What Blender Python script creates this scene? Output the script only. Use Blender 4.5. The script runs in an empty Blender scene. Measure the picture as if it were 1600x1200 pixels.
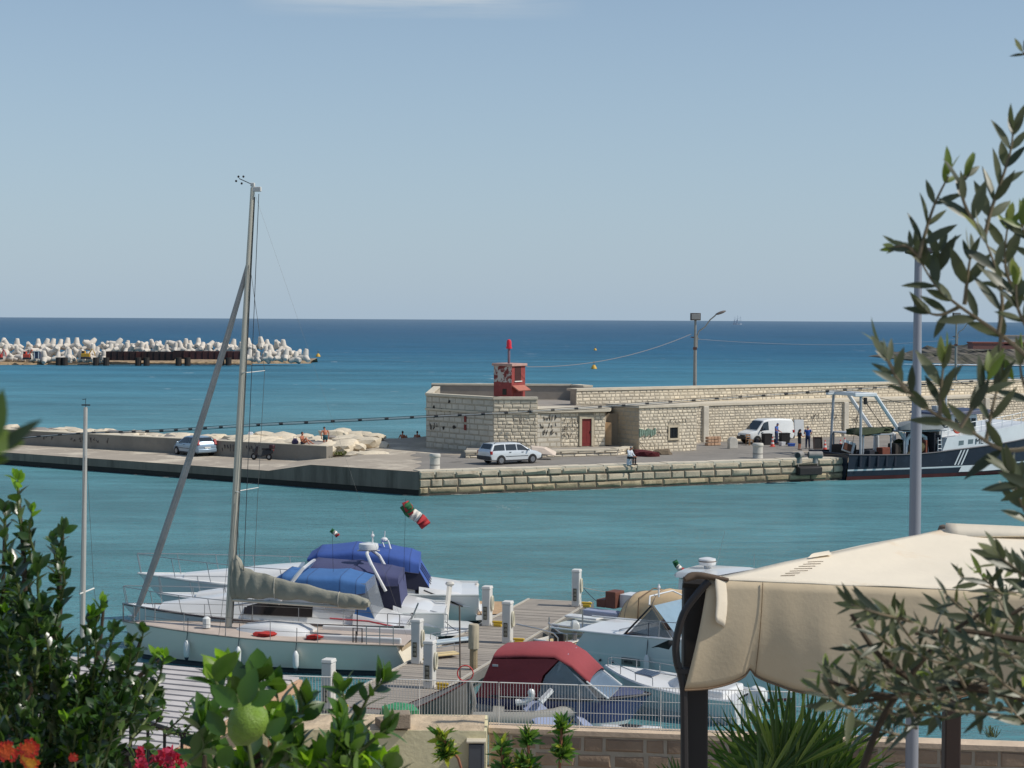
import bpy, bmesh, math, random
from mathutils import Vector, Matrix, noise
S=bpy.context.scene; COL=S.collection
R=math.radians
rnd=random.Random(7)
F=2800.0; H=11.3
PIT=math.atan(100.5/F); ROL=R(0.29)
_R0=Vector((1,0,0)); _U0=Vector((0,math.sin(PIT),math.cos(PIT))); FW=Vector((0,math.cos(PIT),-math.sin(PIT)))
RT=_R0*math.cos(ROL)+_U0*math.sin(ROL); UP=_U0*math.cos(ROL)-_R0*math.sin(ROL)
EYE=Vector((0,0,H))
def ray(px,py): return RT*((px-800)/F)+UP*((600-py)/F)+FW
def at(px,py,Y):                       # point of the place seen at that pixel, Y metres out
    d=ray(px,py); return EYE+d*(Y/d.y)
def on(px,py,z):                       # point of the place seen at that pixel, at height z
    d=ray(px,py); return EYE+d*((z-H)/d.z)
# ---------------------------------------------------------------- materials
def lin(c):
    out=[]
    for v in c:
        v/=255.0
        out.append(v/12.92 if v<=.04045 else ((v+.055)/1.055)**2.4)
    return out
MATS={}
def mat(name,col=(128,128,128),rough=.6,metal=0,var=.12,vs=3.0,bump=0,bs=25,spec=.5,island=0,stain=None,trans=0,alpha=1,emit=0,back=None,coat=0,stretch=None):
    if name in MATS: return MATS[name]
    m=bpy.data.materials.new(name); m.use_nodes=True; nt=m.node_tree; N=nt.nodes; L=nt.links
    b=N['Principled BSDF']; c=lin(col)
    b.inputs['Roughness'].default_value=rough; b.inputs['Metallic'].default_value=metal
    b.inputs['Specular IOR Level'].default_value=spec
    if trans: b.inputs['Transmission Weight'].default_value=trans
    if coat: b.inputs['Coat Weight'].default_value=coat; b.inputs['Coat Roughness'].default_value=.08
    b.inputs['Alpha'].default_value=alpha
    tc=N.new('ShaderNodeTexCoord'); src=tc.outputs['Object']
    if stretch:
        mp=N.new('ShaderNodeMapping'); mp.inputs['Scale'].default_value=stretch; L.new(src,mp.inputs['Vector']); src=mp.outputs['Vector']
    def rgb(k): 
        n=N.new('ShaderNodeRGB'); n.outputs[0].default_value=(*k,1); return n.outputs[0]
    cur=rgb(c)
    def mixc(f,a,bb,t='MIX'):
        mx=N.new('ShaderNodeMix'); mx.data_type='RGBA'; mx.blend_type=t
        if isinstance(f,(int,float)): mx.inputs[0].default_value=f
        else: L.new(f,mx.inputs[0])
        L.new(a,mx.inputs[6]); L.new(bb,mx.inputs[7]); return mx.outputs[2]
    def ramp(s,a,bv,lo=0,hi=1):
        r=N.new('ShaderNodeMapRange'); r.inputs[1].default_value=a; r.inputs[2].default_value=bv; r.inputs[3].default_value=lo; r.inputs[4].default_value=hi
        L.new(s,r.inputs[0]); return r.outputs[0]
    def nz(sc,det=4,rg=.6):
        n=N.new('ShaderNodeTexNoise'); n.inputs['Scale'].default_value=sc; n.inputs['Detail'].default_value=det; n.inputs['Roughness'].default_value=rg
        L.new(src,n.inputs['Vector']); return n.outputs['Fac']
    if back: 
        g=N.new('ShaderNodeNewGeometry'); cur=mixc(g.outputs['Backfacing'],cur,rgb(lin(back)))
    if island:
        g=N.new('ShaderNodeNewGeometry')
        cur=mixc(1.0,cur,mixc(g.outputs['Random Per Island'],rgb([1-island]*3),rgb([1+island*.75,1+island*.66,1+island*.5])),'MULTIPLY')
    if var:
        f=ramp(nz(vs),.3,.7); k=1-var
        cur=mixc(1.0,cur,mixc(f,rgb([k,k,k]),rgb([1+var*.5]*3)),'MULTIPLY')
    if stain:       # (colour, noise scale, threshold, softness)
        f=ramp(nz(stain[1],6,.7),stain[2],stain[2]+stain[3]); cur=mixc(f,cur,rgb(lin(stain[0])))
    L.new(cur,b.inputs['Base Color'])
    if emit: 
        L.new(cur,b.inputs['Emission Color']); b.inputs['Emission Strength'].default_value=emit
    if bump:
        bp=N.new('ShaderNodeBump'); bp.inputs['Strength'].default_value=bump; bp.inputs['Distance'].default_value=.05
        L.new(nz(bs,5),bp.inputs['Height']); L.new(bp.outputs['Normal'],b.inputs['Normal'])
    MATS[name]=m; return m
def leafmat(name,col,back,rough=.45,var=.3,tl=.35,spec=.5):
    m=mat(name,col,rough,0,0,1,0,1,spec,var,back=back)
    nt=m.node_tree; N=nt.nodes; L=nt.links; b=N['Principled BSDF']; o=N['Material Output']
    t=N.new('ShaderNodeBsdfTranslucent'); mx=N.new('ShaderNodeMixShader'); mx.inputs[0].default_value=tl
    lk=b.inputs['Base Color'].links[0].from_socket
    hs=N.new('ShaderNodeMix'); hs.data_type='RGBA'; hs.blend_type='MULTIPLY'; hs.inputs[0].default_value=1; L.new(lk,hs.inputs[6]); hs.inputs[7].default_value=(1.3,1.5,.5,1)
    L.new(hs.outputs[2],t.inputs['Color']); L.new(b.outputs[0],mx.inputs[1]); L.new(t.outputs[0],mx.inputs[2]); L.new(mx.outputs[0],o.inputs['Surface'])
    return m
def glassmat(name,col,rough=.06,alpha=.55):
    return mat(name,col,rough,0,0,alpha=alpha,spec=.7)
# ---------------------------------------------------------------- mesh builder
class MB:
    def __init__(s,M=None): s.v=[];s.f=[];s.m=[];s.M=M or Matrix()
    def add(s,vs,fs,mi=0):
        o=len(s.v); s.v+= [s.M@Vector(p) for p in vs]
        for f in fs: s.f.append([o+i for i in f]); s.m.append(mi)
    def box(s,c,d,rz=0,mi=0,rx=0,ry=0):
        m=Matrix.Translation(Vector(c))@Matrix.Rotation(rz,4,'Z')@Matrix.Rotation(ry,4,'Y')@Matrix.Rotation(rx,4,'X')
        h=[x/2 for x in d]
        vs=[m@Vector((x*h[0],y*h[1],z*h[2])) for x in(-1,1) for y in(-1,1) for z in(-1,1)]
        s.add(vs,[(0,1,3,2),(4,6,7,5),(0,4,5,1),(2,3,7,6),(0,2,6,4),(1,5,7,3)],mi)
    def hexa(s,b4,t4,mi=0):             # bottom 4, top 4 (same winding, counter-clockwise seen from above)
        s.add(list(b4)+list(t4),[(3,2,1,0),(4,5,6,7),(0,1,5,4),(1,2,6,5),(2,3,7,6),(3,0,4,7)],mi)
    def loft(s,rings,mi=0,caps=(1,1),closed=True):
        n=len(rings[0]); vs=[p for r in rings for p in r]; fs=[]
        for i in range(len(rings)-1):
            for j in range(n if closed else n-1):
                k=(j+1)%n; fs.append((i*n+j,i*n+k,(i+1)*n+k,(i+1)*n+j))
        if caps[0]: fs.append(tuple(range(n-1,-1,-1)))
        if caps[1]: fs.append(tuple((len(rings)-1)*n+j for j in range(n)))
        s.add(vs,fs,mi)
    def tube(s,pts,r,n=8,mi=0,flat=1,caps=(1,1)):
        pts=[Vector(p) for p in pts]; rs=r if isinstance(r,(list,tuple)) else [r]*len(pts)
        rings=[]; prev=None
        for i,p in enumerate(pts):
            t=(pts[min(i+1,len(pts)-1)]-pts[max(i-1,0)])
            if t.length<1e-9: t=Vector((0,0,1))
            t.normalize()
            if prev is None: a=t.orthogonal().normalized() if abs(t.z)>.95 else t.cross(Vector((0,0,1))).normalized()
            else: a=(prev-t*prev.dot(t)).normalized()
            prev=a; b=t.cross(a)
            rings.append([p+(a*math.cos(2*math.pi*k/n)+b*math.sin(2*math.pi*k/n)*flat)*rs[i] for k in range(n)])
        s.loft(rings,mi,caps)
    def ell(s,c,r,n=10,mi=0,m=None):
        c=Vector(c); r=Vector(r) if not isinstance(r,(int,float)) else Vector((r,r,r)); k=max(4,n//2)
        rings=[]
        for i in range(1,k):
            a=math.pi*i/k
            ring=[Vector((r.x*math.sin(a)*math.cos(2*math.pi*j/n),r.y*math.sin(a)*math.sin(2*math.pi*j/n),-r.z*math.cos(a))) for j in range(n)]
            rings.append([c+(m@p if m else p) for p in ring])
        s.loft(rings,mi,(0,0)); o=[]
        lo=Vector((0,0,-r.z)); hi=Vector((0,0,r.z))
        if m: lo=m@lo; hi=m@hi
        s.add(rings[0]+[c+lo],[(n,(j+1)%n,j) for j in range(n)],mi)
        s.add(rings[-1]+[c+hi],[(n,j,(j+1)%n) for j in range(n)],mi)
    def lathe(s,prof,c=(0,0,0),n=14,mi=0,caps=(1,1),m=None):
        c=Vector(c)
        s.loft([[c+((m@Vector((r*math.cos(2*math.pi*j/n),r*math.sin(2*math.pi*j/n),z))) if m else Vector((r*math.cos(2*math.pi*j/n),r*math.sin(2*math.pi*j/n),z))) for j in range(n)] for r,z in prof],mi,caps)
    def slab(s,poly,th,mi=0,nrm=None):  # thin plate from a 3-D polygon, thickened along its normal
        P=[Vector(p) for p in poly]
        n=nrm or (P[1]-P[0]).cross(P[2]-P[0]).normalized()
        k=len(P); vs=P+[p-n*th for p in P]
        fs=[tuple(range(k)),tuple(range(2*k-1,k-1,-1))]+[(i,k+i,k+(i+1)%k,(i+1)%k) for i in range(k)]
        s.add(vs,fs,mi)
    def build(s,name,mats,parent=None,smooth=35,bevel=0,sub=0):
        me=bpy.data.meshes.new(name); me.from_pydata(s.v,[],s.f)
        if not isinstance(mats,(list,tuple)): mats=[mats]
        for m in mats: me.materials.append(m)
        me.polygons.foreach_set('material_index',s.m); me.update()
        if smooth:
            me.shade_smooth(); me.set_sharp_from_angle(angle=R(smooth))
        o=bpy.data.objects.new(name,me); COL.objects.link(o)
        if parent: o.parent=parent
        if bevel:
            b=o.modifiers.new('Bevel','BEVEL'); b.width=bevel; b.segments=2; b.limit_method='ANGLE'; b.angle_limit=R(40)
        if sub:
            b=o.modifiers.new('Subdivision','SUBSURF'); b.levels=sub; b.render_levels=sub
        return o
def tag(o,label=None,cat=None,group=None,kind=None):
    if label: o['label']=label
    if cat: o['category']=cat
    if group: o['group']=group
    if kind: o['kind']=kind
    return o
def thing(name,label,cat,loc=(0,0,0),rz=0,group=None):
    o=bpy.data.objects.new(name,None); COL.objects.link(o); o.location=loc; o.rotation_euler=(0,0,rz); o.empty_display_size=.3
    return tag(o,label,cat,group)
def dup(root,loc,rz=None,label=None,scale=None):
    r=root.copy(); COL.objects.link(r); r.location=loc
    if rz is not None: r.rotation_euler=(0,0,rz)
    if label: r['label']=label
    if scale: r.scale=scale
    for ch in list(root.children):
        c=ch.copy(); COL.objects.link(c); c.parent=r
        for g in list(ch.children):
            d=g.copy(); COL.objects.link(d); d.parent=c
    return r
def V2(p): return Vector((p[0],p[1]))
def lerp(a,b,t): return a+(b-a)*t
def stone_wall(mb,p0,p1,z0,z1,ch=.24,bl=.42,bulge=.05,gap=.010,mi=0,rg=None,holes=()):
    """courses of individually bulging blocks standing proud of the plane p0-p1 (outside is to the right of p0->p1)"""
    rg=rg or rnd; p0=V2(p0);p1=V2(p1); d=p1-p0; Ln=d.length; d/=Ln; n=Vector((d.y,-d.x))
    nc=max(1,round((z1-z0)/ch)); zs=[z0+(z1-z0)*i/nc for i in range(nc+1)]
    def P(u,z,o): 
        q=p0+d*u+n*o; return (q.x,q.y,z)
    for i in range(nc):
        a,b=zs[i]+gap,zs[i+1]-gap; u=0
        while u<Ln-.02:
            w=bl*rg.uniform(.65,1.5)
            if i%2==0 and u==0: w*=.55
            e=min(Ln,u+w)
            if Ln-e<bl*.35: e=Ln
            l,r=u+gap,e-gap; u=e
            if any(l<h1 and r>h0 and a<hz1 and b>hz0 for h0,h1,hz0,hz1 in holes):
                cuts=[]
                for h0,h1,hz0,hz1 in holes:
                    if l<h1 and r>h0 and a<hz1 and b>hz0:
                        if l<h0-.06: cuts.append((l,h0))
                        if r>h1+.06: cuts.append((h1,r))
            else: cuts=[(l,r)]
            for l,r in cuts:
                k=bulge*rg.uniform(.45,1.2); ins=min(.28*(b-a),.06*(r-l)+.02); ja=rg.uniform(-.01,.01)
                i2=ins*rg.uniform(.6,1.5)
                fr=[P(l+ins,a+i2,k*rg.uniform(.6,1)),P(r-ins,a+ins,k*rg.uniform(.6,1)),P(r-i2,b-ins,k*rg.uniform(.6,1)),P(l+ins,b-i2,k*rg.uniform(.6,1))]
                bk=[P(l,a,-.02),P(r,a,-.02),P(r,b,-.02),P(l,b,-.02)]
                c=P((l+r)/2+rg.uniform(-.1,.1)*(r-l),(a+b)/2,k*rg.uniform(.9,1.2))
                mb.add(bk+fr+[c],[(0,1,5,4),(1,2,6,5),(2,3,7,6),(3,0,4,7),(4,5,8),(5,6,8),(6,7,8),(7,4,8)],mi)
def wall_body(mb,pts,th,z0,z1,mi=0):
    """solid wall along pts with its outer face on pts and thickness to the left"""
    P=[V2(p) for p in pts]; inn=[]
    for i,p in enumerate(P):
        a=P[max(i-1,0)]; b=P[min(i+1,len(P)-1)]; d=(b-a).normalized(); inn.append(p+Vector((-d.y,d.x))*th)
    for i in range(len(P)-1):
        q=[P[i],P[i+1],inn[i+1],inn[i]]
        mb.hexa([(p.x,p.y,z0) for p in q],[(p.x,p.y,z1) for p in q],mi)
def prism(mb,poly,z0,z1,mi=0):
    k=len(poly); vs=[(p[0],p[1],z0) for p in poly]+[(p[0],p[1],z1) for p in poly]
    mb.add(vs,[tuple(range(k-1,-1,-1)),tuple(range(k,2*k))]+[(i,(i+1)%k,k+(i+1)%k,k+i) for i in range(k)],mi)
def scribble(mb,p0,p1,z,h,n,rg,w=.035,off=.10,mi=0):
    """hand-written spray strokes lying on a wall face"""
    p0=V2(p0);p1=V2(p1); d=(p1-p0); Ln=d.length; d/=Ln; nn=Vector((d.y,-d.x)); u=0
    cw=Ln/n
    for i in range(n):
        if rg.random()<.12: continue
        k=rg.randint(3,5); pts=[]
        for j in range(k):
            uu=(i+.1+.8*rg.random())*cw; zz=z+h*rg.choice((0,.5,1))*rg.uniform(.8,1.05)
            q=p0+d*uu+nn*off; pts.append((q.x,q.y,zz))
        mb.tube(pts,w*.5,4,mi)
# ---------------------------------------------------------------- camera, light, sky
cd=bpy.data.cameras.new('camera'); co=bpy.data.objects.new('camera',cd); COL.objects.link(co)
cd.sensor_width=36; cd.lens=36*F/1600; cd.clip_start=.1; cd.clip_end=200000
co.matrix_world=Matrix(((RT.x,UP.x,-FW.x,EYE.x),(RT.y,UP.y,-FW.y,EYE.y),(RT.z,UP.z,-FW.z,EYE.z),(0,0,0,1)))
cd.dof.use_dof=True; cd.dof.focus_distance=75; cd.dof.aperture_fstop=20
S.camera=co
SAZ=R(102); SEL=R(46)
sv=Vector((math.sin(SAZ)*math.cos(SEL),math.cos(SAZ)*math.cos(SEL),math.sin(SEL)))
sl=bpy.data.lights.new('sun','SUN'); sl.energy=3.6; sl.angle=R(.5); sl.color=(1,.94,.85)
so=bpy.data.objects.new('sun',sl); COL.objects.link(so); so.rotation_euler=sv.to_track_quat('Z','Y').to_euler()
W=bpy.data.worlds.new('World'); S.world=W; W.use_nodes=True
nt=W.node_tree; N=nt.nodes; L=nt.links; bg=N['Background']
sky=N.new('ShaderNodeTexSky'); sky.sky_type='NISHITA'; sky.sun_disc=False; sky.sun_elevation=SEL; sky.sun_rotation=SAZ
sky.altitude=0; sky.air_density=1.0; sky.dust_density=.6; sky.ozone_density=1.7
bg.inputs['Strength'].default_value=.104
# thin high cloud streaks, in the sky itself
tc=N.new('ShaderNodeTexCoord'); mp=N.new('ShaderNodeMapping'); mp.inputs['Scale'].default_value=(3.0,3.0,46.0); mp.inputs['Rotation'].default_value=(0,R(-3),0)
L.new(tc.outputs['Generated'],mp.inputs['Vector'])
nn=N.new('ShaderNodeTexNoise'); nn.inputs['Scale'].default_value=2.2; nn.inputs['Detail'].default_value=6; nn.inputs['Roughness'].default_value=.6
L.new(mp.outputs['Vector'],nn.inputs['Vector'])
sp=N.new('ShaderNodeSeparateXYZ'); L.new(tc.outputs['Generated'],sp.inputs[0])
def mr(sock,a,b,lo=0,hi=1):
    r=N.new('ShaderNodeMapRange'); r.inputs[1].default_value=a;r.inputs[2].default_value=b;r.inputs[3].default_value=lo;r.inputs[4].default_value=hi; L.new(sock,r.inputs[0]); return r.outputs[0]
def mul(a,b):
    m=N.new('ShaderNodeMath'); m.operation='MULTIPLY'; L.new(a,m.inputs[0]); L.new(b,m.inputs[1]); return m.outputs[0]
CLOUD=(sp,nn)
cf=mul(mul(mr(nn.outputs['Fac'],.36,.60),mr(sp.outputs[2],.163,.176)),mul(mr(sp.outputs[0],-.15,-.09),mr(sp.outputs[0],.04,-.02)))
mxs=N.new('ShaderNodeMix'); mxs.data_type='RGBA'; L.new(cf,mxs.inputs[0]); L.new(sky.outputs[0],mxs.inputs[6]); mxs.inputs[7].default_value=(6.0,6.3,6.4,1)
# marine haze greys the sky towards the horizon
hz=N.new('ShaderNodeMix'); hz.data_type='RGBA'; L.new(mr(sp.outputs[2],0.0,.24,.82,.16),hz.inputs[0]); L.new(mxs.outputs[2],hz.inputs[6]); hz.inputs[7].default_value=(3.6,4.85,6.25,1)
L.new(hz.outputs[2],bg.inputs['Color'])
S.view_settings.view_transform='Standard'; S.view_settings.look='None'; S.view_settings.exposure=0; S.view_settings.gamma=1
S.cycles.max_bounces=6; S.cycles.transparent_max_bounces=12; S.cycles.use_denoising=True
S.cycles.caustics_reflective=False; S.cycles.caustics_refractive=False
# ================================================================ WATER
wm=bpy.data.materials.new('sea_water'); wm.use_nodes=True; nt=wm.node_tree; N=nt.nodes; L=nt.links; b=N['Principled BSDF']
tc=N.new('ShaderNodeTexCoord'); sp=N.new('ShaderNodeSeparateXYZ'); L.new(tc.outputs['Object'],sp.inputs[0])
def nz(scale,vec=(1,1,1),det=3,rg=.55):
    m=N.new('ShaderNodeMapping'); m.inputs['Scale'].default_value=vec; L.new(tc.outputs['Object'],m.inputs['Vector'])
    n=N.new('ShaderNodeTexNoise'); n.inputs['Scale'].default_value=scale; n.inputs['Detail'].default_value=det; n.inputs['Roughness'].default_value=rg
    L.new(m.outputs['Vector'],n.inputs['Vector']); return n.outputs['Fac']
def mth(op,a,bb):
    m=N.new('ShaderNodeMath'); m.operation=op
    for i,x in enumerate((a,bb)):
        if isinstance(x,(int,float)): m.inputs[i].default_value=x
        else: L.new(x,m.inputs[i])
    return m.outputs[0]
def mrg(s,a,c,lo=0,hi=1):
    r=N.new('ShaderNodeMapRange'); r.inputs[1].default_value=a;r.inputs[2].default_value=c;r.inputs[3].default_value=lo;r.inputs[4].default_value=hi; L.new(s,r.inputs[0]); return r.outputs[0]
# bottom depth: shallow harbour, sandy bay, then open sea; measured along the shore normal, broken by patches
dist=mth('ADD',sp.outputs[1],mth('MULTIPLY',mth('SUBTRACT',nz(.012,(1,.35,1),4),.5),150))
lg=mth('LOGARITHM',mth('MAXIMUM',dist,10),10.0)
cr=N.new('ShaderNodeValToRGB'); L.new(mrg(lg,1.6,4.0),cr.inputs[0])
e=cr.color_ramp.elements
def stop(x,c,el=None):
    q=el or e.new(x); q.position=x; q.color=(*lin(c),1)
stop(0.0,(90,140,146),e[0]); stop(1.0,(84,114,138),e[1])
stop(.20,(90,140,147)); stop(.29,(86,138,150)); stop(.40,(66,122,144)); stop(.50,(46,100,130)); stop(.66,(54,96,126)); 
# streaks of wind and weed, plus ripple light and dark painted into the colour
st=mth('MULTIPLY',mrg(nz(.05,(.25,1,1),5,.65),.35,.7,.74,1.14),mrg(nz(.45,(.35,1,1),5,.75),.3,.7,.76,1.2))
mx=N.new('ShaderNodeMix'); mx.data_type='RGBA'; mx.blend_type='MULTIPLY'; mx.inputs[0].default_value=1; L.new(cr.outputs[0],mx.inputs[6]); L.new(st,mx.inputs[7])
# whitecaps on the open sea
wc=mth('MULTIPLY',mrg(nz(.22,(.45,1,1),3,.6),.70,.73),mrg(sp.outputs[1],190,320))
mw=N.new('ShaderNodeMix'); mw.data_type='RGBA'; L.new(wc,mw.inputs[0]); L.new(mx.outputs[2],mw.inputs[6]); mw.inputs[7].default_value=(.7,.75,.78,1)
L.new(mw.outputs[2],b.inputs['Base Color'])
b.inputs['Specular IOR Level'].default_value=0; b.inputs['Roughness'].default_value=1
h=mth('ADD',mth('MULTIPLY',nz(.55,(.55,1,1),4,.6),1.0),mth('MULTIPLY',nz(2.6,(.6,1,1),3,.6),.35))
bp=N.new('ShaderNodeBump'); bp.inputs['Strength'].default_value=1.0; bp.inputs['Distance'].default_value=.6; L.new(h,bp.inputs['Height']); 
fr=N.new('ShaderNodeFresnel'); fr.inputs['IOR'].default_value=1.33; L.new(bp.outputs['Normal'],fr.inputs['Normal'])
gl=N.new('ShaderNodeBsdfGlossy'); L.new(mrg(lg,1.8,2.4,.10,.34),gl.inputs['Roughness']); L.new(bp.outputs['Normal'],gl.inputs['Normal'])
ms_=N.new('ShaderNodeMixShader'); L.new(mth('MULTIPLY',fr.outputs[0],mrg(lg,1.75,2.5,.80,.24)),ms_.inputs[0]); L.new(b.outputs[0],ms_.inputs[1]); L.new(gl.outputs[0],ms_.inputs[2]); L.new(ms_.outputs[0],N['Material Output'].inputs['Surface'])
mb=MB(); mb.add([(-60000,-400,0),(60000,-400,0),(60000,90000,0),(-60000,90000,0)],[(0,1,2,3)])
tag(mb.build('water',wm,smooth=0),kind='structure')
# ================================================================ MATERIALS OF THE SETTING
stone=mat('limestone',(222,211,190),.85,0,.16,1.6,.5,14,.2,.2,stain=((112,98,76),1.1,.60,.25))
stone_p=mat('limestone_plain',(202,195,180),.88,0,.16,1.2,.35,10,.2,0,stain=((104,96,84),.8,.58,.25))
mortar=mat('mortar',(174,164,146),.95,0,.2,3)
coping=mat('coping_stone',(206,196,176),.85,0,.12,1.5,.3,12,.2)
concrete=mat('concrete',(158,152,142),.9,0,.16,.9,.3,9,.2,stain=((104,100,92),.7,.6,.22))
asphalt=mat('asphalt',(138,133,126),.92,0,.16,.30,.25,22,.2,stain=((98,94,90),.35,.56,.12))
quayblk=mat('quay_block',(190,178,156),.85,0,.2,1.3,.6,9,.25,.2,stain=((128,112,92),.9,.55,.25))
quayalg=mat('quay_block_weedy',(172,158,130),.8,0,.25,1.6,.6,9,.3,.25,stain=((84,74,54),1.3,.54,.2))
weed=mat('weed_and_shade_line',(34,31,24),.7,0,.3,2,.5,12)  # dark weed, with the shadow along the left quay foot painted in
spray=mat('spray_paint',(38,38,42),.8,0,0)
# ================================================================ QUAY
ZR,ZL=1.55,.95
W0=on(0,725.5,0); W1=on(655,775,0); WE=on(1320,749.5,0)
dl=(V2(W1)-V2(W0)).normalized(); dr=(V2(WE)-V2(W1)).normalized()
def ul(px):                             # point of the left quay edge seen at that pixel column
    best=None
    r=ray(px,740); k=r.x/r.y; p=V2(W1); t=(k*p.y-p.x)/(dl.x-k*dl.y); return p+dl*t
def ur(px):
    r=ray(px,760); k=r.x/r.y; p=V2(W1); t=(k*p.y-p.x)/(dr.x-k*dr.y); return p+dr*t
LW0=on(40,695,ZL); LW1=on(510,722,ZL); dlw=(V2(LW1)-V2(LW0)).normalized(); nlw=Vector((-dlw.y,dlw.x))
def lwp(px):
    r=ray(px,710); k=r.x/r.y; p=V2(LW1); t=(k*p.y-p.x)/(dlw.x-k*dlw.y); return p+dlw*t
# main harbour wall line
MW0=on(1100,691,ZR); MW1=on(1320,681.5,ZR); dmw=(V2(MW1)-V2(MW0)).normalized(); nmw=Vector((-dmw.y,dmw.x))
st=[]   # (front point, back point, z front, z back)
for px in (-420,-120,0,120,240,340,420): st.append((ul(px),lwp(px)+nlw*6.0,ZL,ZL))
st.append((ul(452),lwp(452)+nlw*6.5,1.25,1.1)); st.append((ul(486),lwp(500)+nlw*7.5,ZR,1.3))
st.append((ul(560),V2(on(575,685,1.45)),ZR,1.45)); st.append((ul(610),V2(on(625,685,1.5)),ZR,1.5))
st.append((V2(W1),V2(on(668,685,ZR))+Vector((0,3)),ZR,ZR))
nbk=Vector((-dr.y,dr.x))
mb=MB(); vs=[];fs=[]
for i,(a,b_,za,zb) in enumerate(st):
    for k in range(9):
        t=k/8; q=a.lerp(b_,t); vs.append((q.x,q.y,lerp(za,zb,t)))
for i in range(len(st)-1):
    for k in range(8): fs.append((i*9+k,(i+1)*9+k,(i+1)*9+k+1,i*9+k+1))
n9=len(vs)
# seaward slope under the back edge
for i,(a,b_,za,zb) in enumerate(st):
    o=(b_-a).normalized()*3; vs.append((b_.x+o.x,b_.y+o.y,-1.5))
for i in range(len(st)-1): fs.append((i*9+8,(i+1)*9+8,n9+i+1,n9+i))
mb.add(vs,fs)
bk=[V2(on(900,690,ZR))+Vector((0,14)),ur(1100)+(V2(MW0)-ur(1100))+nmw*9,V2(MW0)+dmw*80+nmw*9]
rp=[V2(W1)]+[ur(px) for px in (760,900,1100,1326)]+[ur(1326)+nbk*5.9,ur(2300)+nbk*5.9]+bk[::-1]+[st[-1][1]]
mb.add([(p.x,p.y,ZR) for p in rp],[tuple(range(len(rp)))])
pale=mat('dusty_pavement',(166,156,142),.93,0,.10,.4,.3,16,.15,stain=((198,188,170),.3,.50,.12))
tag(mb.build('pavement',[pale],smooth=0),kind='structure')
# asphalt carriageway along the right quay, a sheet just above the paving
mb=MB(); rj=random.Random(9)
A=[ur(px)+nbk*1.15 for px in (668,740,850,960,1040,1100,1320)]+[ur(1320)+nbk*7.1,ur(2300)+nbk*7.1]
B=[V2(MW0)+dmw*80-nmw*.1,V2(MW0)-nmw*.1]+[V2(on(px,py,ZR)) for px,py in ((1040,708),(960,712),(840,714),(720,712),(650,707))]
edge=[B[-1].lerp(A[0],i/14)+Vector((rj.uniform(-.5,.5),rj.uniform(-.3,.3))) for i in range(1,14)]
P=A+B+edge; mb.add([(p.x,p.y,ZR+.006) for p in P],[tuple(range(len(P)))])
tag(mb.build('road',[asphalt],smooth=0),kind='structure')
# quay facings
mb=MB(); rg=random.Random(3)
q0=V2(W1); q1=ur(1326)
wall_body(mb,[q0,q1],1.0,-1.2,ZR-.02,5)
for k,(z0,z1,bl) in enumerate(((.10,.54,1.35),(.54,1.06,1.25),(1.08,1.57,1.6))):
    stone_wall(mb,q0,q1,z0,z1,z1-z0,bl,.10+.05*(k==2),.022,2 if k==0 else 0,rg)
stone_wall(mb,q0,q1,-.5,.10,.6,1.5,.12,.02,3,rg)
# coping slabs of the quay edge (top faces)
u=0; Ln=(q1-q0).length; nn_=Vector((dr.y,-dr.x))
while u<Ln:
    w=rg.uniform(1.0,2.2); a=q0+dr*(u+.02); c=q0+dr*(min(Ln,u+w)-.02); dz=rg.uniform(.0,.035)
    P4=[a+nn_*.02,c+nn_*.02,c-nn_*1.1,a-nn_*1.1]; mb.hexa([(p.x,p.y,ZR-.2) for p in P4],[(p.x,p.y,ZR+.03+dz) for p in P4],4); u+=w
wall_body(mb,[q1,q1+nbk*5.9],.8,-1.2,ZR-.02,1); wall_body(mb,[q1+nbk*5.9,ur(2300)+nbk*5.9],.8,-1.2,ZR-.01,1)
stone_wall(mb,q1,q1+nbk*5.9,-.05,ZR,.5,1.3,.1,.02,0,rg)
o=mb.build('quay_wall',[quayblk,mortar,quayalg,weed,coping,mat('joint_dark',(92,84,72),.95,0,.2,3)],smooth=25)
tag(o,'quay wall of three courses of big rounded limestone blocks, sunlit, facing the harbour','quay wall')
mb=MB()
pts=[ul(-420),ul(0),ul(240),ul(420),ul(452),ul(486),ul(560),V2(W1)]
ztop=[ZL,ZL,ZL,ZL,1.25,ZR,ZR,ZR]
n_l=Vector((dl.y,-dl.x))
for i in range(len(pts)-1):
    a,c=pts[i],pts[i+1]; ia,ic=a-n_l*.8,c-n_l*.8
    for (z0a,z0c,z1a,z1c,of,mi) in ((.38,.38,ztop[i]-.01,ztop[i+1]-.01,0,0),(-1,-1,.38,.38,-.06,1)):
        A_,C_=a+n_l*of,c+n_l*of
        mb.hexa([(A_.x,A_.y,z0a),(C_.x,C_.y,z0c),(ic.x,ic.y,z0c),(ia.x,ia.y,z0a)],[(A_.x,A_.y,z1a),(C_.x,C_.y,z1c),(ic.x,ic.y,z1c),(ia.x,ia.y,z1a)],mi)
qc=mat('quay_concrete',(134,122,110),.9,0,.2,.8,.4,6,.2,stain=((72,66,58),.9,.5,.3),stretch=(.9,.9,.10))
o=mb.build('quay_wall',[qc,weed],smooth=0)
tag(o,'shaded grey concrete quay wall with dark weed-and-painted-shade foot, left of the stone corner','quay wall')
mb=MB(); rf=random.Random(31)
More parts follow.
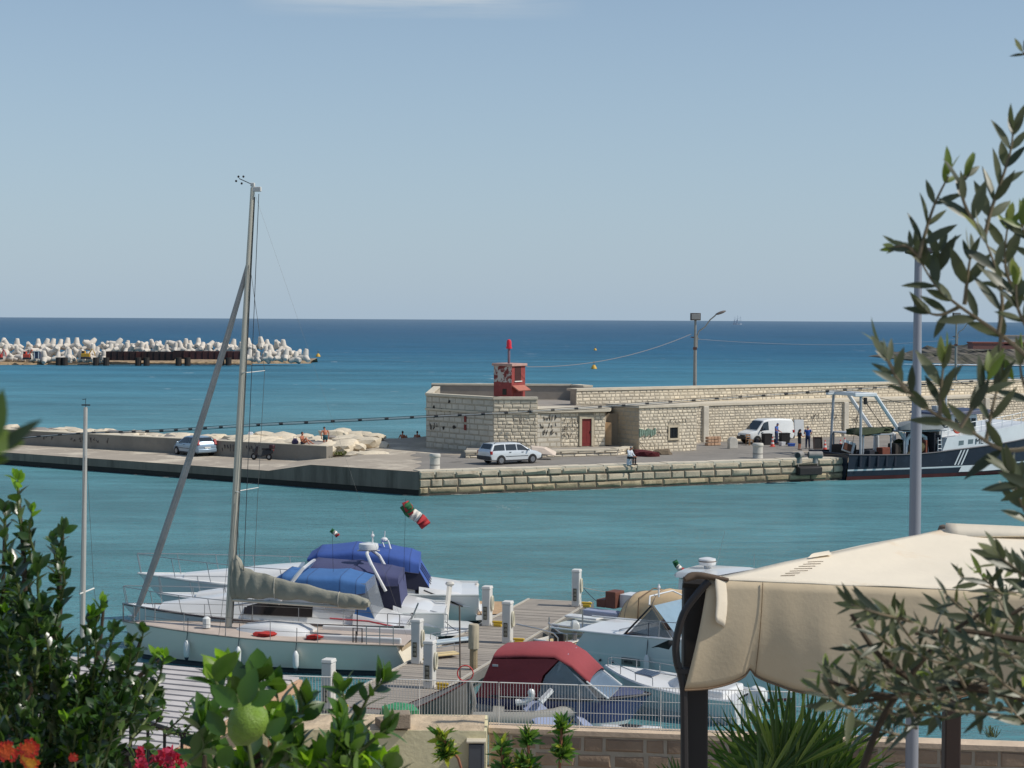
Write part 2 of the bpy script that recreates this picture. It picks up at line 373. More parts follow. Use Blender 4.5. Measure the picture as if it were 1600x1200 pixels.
for i in range(70):
    q=(q0.lerp(ur(1326),rf.random()) if rf.random()<.75 else ul(rf.uniform(0,650)))+(nn_ if 1 else 0)*rf.uniform(.15,.5); w=rf.uniform(.15,.7)
    P=[(q.x+w*math.cos(a_)*rf.uniform(.6,1.1),q.y+.06*math.sin(a_)*rf.uniform(.5,1.3)+w*math.cos(a_)*.3,.012+.0005*i) for a_ in [k*.785 for k in range(8)]]
    mb.add(P,[tuple(range(8))])
tag(mb.build('foam',[mat('scum',(196,204,196),.8,0,.2,3)],smooth=0),kind='stuff')
# broken stones at the corner
rs=[]
def rock(name,c,r,mats,seed,rz=0,flat=1,parent=None,rough=.22):
    bm=bmesh.new(); bmesh.ops.create_icosphere(bm,subdivisions=2,radius=1)
    o3=Vector((seed*3.17,seed*1.31,seed*.73))
    for v in bm.verts:
        q=v.co.copy(); d=1+rough*2*noise.noise(q*.9+o3)+rough*.7*noise.noise(q*2.4+o3)
        m=max(abs(q.x),abs(q.y),abs(q.z)); q=q.lerp(q/m,.55)*d
        v.co=Vector((q.x*r[0],q.y*r[1],q.z*r[2]))
    me=bpy.data.meshes.new(name); bm.to_mesh(me); bm.free(); me.materials.append(mats)
    me.shade_smooth(); me.set_sharp_from_angle(angle=R(28))
    o=bpy.data.objects.new(name,me); COL.objects.link(o); o.location=c; o.rotation_euler=(rnd.uniform(-.12,.12),rnd.uniform(-.12,.12),rz)
    if parent: o.parent=parent
    return o
boul=mat('boulder',(214,202,180),.9,0,.16,1.3,.5,7,.2,.12,stain=((150,134,108),.9,.6,.2))
boulg=mat('boulder_grey',(150,144,138),.9,0,.18,1.3,.5,7,.2,.1)
for i,(px,py,z,r) in enumerate(((690,744,1.0,(.9,.8,.4)),(716,752,.75,(1.3,.9,.3)),(664,752,.7,(.8,.8,.35)),(700,765,.25,(1.6,1,.3)))):
    p=on(px,py,z)
    tag(rock('broken_block',(p.x,p.y+.4,z),r,stone_p,40+i,.3),
        ['eroded stone block beside the white bollard at the quay corner','long cracked stone slab just below the quay corner','weathered stone lump left of the quay corner below the bollard','broad worn block at the waterline of the quay corner'][i],'stone block','broken stone blocks at the quay corner')
# ================================================================ LOW WALL AND BOULDERS
mb=MB(); a,c=lwp(-420),V2(LW1); th=.75
P4=[a,c,c+nlw*th,a+nlw*th]; mb.hexa([(p.x,p.y,ZL-.3) for p in P4],[(p.x,p.y,ZL+1.12) for p in P4],0)
P4=[a-n_l*0-nlw*.03,c-nlw*.03+dlw*.03,c+nlw*(th+.03)+dlw*.03,a+nlw*(th+.03)]
mb.hexa([(p.x,p.y,ZL+1.12) for p in P4],[(p.x,p.y,ZL+1.17) for p in P4],1)
lw=mb.build('low_wall',[mat('wall_concrete',(140,135,126),.9,0,.14,.8,.3,8,.2,stain=((110,106,98),.6,.6,.2)),coping],smooth=0)
tag(lw,'long low grey concrete wall with a pale top running along the left quay','wall')
rg=random.Random(12); mb=MB()
for px0,px1,z,h,n in ((110,132,1.45,.35,5),(140,170,1.45,.4,6),(66,84,1.5,.3,4),(345,372,1.35,.5,6),(384,404,1.4,.45,5)):
    scribble(mb,lwp(px0),lwp(px1),z,h,n,rg,.05,.03)
mb.build('graffiti',[mat('faded_paint',(88,84,84),.9,0,.2)],lw)
rg=random.Random(5)
def blab(px):
    return 'beside the seated sunbather' if 440<px<500 else 'behind the low wall'
sizes=('long flat','chunky','squat','jagged')
BOL=[]; k=0; ANCH=[('blue hatchback',305),('scooter',425),('bare mast',130),('tall mast',375),('sunbather',470),('wall end',540)]
def near(px):
    return min(ANCH,key=lambda a:abs(a[1]-px))
for px in range(-40,590,11):
    for rowi in range(2 if px<330 else 3):
        off=1.95+rowi*1.4+rg.uniform(-.2,.3)
        x=px+rg.uniform(-6,6)
        if x<520: p=lwp(x)+nlw*off
        else: p=V2(on(x,716-rowi*11,1.2))
        if 515<x<560 and rowi==0 and rg.random()<.5: continue
        s=rg.uniform(.65,1.15)*(1.0 if x<330 else 1.1)
        zt=(1.62 if x<330 else 1.72)+rowi*.13+rg.uniform(-.12,.14)
        if x>535: zt=1.35+rowi*.2; s*=.9
        r=(s*rg.uniform(.8,1.3),s*rg.uniform(.7,1.),s*.42)
        nm,_=near(x); side='left' if x<_ else 'right'
        bo_=tag(rock('boulder',(p.x,p.y,zt),r,boulg if rg.random()<.14 else boul,k,rg.uniform(0,3)),
            f'{sizes[k%4]} pale boulder, {("front","second","back")[rowi]} row behind the low wall, {side} of the {nm}' if x<520 else f'{sizes[k%4]} pale boulder past the end of the low wall, {("front","second","back")[rowi]} row','boulder','boulders heaped behind the low wall'); BOL.append((x,rowi,k,bo_)); k+=1
ORD='first second third fourth fifth sixth seventh eighth ninth tenth eleventh twelfth thirteenth fourteenth fifteenth sixteenth seventeenth eighteenth nineteenth twentieth'.split()
seqb={}
for x,rowi,kk,bo_ in sorted(BOL,key=lambda a:a[0]):
    seg='left of the bare mast' if x<130 else ('between bare mast and hatchback' if x<305 else ('between hatchback and scooter' if x<425 else ('right of the scooter' if x<521 else 'past the end of the low wall')))
    i=seqb.get((seg,rowi),0); seqb[(seg,rowi)]=i+1
    bo_['label']=f'{sizes[kk%4].replace("long ","")} boulder, {ORD[i]} from left, {("front","second","back")[rowi]} row {"" if x>521 else "behind low wall, "}{seg}'
# tufts of weeds between the last boulders
wd=leafmat('dry_weed',(92,98,52),(110,112,70))
for i,(px,py) in enumerate(((532,714),(566,703),(556,692))):
    p=on(px,py,1.3); mb=MB(); r_=random.Random(i)
    for j in range(70):
        a_=r_.uniform(0,6.3); l=r_.uniform(.15,.42); q=Vector((r_.uniform(-.4,.4),r_.uniform(-.3,.3),.1)); d=Vector((math.cos(a_)*.6,math.sin(a_)*.6,1)).normalized()*l
        s_=Vector((-math.sin(a_),math.cos(a_),0))*.04
        mb.add([q-s_,q+s_,q+d*.6+s_,q+d,q+d*.6-s_],[(0,1,2,3,4)])
    o=mb.build('weed_tuft',[wd],smooth=0); o.location=(p.x,p.y,1.35)
    tag(o,['dry weed tuft at the foot of the low wall end','green weed tuft between the boulders right of the low wall','weed tuft behind the rightmost boulders'][i],'weed','weed tufts among the boulders')
# ================================================================ THE OLD FORT
TC=V2(on(771,618.5,5.8)); TL=V2(on(666,612.5,5.8)); TR=V2(on(840,618.5,5.8))
TBL=V2(at(674,600,151)); TBR=V2(at(912,600,149))
zt=5.62
mb=MB(); rg=random.Random(21)
prism(mb,[TL,TC,TR,TR+Vector((.2,12)),TBL+Vector((.3,-1.5))],1.2,zt-.72,1)
# parapet of the terrace
for a,c in ((TL,TC),(TC,TR)): wall_body(mb,[a,c],.55,zt-.72,zt,1)
wall_body(mb,[TBL+Vector((.3,-1.5)),TL],.5,zt-.72,zt,1)
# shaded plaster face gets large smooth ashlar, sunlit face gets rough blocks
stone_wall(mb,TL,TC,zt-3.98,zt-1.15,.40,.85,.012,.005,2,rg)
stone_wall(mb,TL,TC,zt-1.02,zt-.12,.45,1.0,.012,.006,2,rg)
stone_wall(mb,TC,TR,zt-3.98,zt-1.15,.26,.40,.045,.010,0,rg)
stone_wall(mb,TC,TR,zt-1.02,zt-.12,.29,.55,.05,.011,0,rg)
def band(p,q,z0,z1,o0,o1,mi):
    d=(V2(q)-V2(p)).normalized(); n=Vector((d.y,-d.x)); P=[V2(p)+n*o1-d*.02,V2(q)+n*o1+d*.02,V2(q)-n*o0,V2(p)-n*o0]
    mb.hexa([(x.x,x.y,z0) for x in P],[(x.x,x.y,z1) for x in P],mi)
for a,c in ((TL,TC),(TC,TR)):
    band(a,c,zt-1.15,zt-1.02,.05,.10,3); band(a,c,zt-.08,zt+.10,.55,.10,3)
band(TBL+Vector((.3,-1.5)),TL,zt-.08,zt+.10,.5,.06,3)
fort=mb.build('stone_blockhouse',[stone,mortar,stone_p,coping],smooth=0)
tag(fort,'low stone bastion with a roof terrace below the red light tower','blockhouse')
# patches and stains with their own shape, on the shaded face
mb=MB(); d=(TC-TL).normalized(); n=Vector((d.y,-d.x)); rgp=random.Random(4)
for u,z,w,h in ((1.0,4.7,.35,.4),(1.9,4.55,.2,.3),(3.0,4.5,.35,.22),(2.9,5.2,.3,.3),(3.5,3.3,.5,.3),(2.2,3.2,.3,.4)):
    q=TL+d*u+n*.05; pts=[]
    for j in range(9):
        a_=6.28*j/9; r_=rgp.uniform(.5,1.1); p=q+d*math.cos(a_)*w*.5*r_; pts.append((p.x,p.y,z+math.sin(a_)*h*.5*r_))
    mb.slab(pts,.02,0,Vector((n.x,n.y,0)))
mb.build('weathered_hole',[mat('hole_dark',(58,54,48),.95,0,.3)],fort,smooth=0)
mb=MB(); 
for u in (4.7,): 
    q=TL+d*u+n*.055
    for zz in (3.15,3.75): mb.slab([(q.x,q.y,zz),(q.x+d.x*.28,q.y+d.y*.28,zz),(q.x+d.x*.28,q.y+d.y*.28,zz+.42),(q.x,q.y,zz+.42)],.02,0,Vector((n.x,n.y,0)))
mb.build('painted_mark',[mat('faded_red',(134,60,52),.9,0,.3,9)],fort,smooth=0)
mb=MB(); rgs=random.Random(9)
scribble(mb,TL+d*.5,TL+d*1.5,3.0,.5,3,rgs,.06,.05)
scribble(mb,TC+Vector((.5,.0)),TC+Vector((2.1,.0)),3.75,.45,6,rgs,.06,.13)
mb.build('graffiti',[mat('spray_faded',(96,90,86),.85,0,.1)],fort)
# raised plinth / kerb terrace before the fort
K0=V2(on(727,716,ZR)); K1=V2(on(845,715,ZR)); K2=V2(on(965,712,ZR)); K3=V2(on(990,707,ZR))
mb=MB(); rg=random.Random(8)
poly=[K0,K1,K2,K3,K3+Vector((.4,8)),K0+Vector((0,9))]
prism(mb,poly,1.0,ZR+.44,0)
for a,c in ((K0,K1),(K1,K2),(K2,K3)):
    stone_wall(mb,a,c,ZR-.02,ZR+.2,.22,.7,.05,.012,1,rg); stone_wall(mb,a,c,ZR+.2,ZR+.47,.27,1.0,.11,.014,1,rg)
    dd=(c-a).normalized(); nn2=Vector((dd.y,-dd.x)); P4=[a+nn2*.1,c+nn2*.1,c-nn2*.6,a-nn2*.6]
    mb.hexa([(p.x,p.y,ZR+.4) for p in P4],[(p.x,p.y,ZR+.5) for p in P4],2)
tag(mb.build('stone_platform',[concrete,stone,coping],smooth=25),'raised stone platform with rounded kerb blocks before the red door','platform')
p=on(846,706,ZR+.5); sb=MB(); sb.hexa([(-.8,-.7,0),(1.0,-.9,-.2),(1.1,.5,0),(-.7,.5,0)],[(-.75,-.3,.40),(.2,-.6,.32),(.35,.45,.36),(-.8,.4,.48)])
o=sb.build('fallen_slab',[mat('pale_slab',(206,190,174),.9,0,.15,1.5,.3)],smooth=0,bevel=.08); o.location=(p.x,p.y-.2,ZR+.48)
tag(o,'broken pale slab lying on the platform kerb ahead of the silver estate car','stone slab')
# annex with the red door
A0=TR+Vector((-.05,.0)); A1=V2(on(876,698,ZR+.5)); A2=V2(on(945,696,ZR+.5)); A3=A2+Vector((.5,4.0))
za=4.82
mb=MB(); rg=random.Random(31)
prism(mb,[A0,A1,A2,A3,A0+Vector((0,5))],1.5,za-.25,1)
dA=(A2-A1).normalized(); LA=(A2-A1).length; k=LA/69.0
door=(32*k,47*k,1.5,ZR+.5+1.95)
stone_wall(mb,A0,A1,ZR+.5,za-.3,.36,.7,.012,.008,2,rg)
stone_wall(mb,A1,A2,ZR+.5,za-.3,.27,.38,.04,.009,0,rg,holes=((29*k-.12,49.5*k+.12,1.5,ZR+2.72),))
P=[A0+Vector((-.3,-.25)),A1+Vector((-.2,-.35)),A2+Vector((.35,-.3)),A3+Vector((.3,0)),A0+Vector((-.3,5))]
prism(mb,P,za-.25,za-.02,3)
ann=mb.build('stone_annex',[stone,mortar,stone_p,coping],smooth=0)
tag(ann,'small flat-roofed stone building with the tall dark red door','building')
nA=Vector((dA.y,-dA.x))
def wallbox(mb,p,d,u0,u1,z0,z1,o0,o1,mi=0):
    n=Vector((d.y,-d.x)); P=[p+d*u0+n*o1,p+d*u1+n*o1,p+d*u1+n*o0,p+d*u0+n*o0]
    mb.hexa([(x.x,x.y,z0) for x in P],[(x.x,x.y,z1) for x in P],mi)
redp=mat('red_paint_door',(122,38,36),.6,0,.2,4)
mb=MB(); wallbox(mb,A1,dA,32*k,47*k,ZR+.5,ZR+2.5,-.2,.02); wallbox(mb,A1,dA,33.5*k,39*k,ZR+.7,ZR+2.3,.0,.03); wallbox(mb,A1,dA,40.5*k,45.5*k,ZR+.7,ZR+2.3,.0,.03)
dr_=mb.build('door',[redp],ann,smooth=0)
mb=MB(); wallbox(mb,A1,dA,44.8*k,46*k,ZR+1.45,ZR+1.6,.03,.09); mb.build('handle',[mat('dark_metal',(46,46,48),.5,.6,.1)],dr_,smooth=0)
mb=MB()
wallbox(mb,A1,dA,28*k,32*k,ZR+.5,ZR+2.5,-.1,.12); wallbox(mb,A1,dA,47*k,50.5*k,ZR+.5,ZR+2.5,-.1,.12); wallbox(mb,A1,dA,28*k,50.5*k,ZR+2.5,ZR+2.76,-.1,.125)
mb.build('door_frame',[mat('frame_stone',(196,184,160),.85,0,.15,2,.3)],ann,smooth=0,bevel=.02)
mb=MB(); rgs=random.Random(14)
for zz,n in ((4.0,6),(3.45,7),(2.95,6)): scribble(mb,A0+(A1-A0)*.12,A0+(A1-A0)*.85,zz,.36,n,rgs,.05,.04)
for zz,n in ((3.75,6),(3.25,6),(2.75,5)): scribble(mb,A1+dA*.15,A1+dA*(27*k),zz,.3,n,rgs,.05,.12)
mb.build('graffiti',[spray],ann)
# hut with the window
H0=V2(on(998,708,ZR)); H1=V2(on(1090,704,ZR)); dH=dmw; H1=H0+dH*((H1-H0).dot(dH)); nH=Vector((dH.y,-dH.x))
HB=H0-nH*3.4; zh=4.98
mb=MB(); rg=random.Random(77)
LH=(H1-H0).length
wu0,wu1,wz0,wz1=LH*.52,LH*.66,2.55,3.35
prism(mb,[H0,H1,H1-nH*4,HB-nH*.6],1.2,zh-.12,1)
stone_wall(mb,H0,H1,ZR-.05,zh-.1,.245,.36,.04,.009,0,rg,holes=((wu0-.16,wu1+.16,wz0-.16,wz1+.16),))
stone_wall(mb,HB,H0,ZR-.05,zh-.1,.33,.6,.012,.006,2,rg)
stone_wall(mb,H1,H1-nH*4,ZR-.05,zh-.1,.26,.4,.035,.009,0,rg)
prism(mb,[H0+nH*.12-dH*.1,H1+nH*.12+dH*.1,H1-nH*4+dH*.1,HB-nH*.6-dH*.1],zh-.12,zh+.06,3)
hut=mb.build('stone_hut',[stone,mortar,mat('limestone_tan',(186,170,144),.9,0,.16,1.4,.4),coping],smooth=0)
tag(hut,'flat-roofed rough stone hut with one small dark barred window','building')
mb=MB(); wallbox(mb,H0,dH,wu0,wu1,wz0,wz1,-.1,.012); win=mb.build('window',[mat('window_dark',(40,46,50),.2,0,.2)],hut,smooth=0)
mb=MB(); wallbox(mb,H0,dH,wu0-.14,wu0,wz0-.14,wz1+.14,-.05,.09); wallbox(mb,H0,dH,wu1,wu1+.14,wz0-.14,wz1+.14,-.05,.09)
wallbox(mb,H0,dH,wu0,wu1,wz1,wz1+.14,-.05,.088); wallbox(mb,H0,dH,wu0,wu1,wz0-.14,wz0,-.05,.12); mb.build('frame',[MATS['frame_stone']],win,smooth=0)
mb=MB()
for i in range(1,5): wallbox(mb,H0,dH,lerp(wu0,wu1,i/5)-.015,lerp(wu0,wu1,i/5)+.015,wz0,wz1,.02,.04)
mb.build('bars',[MATS['dark_metal']],win,smooth=0)
mb=MB(); rgs=random.Random(2)
scribble(mb,H0+dH*LH*.5,H0+dH*LH*.85,3.7,.28,7,rgs,.045,.12); scribble(mb,H0+dH*LH*.28,H0+dH*LH*.5,2.95,.28,5,rgs,.045,.12)
mb.build('graffiti',[spray],hut)
mb=MB(); q=H0+dH*.02
for i in range(9): wallbox(mb,H0,dH,.02+.17*i,.02+.17*i+.13,2.75+.07*(i%3),3.35-.05*(i%4),.0,.10)
mb.build('painted_mark',[mat('faded_green',(126,150,134),.9,0,.35,8)],hut,smooth=0)
# recess between annex and hut
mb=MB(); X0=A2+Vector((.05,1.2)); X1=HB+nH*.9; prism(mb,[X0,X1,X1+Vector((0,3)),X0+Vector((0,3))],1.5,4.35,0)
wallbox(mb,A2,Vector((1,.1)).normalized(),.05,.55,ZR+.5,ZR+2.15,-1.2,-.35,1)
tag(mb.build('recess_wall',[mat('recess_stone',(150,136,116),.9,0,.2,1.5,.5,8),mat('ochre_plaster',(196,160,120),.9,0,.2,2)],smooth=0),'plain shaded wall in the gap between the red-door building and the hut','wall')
# ---------------- long harbour wall: lower face, walkway, upper parapet
M0=V2(MW0)-dmw*1.2; M1=V2(MW0)+dmw*62
mb=MB(); rg=random.Random(55)
wall_body(mb,[M0,M1],9,1.0,4.62,1)
stone_wall(mb,M0,M1,ZR-.05,4.45,.235,.40,.035,.009,0,rg)
P4=[M0+nmw*-.12,M1+nmw*-.12,M1+nmw*4,M0+nmw*4]; mb.hexa([(p.x,p.y,4.47) for p in P4],[(p.x,p.y,4.66) for p in P4],2)
U0=M0+nmw*3.4-dmw*9.0; U1=M1+nmw*3.4
wall_body(mb,[U0,U1],.8,1.5,5.80,1)
stone_wall(mb,U0,U1,4.62,5.70,.27,.5,.035,.009,0,rg)
P4=[U0+nmw*-.1,U1+nmw*-.1,U1+nmw*1.3,U0+nmw*1.3]; mb.hexa([(p.x,p.y,5.72) for p in P4],[(p.x,p.y,5.9) for p in P4],2)
hw=mb.build('harbour_wall',[stone,mortar,coping],smooth=0)
tag(hw,'long two-tier limestone breakwater wall with walkway behind the white van','wall')
for px in (1101,1320,1540,1760):
    r=ray(px,680); kk=r.x/r.y; t=(kk*M0.y-M0.x)/(dmw.x-kk*dmw.y); q=M0+dmw*t
    mb=MB(); wallbox(mb,q,dmw,-.27,.27,ZR-.1,4.46,-.1,.22); mb.build('pilaster',[stone_p],hw,smooth=0,bevel=.05)
mb=MB(); rgs=random.Random(18)
for px0,px1,z,h,n in ((1246,1312,3.1,.45,12),(1330,1352,2.7,.5,4)):
    def hwp(px):
        r=ray(px,680); kk=r.x/r.y; t=(kk*M0.y-M0.x)/(dmw.x-kk*dmw.y); return M0+dmw*t
    scribble(mb,hwp(px0),hwp(px1),z,h,n,rgs,.05,.11)
mb.build('graffiti',[spray],hw)
# plastered terrace wall behind the light
mb=MB(); G0=TBL; G1=V2(at(893,600,150.5)); G2=V2(at(913,600,148.2))
wall_body(mb,[G0,G1],.7,1.5,5.72,0); wall_body(mb,[G1,G2],.7,1.5,5.74,0)
for a,c in ((G0,G1),(G1,G2)):
    dd=(c-a).normalized(); n2=Vector((dd.y,-dd.x)); P4=[a+n2*.08,c+n2*.08,c-n2*.8,a-n2*.8]; mb.hexa([(p.x,p.y,5.75) for p in P4],[(p.x,p.y,5.9) for p in P4],1)
prism(mb,[G0,G1,G2,V2(at(905,600,137)),TR+Vector((0,1))],1.5,4.6,0)
tag(mb.build('terrace_wall',[mat('grey_plaster',(150,142,132),.9,0,.16,.7,.2),coping],smooth=0),'grey plastered wall with pale coping behind the red light tower','wall')
# ================================================================ RED LIGHT TOWER
redl=mat('tower_red',(148,64,60),.75,0,.22,2.2,.3,12,stain=((196,120,104),1.6,.6,.25))
peel=mat('tower_peeling',(196,192,184),.85,0,.1,3,.3,12,stain=((126,52,48),1.7,.48,.05))
Yt=139.0
pL,pC,pRr=at(771.5,600,Yt+1.0),at(799.5,600,Yt-.9),at(820.5,600,Yt+.9)
pL,pC,pRr=V2(pL),V2(pC),V2(pRr); pB=pL+(pRr-pC)
zb,z1=4.85,at(796,572,Yt).z
tw=thing('light_tower','small square red harbour light tower with peeling white patch on the bastion roof','light tower',(pC.x,pC.y,zb))
def loc(q,z): return (q.x-pC.x,q.y-pC.y,z-zb)
mb=MB()
for a,c in ((pL,pC),(pC,pRr),(pRr,pB),(pB,pL)): pass
poly=[pL,pC,pRr,pB]; zm=lerp(zb,z1,.56)
for (za_,zb_,mi) in ((zb,lerp(zb,z1,.17),1),(lerp(zb,z1,.17),zm,0),(zm,z1,1)):
    k=4; vs=[loc(p,za_) for p in poly]+[loc(p,zb_) for p in poly]
    for i in range(4):
        m_=mi if i==0 else 0
        mb.add([vs[i],vs[(i+1)%4],vs[4+(i+1)%4],vs[4+i]],[(0,1,2,3)],m_)
mb.add([loc(p,z1) for p in poly],[(0,1,2,3)],0)
mb.build('tower_body',[redl,peel],tw,smooth=0)
cen=(pL+pRr)/2
mb=MB(); P4=[cen+(p-cen)*1.14 for p in poly]; mb.hexa([loc(p,z1+.004) for p in P4],[loc(p,z1+.2) for p in P4])
mb.build('roof_slab',[mat('roof_pinkgrey',(184,150,140),.85,0,.2,2,.3)],tw,smooth=0,bevel=.03)
d2=(pRr-pC).normalized(); L2=(pRr-pC).length; d1=(pC-pL).normalized(); L1=(pC-pL).length
def wb(mb,p,d,u0,u1,za_,zb_,o0,o1,mi=0):
    n=Vector((d.y,-d.x)); P=[p+d*u0+n*o1,p+d*u1+n*o1,p+d*u1+n*o0,p+d*u0+n*o0]; mb.hexa([loc(x,za_) for x in P],[loc(x,zb_) for x in P],mi)
mb=MB(); wb(mb,pC,d2,.22*L2,.68*L2,lerp(zb,z1,.60),z1-.02,-.1,.02); wn=mb.build('window',[mat('rusty_grille',(66,30,28),.8,0,.4,14)],tw,smooth=0)
mb=MB(); wb(mb,pC,d2,.18*L2,.72*L2,lerp(zb,z1,.575),lerp(zb,z1,.60),-.05,.08); mb.build('sill',[mat('white_paint',(226,226,220),.5,0,.05)],wn,smooth=0)
mb=MB(); wb(mb,pL,d1,.5*L1,.72*L1,lerp(zb,z1,.22),lerp(zb,z1,.38),-.05,.02); mb.build('window',[mat('hole_dark',(58,54,48))],tw,smooth=0)
mb=MB(); wb(mb,pC,d2,.12*L2,.72*L2,zb,lerp(zb,z1,.34),-.1,.02); mb.build('door',[mat('tower_door',(120,46,44),.7,0,.2,3)],tw,smooth=0)
mb=MB(); n2=Vector((d2.y,-d2.x)); P=[pC+d2*(.0*L2),pC+d2*(.9*L2)]
mb.slab([loc(P[0]+n2*.02,lerp(zb,z1,.46)),loc(P[1]+n2*.02,lerp(zb,z1,.46)),loc(P[1]+n2*.6,lerp(zb,z1,.33)),loc(P[0]+n2*.6,lerp(zb,z1,.33))],.08)
mb.build('canopy',[mat('canopy_salmon',(176,108,92),.8,0,.15)],tw,smooth=0)
mb=MB(); pb=loc(V2(at(795,600,Yt)),z1); ztip=at(795,545,Yt).z-zb
mb.tube([(pb[0],pb[1],z1-zb),(pb[0],pb[1],ztip)],.10,10); mb.build('lamp_post',[mat('post_mauve',(122,98,110),.6,0,.2)],tw)
mb=MB(); mb.lathe([(.12,0),(.24,.02),(.24,.12),(.2,.14),(.19,.55),(.14,.68),(.04,.74)],(pb[0],pb[1],ztip),14)
mb.build('lantern',[mat('lantern_red',(206,34,54),.35,0,.05)],tw)
rgs=random.Random(6); mb=MB(MB().M)
tmp=MB(Matrix.Translation((-pC.x,-pC.y,-zb))); scribble(tmp,pL+d1*.1*L1,pL+d1*.9*L1,zb+.12,.32,7,rgs,.07,.03); tmp.build('graffiti',[mat('spray_purple',(96,72,92),.8,0,.1)],tw)
# ================================================================ STREET LAMPS
galv=mat('galvanised',(150,148,142),.5,.4,.12,2); lampg=mat('lamp_grey',(120,112,108),.5,.2,.15)
def street_lamp(base,ytop_z,label,arm=(1.7,0,1.0)):
    t=thing('street_lamp',label,'street lamp',base,0,'street lamps on the breakwater wall')
    h=ytop_z-base[2]
    mb=MB(); mb.tube([(0,0,0),(0,0,h*.80)],[.17,.13],12); mb.tube([(0,0,h*.80),(0,0,h)],[.105,.095],12); mb.tube([(0,0,.0),(0,0,.25)],.24,12)
    mb.build('pole',[galv],t)
    mb=MB()
    zs=h*.78
    mb.tube([(.16,0,zs-.9),(.17,0,zs+.15),(.3,0,zs+.5),(.8,0,zs+.85),(arm[0]*.72,0,zs+1.45),(arm[0],0,zs+1.85)],.055,8); mb.tube([(0,0,zs-.15),(.3,0,zs-.1)],.05,6); mb.tube([(0,0,zs-.8),(.2,0,zs-.8)],.05,6)
    am=mb.build('arm',[galv],t)
    mb=MB(); q=Vector((arm[0],0,zs+1.85)); mb.ell(q+Vector((.4,0,.2)),(.48,.17,.12),12,0,Matrix.Rotation(R(-20),3,'Y')); mb.build('lamp_head',[lampg],am)
    mb=MB(); mb.box((0,0,h+.22),(.85,.4,.62)); mb.box((0,-.215,h+.22),(.7,.05,.46),0,1); mb.build('floodlight',[mat('flood_dark',(74,66,62),.6,.2,.1),mat('flood_glass',(150,148,144),.2,0,.1)],t,bevel=.03)
    mb=MB(); mb.tube([(-.38,0,zs+.0),(.12,0,zs-.05)],.05,6); mb.box((-.02,0,zs-.95),(.3,.3,.22)); mb.build('cable_bracket',[mat('bracket_rust',(104,70,62),.7,.2,.2)],t)
    return t
lb=at(1085.5,626,150.0); lampA=street_lamp((lb.x,lb.y,4.66),at(1083.5,499,150).z,'grey street lamp with square floodlight and curved arm above the stone hut')
lb2=at(1493,600,203); lampB=street_lamp((lb2.x,lb2.y,2.0),at(1494,496,203).z,'distant street lamp seen behind the olive twigs, against the headland')
blk=mat('black_cable',(40,40,44),.6,0,.05); grayc=mat('grey_cable',(148,150,152),.5,0,.05)
def catenary(a,b,sag,n=24):
    return [Vector(a).lerp(Vector(b),i/n)-Vector((0,0,sag*4*(i/n)*(1-i/n))) for i in range(n+1)]
a=at(1080,522,150); b2=at(822,573,Yt)
mb=MB(); mb.tube(catenary(a,b2,.75),.022,5); tag(mb.build('overhead_wire',[mat('thin_wire',(150,140,138),.6,0,.05)]),'thin sagging wire from the lamp post to the red light tower','wire')
a=at(1090,530,150); b2=at(1494,530,203)
mb=MB(); mb.tube(catenary(a,b2,.55),.011,5); tag(mb.build('overhead_wire',[MATS['thin_wire']]),'thin wire strung over the sea between the two street lamps','wire')
# the heavy twin cable crossing the harbour
pts=[(-60,693),(120,677),(250,674),(400,665),(640,653),(860,642),(1080,627),(1290,612),(1440,603),(1650,589)]
pts2=[(-60,690),(120,676.5),(250,671),(400,662),(640,650.5),(860,638.5),(1080,623),(1290,609),(1440,598),(1650,583)]
def Yc(px): return 84+(px/1600)*6
c1=[at(x,y+1,Yc(x)) for x,y in pts]; c2=[at(x,y,Yc(x)) for x,y in pts2]
def smoothp(P,n=6):
    out=[]
    for i in range(len(P)-1):
        p0=P[max(i-1,0)];p1=P[i];p2=P[i+1];p3=P[min(i+2,len(P)-1)]
        for j in range(n):
            t=j/n; out.append(.5*((2*p1)+(p2-p0)*t+(2*p0-5*p1+4*p2-p3)*t*t+(3*p1-p0-3*p2+p3)*t**3))
    out.append(P[-1]); return out
c1=smoothp(c1);c2=smoothp(c2)
t=thing('power_cable','heavy twin cable with ties slung across the whole harbour','cable',c1[len(c1)//2])
off=Matrix.Translation(-Vector(t.location))
mb=MB(off); mb.tube(c1,.017,6); mb.build('carrier_wire',[blk],t)
mb=MB(off); mb.tube(c2,.015,6); mb.build('carrier_wire',[blk],t)
mb=MB(off); mb.tube([(p+q)/2 for p,q in zip(c1,c2)],.022,6); mb.build('grey_cable',[grayc],t)
mb=MB(off)
tot=0; last=c1[0]
nxt=.5
for p,q in zip(c1,c2):
    pass
for i in range(2,len(c1)-1):
    for f in ((0.1,) if i%1==0 else ()):
        p=c1[i].lerp(c1[i+1],f); q=c2[i].lerp(c2[i+1],f); m=(p+q)/2; dxy=(c1[i+1]-c1[i]).normalized()
        mb=MB(off); mb.tube([m-dxy*.09,m+dxy*.09],.05,6); mb.build('cable_tie',[blk],t)

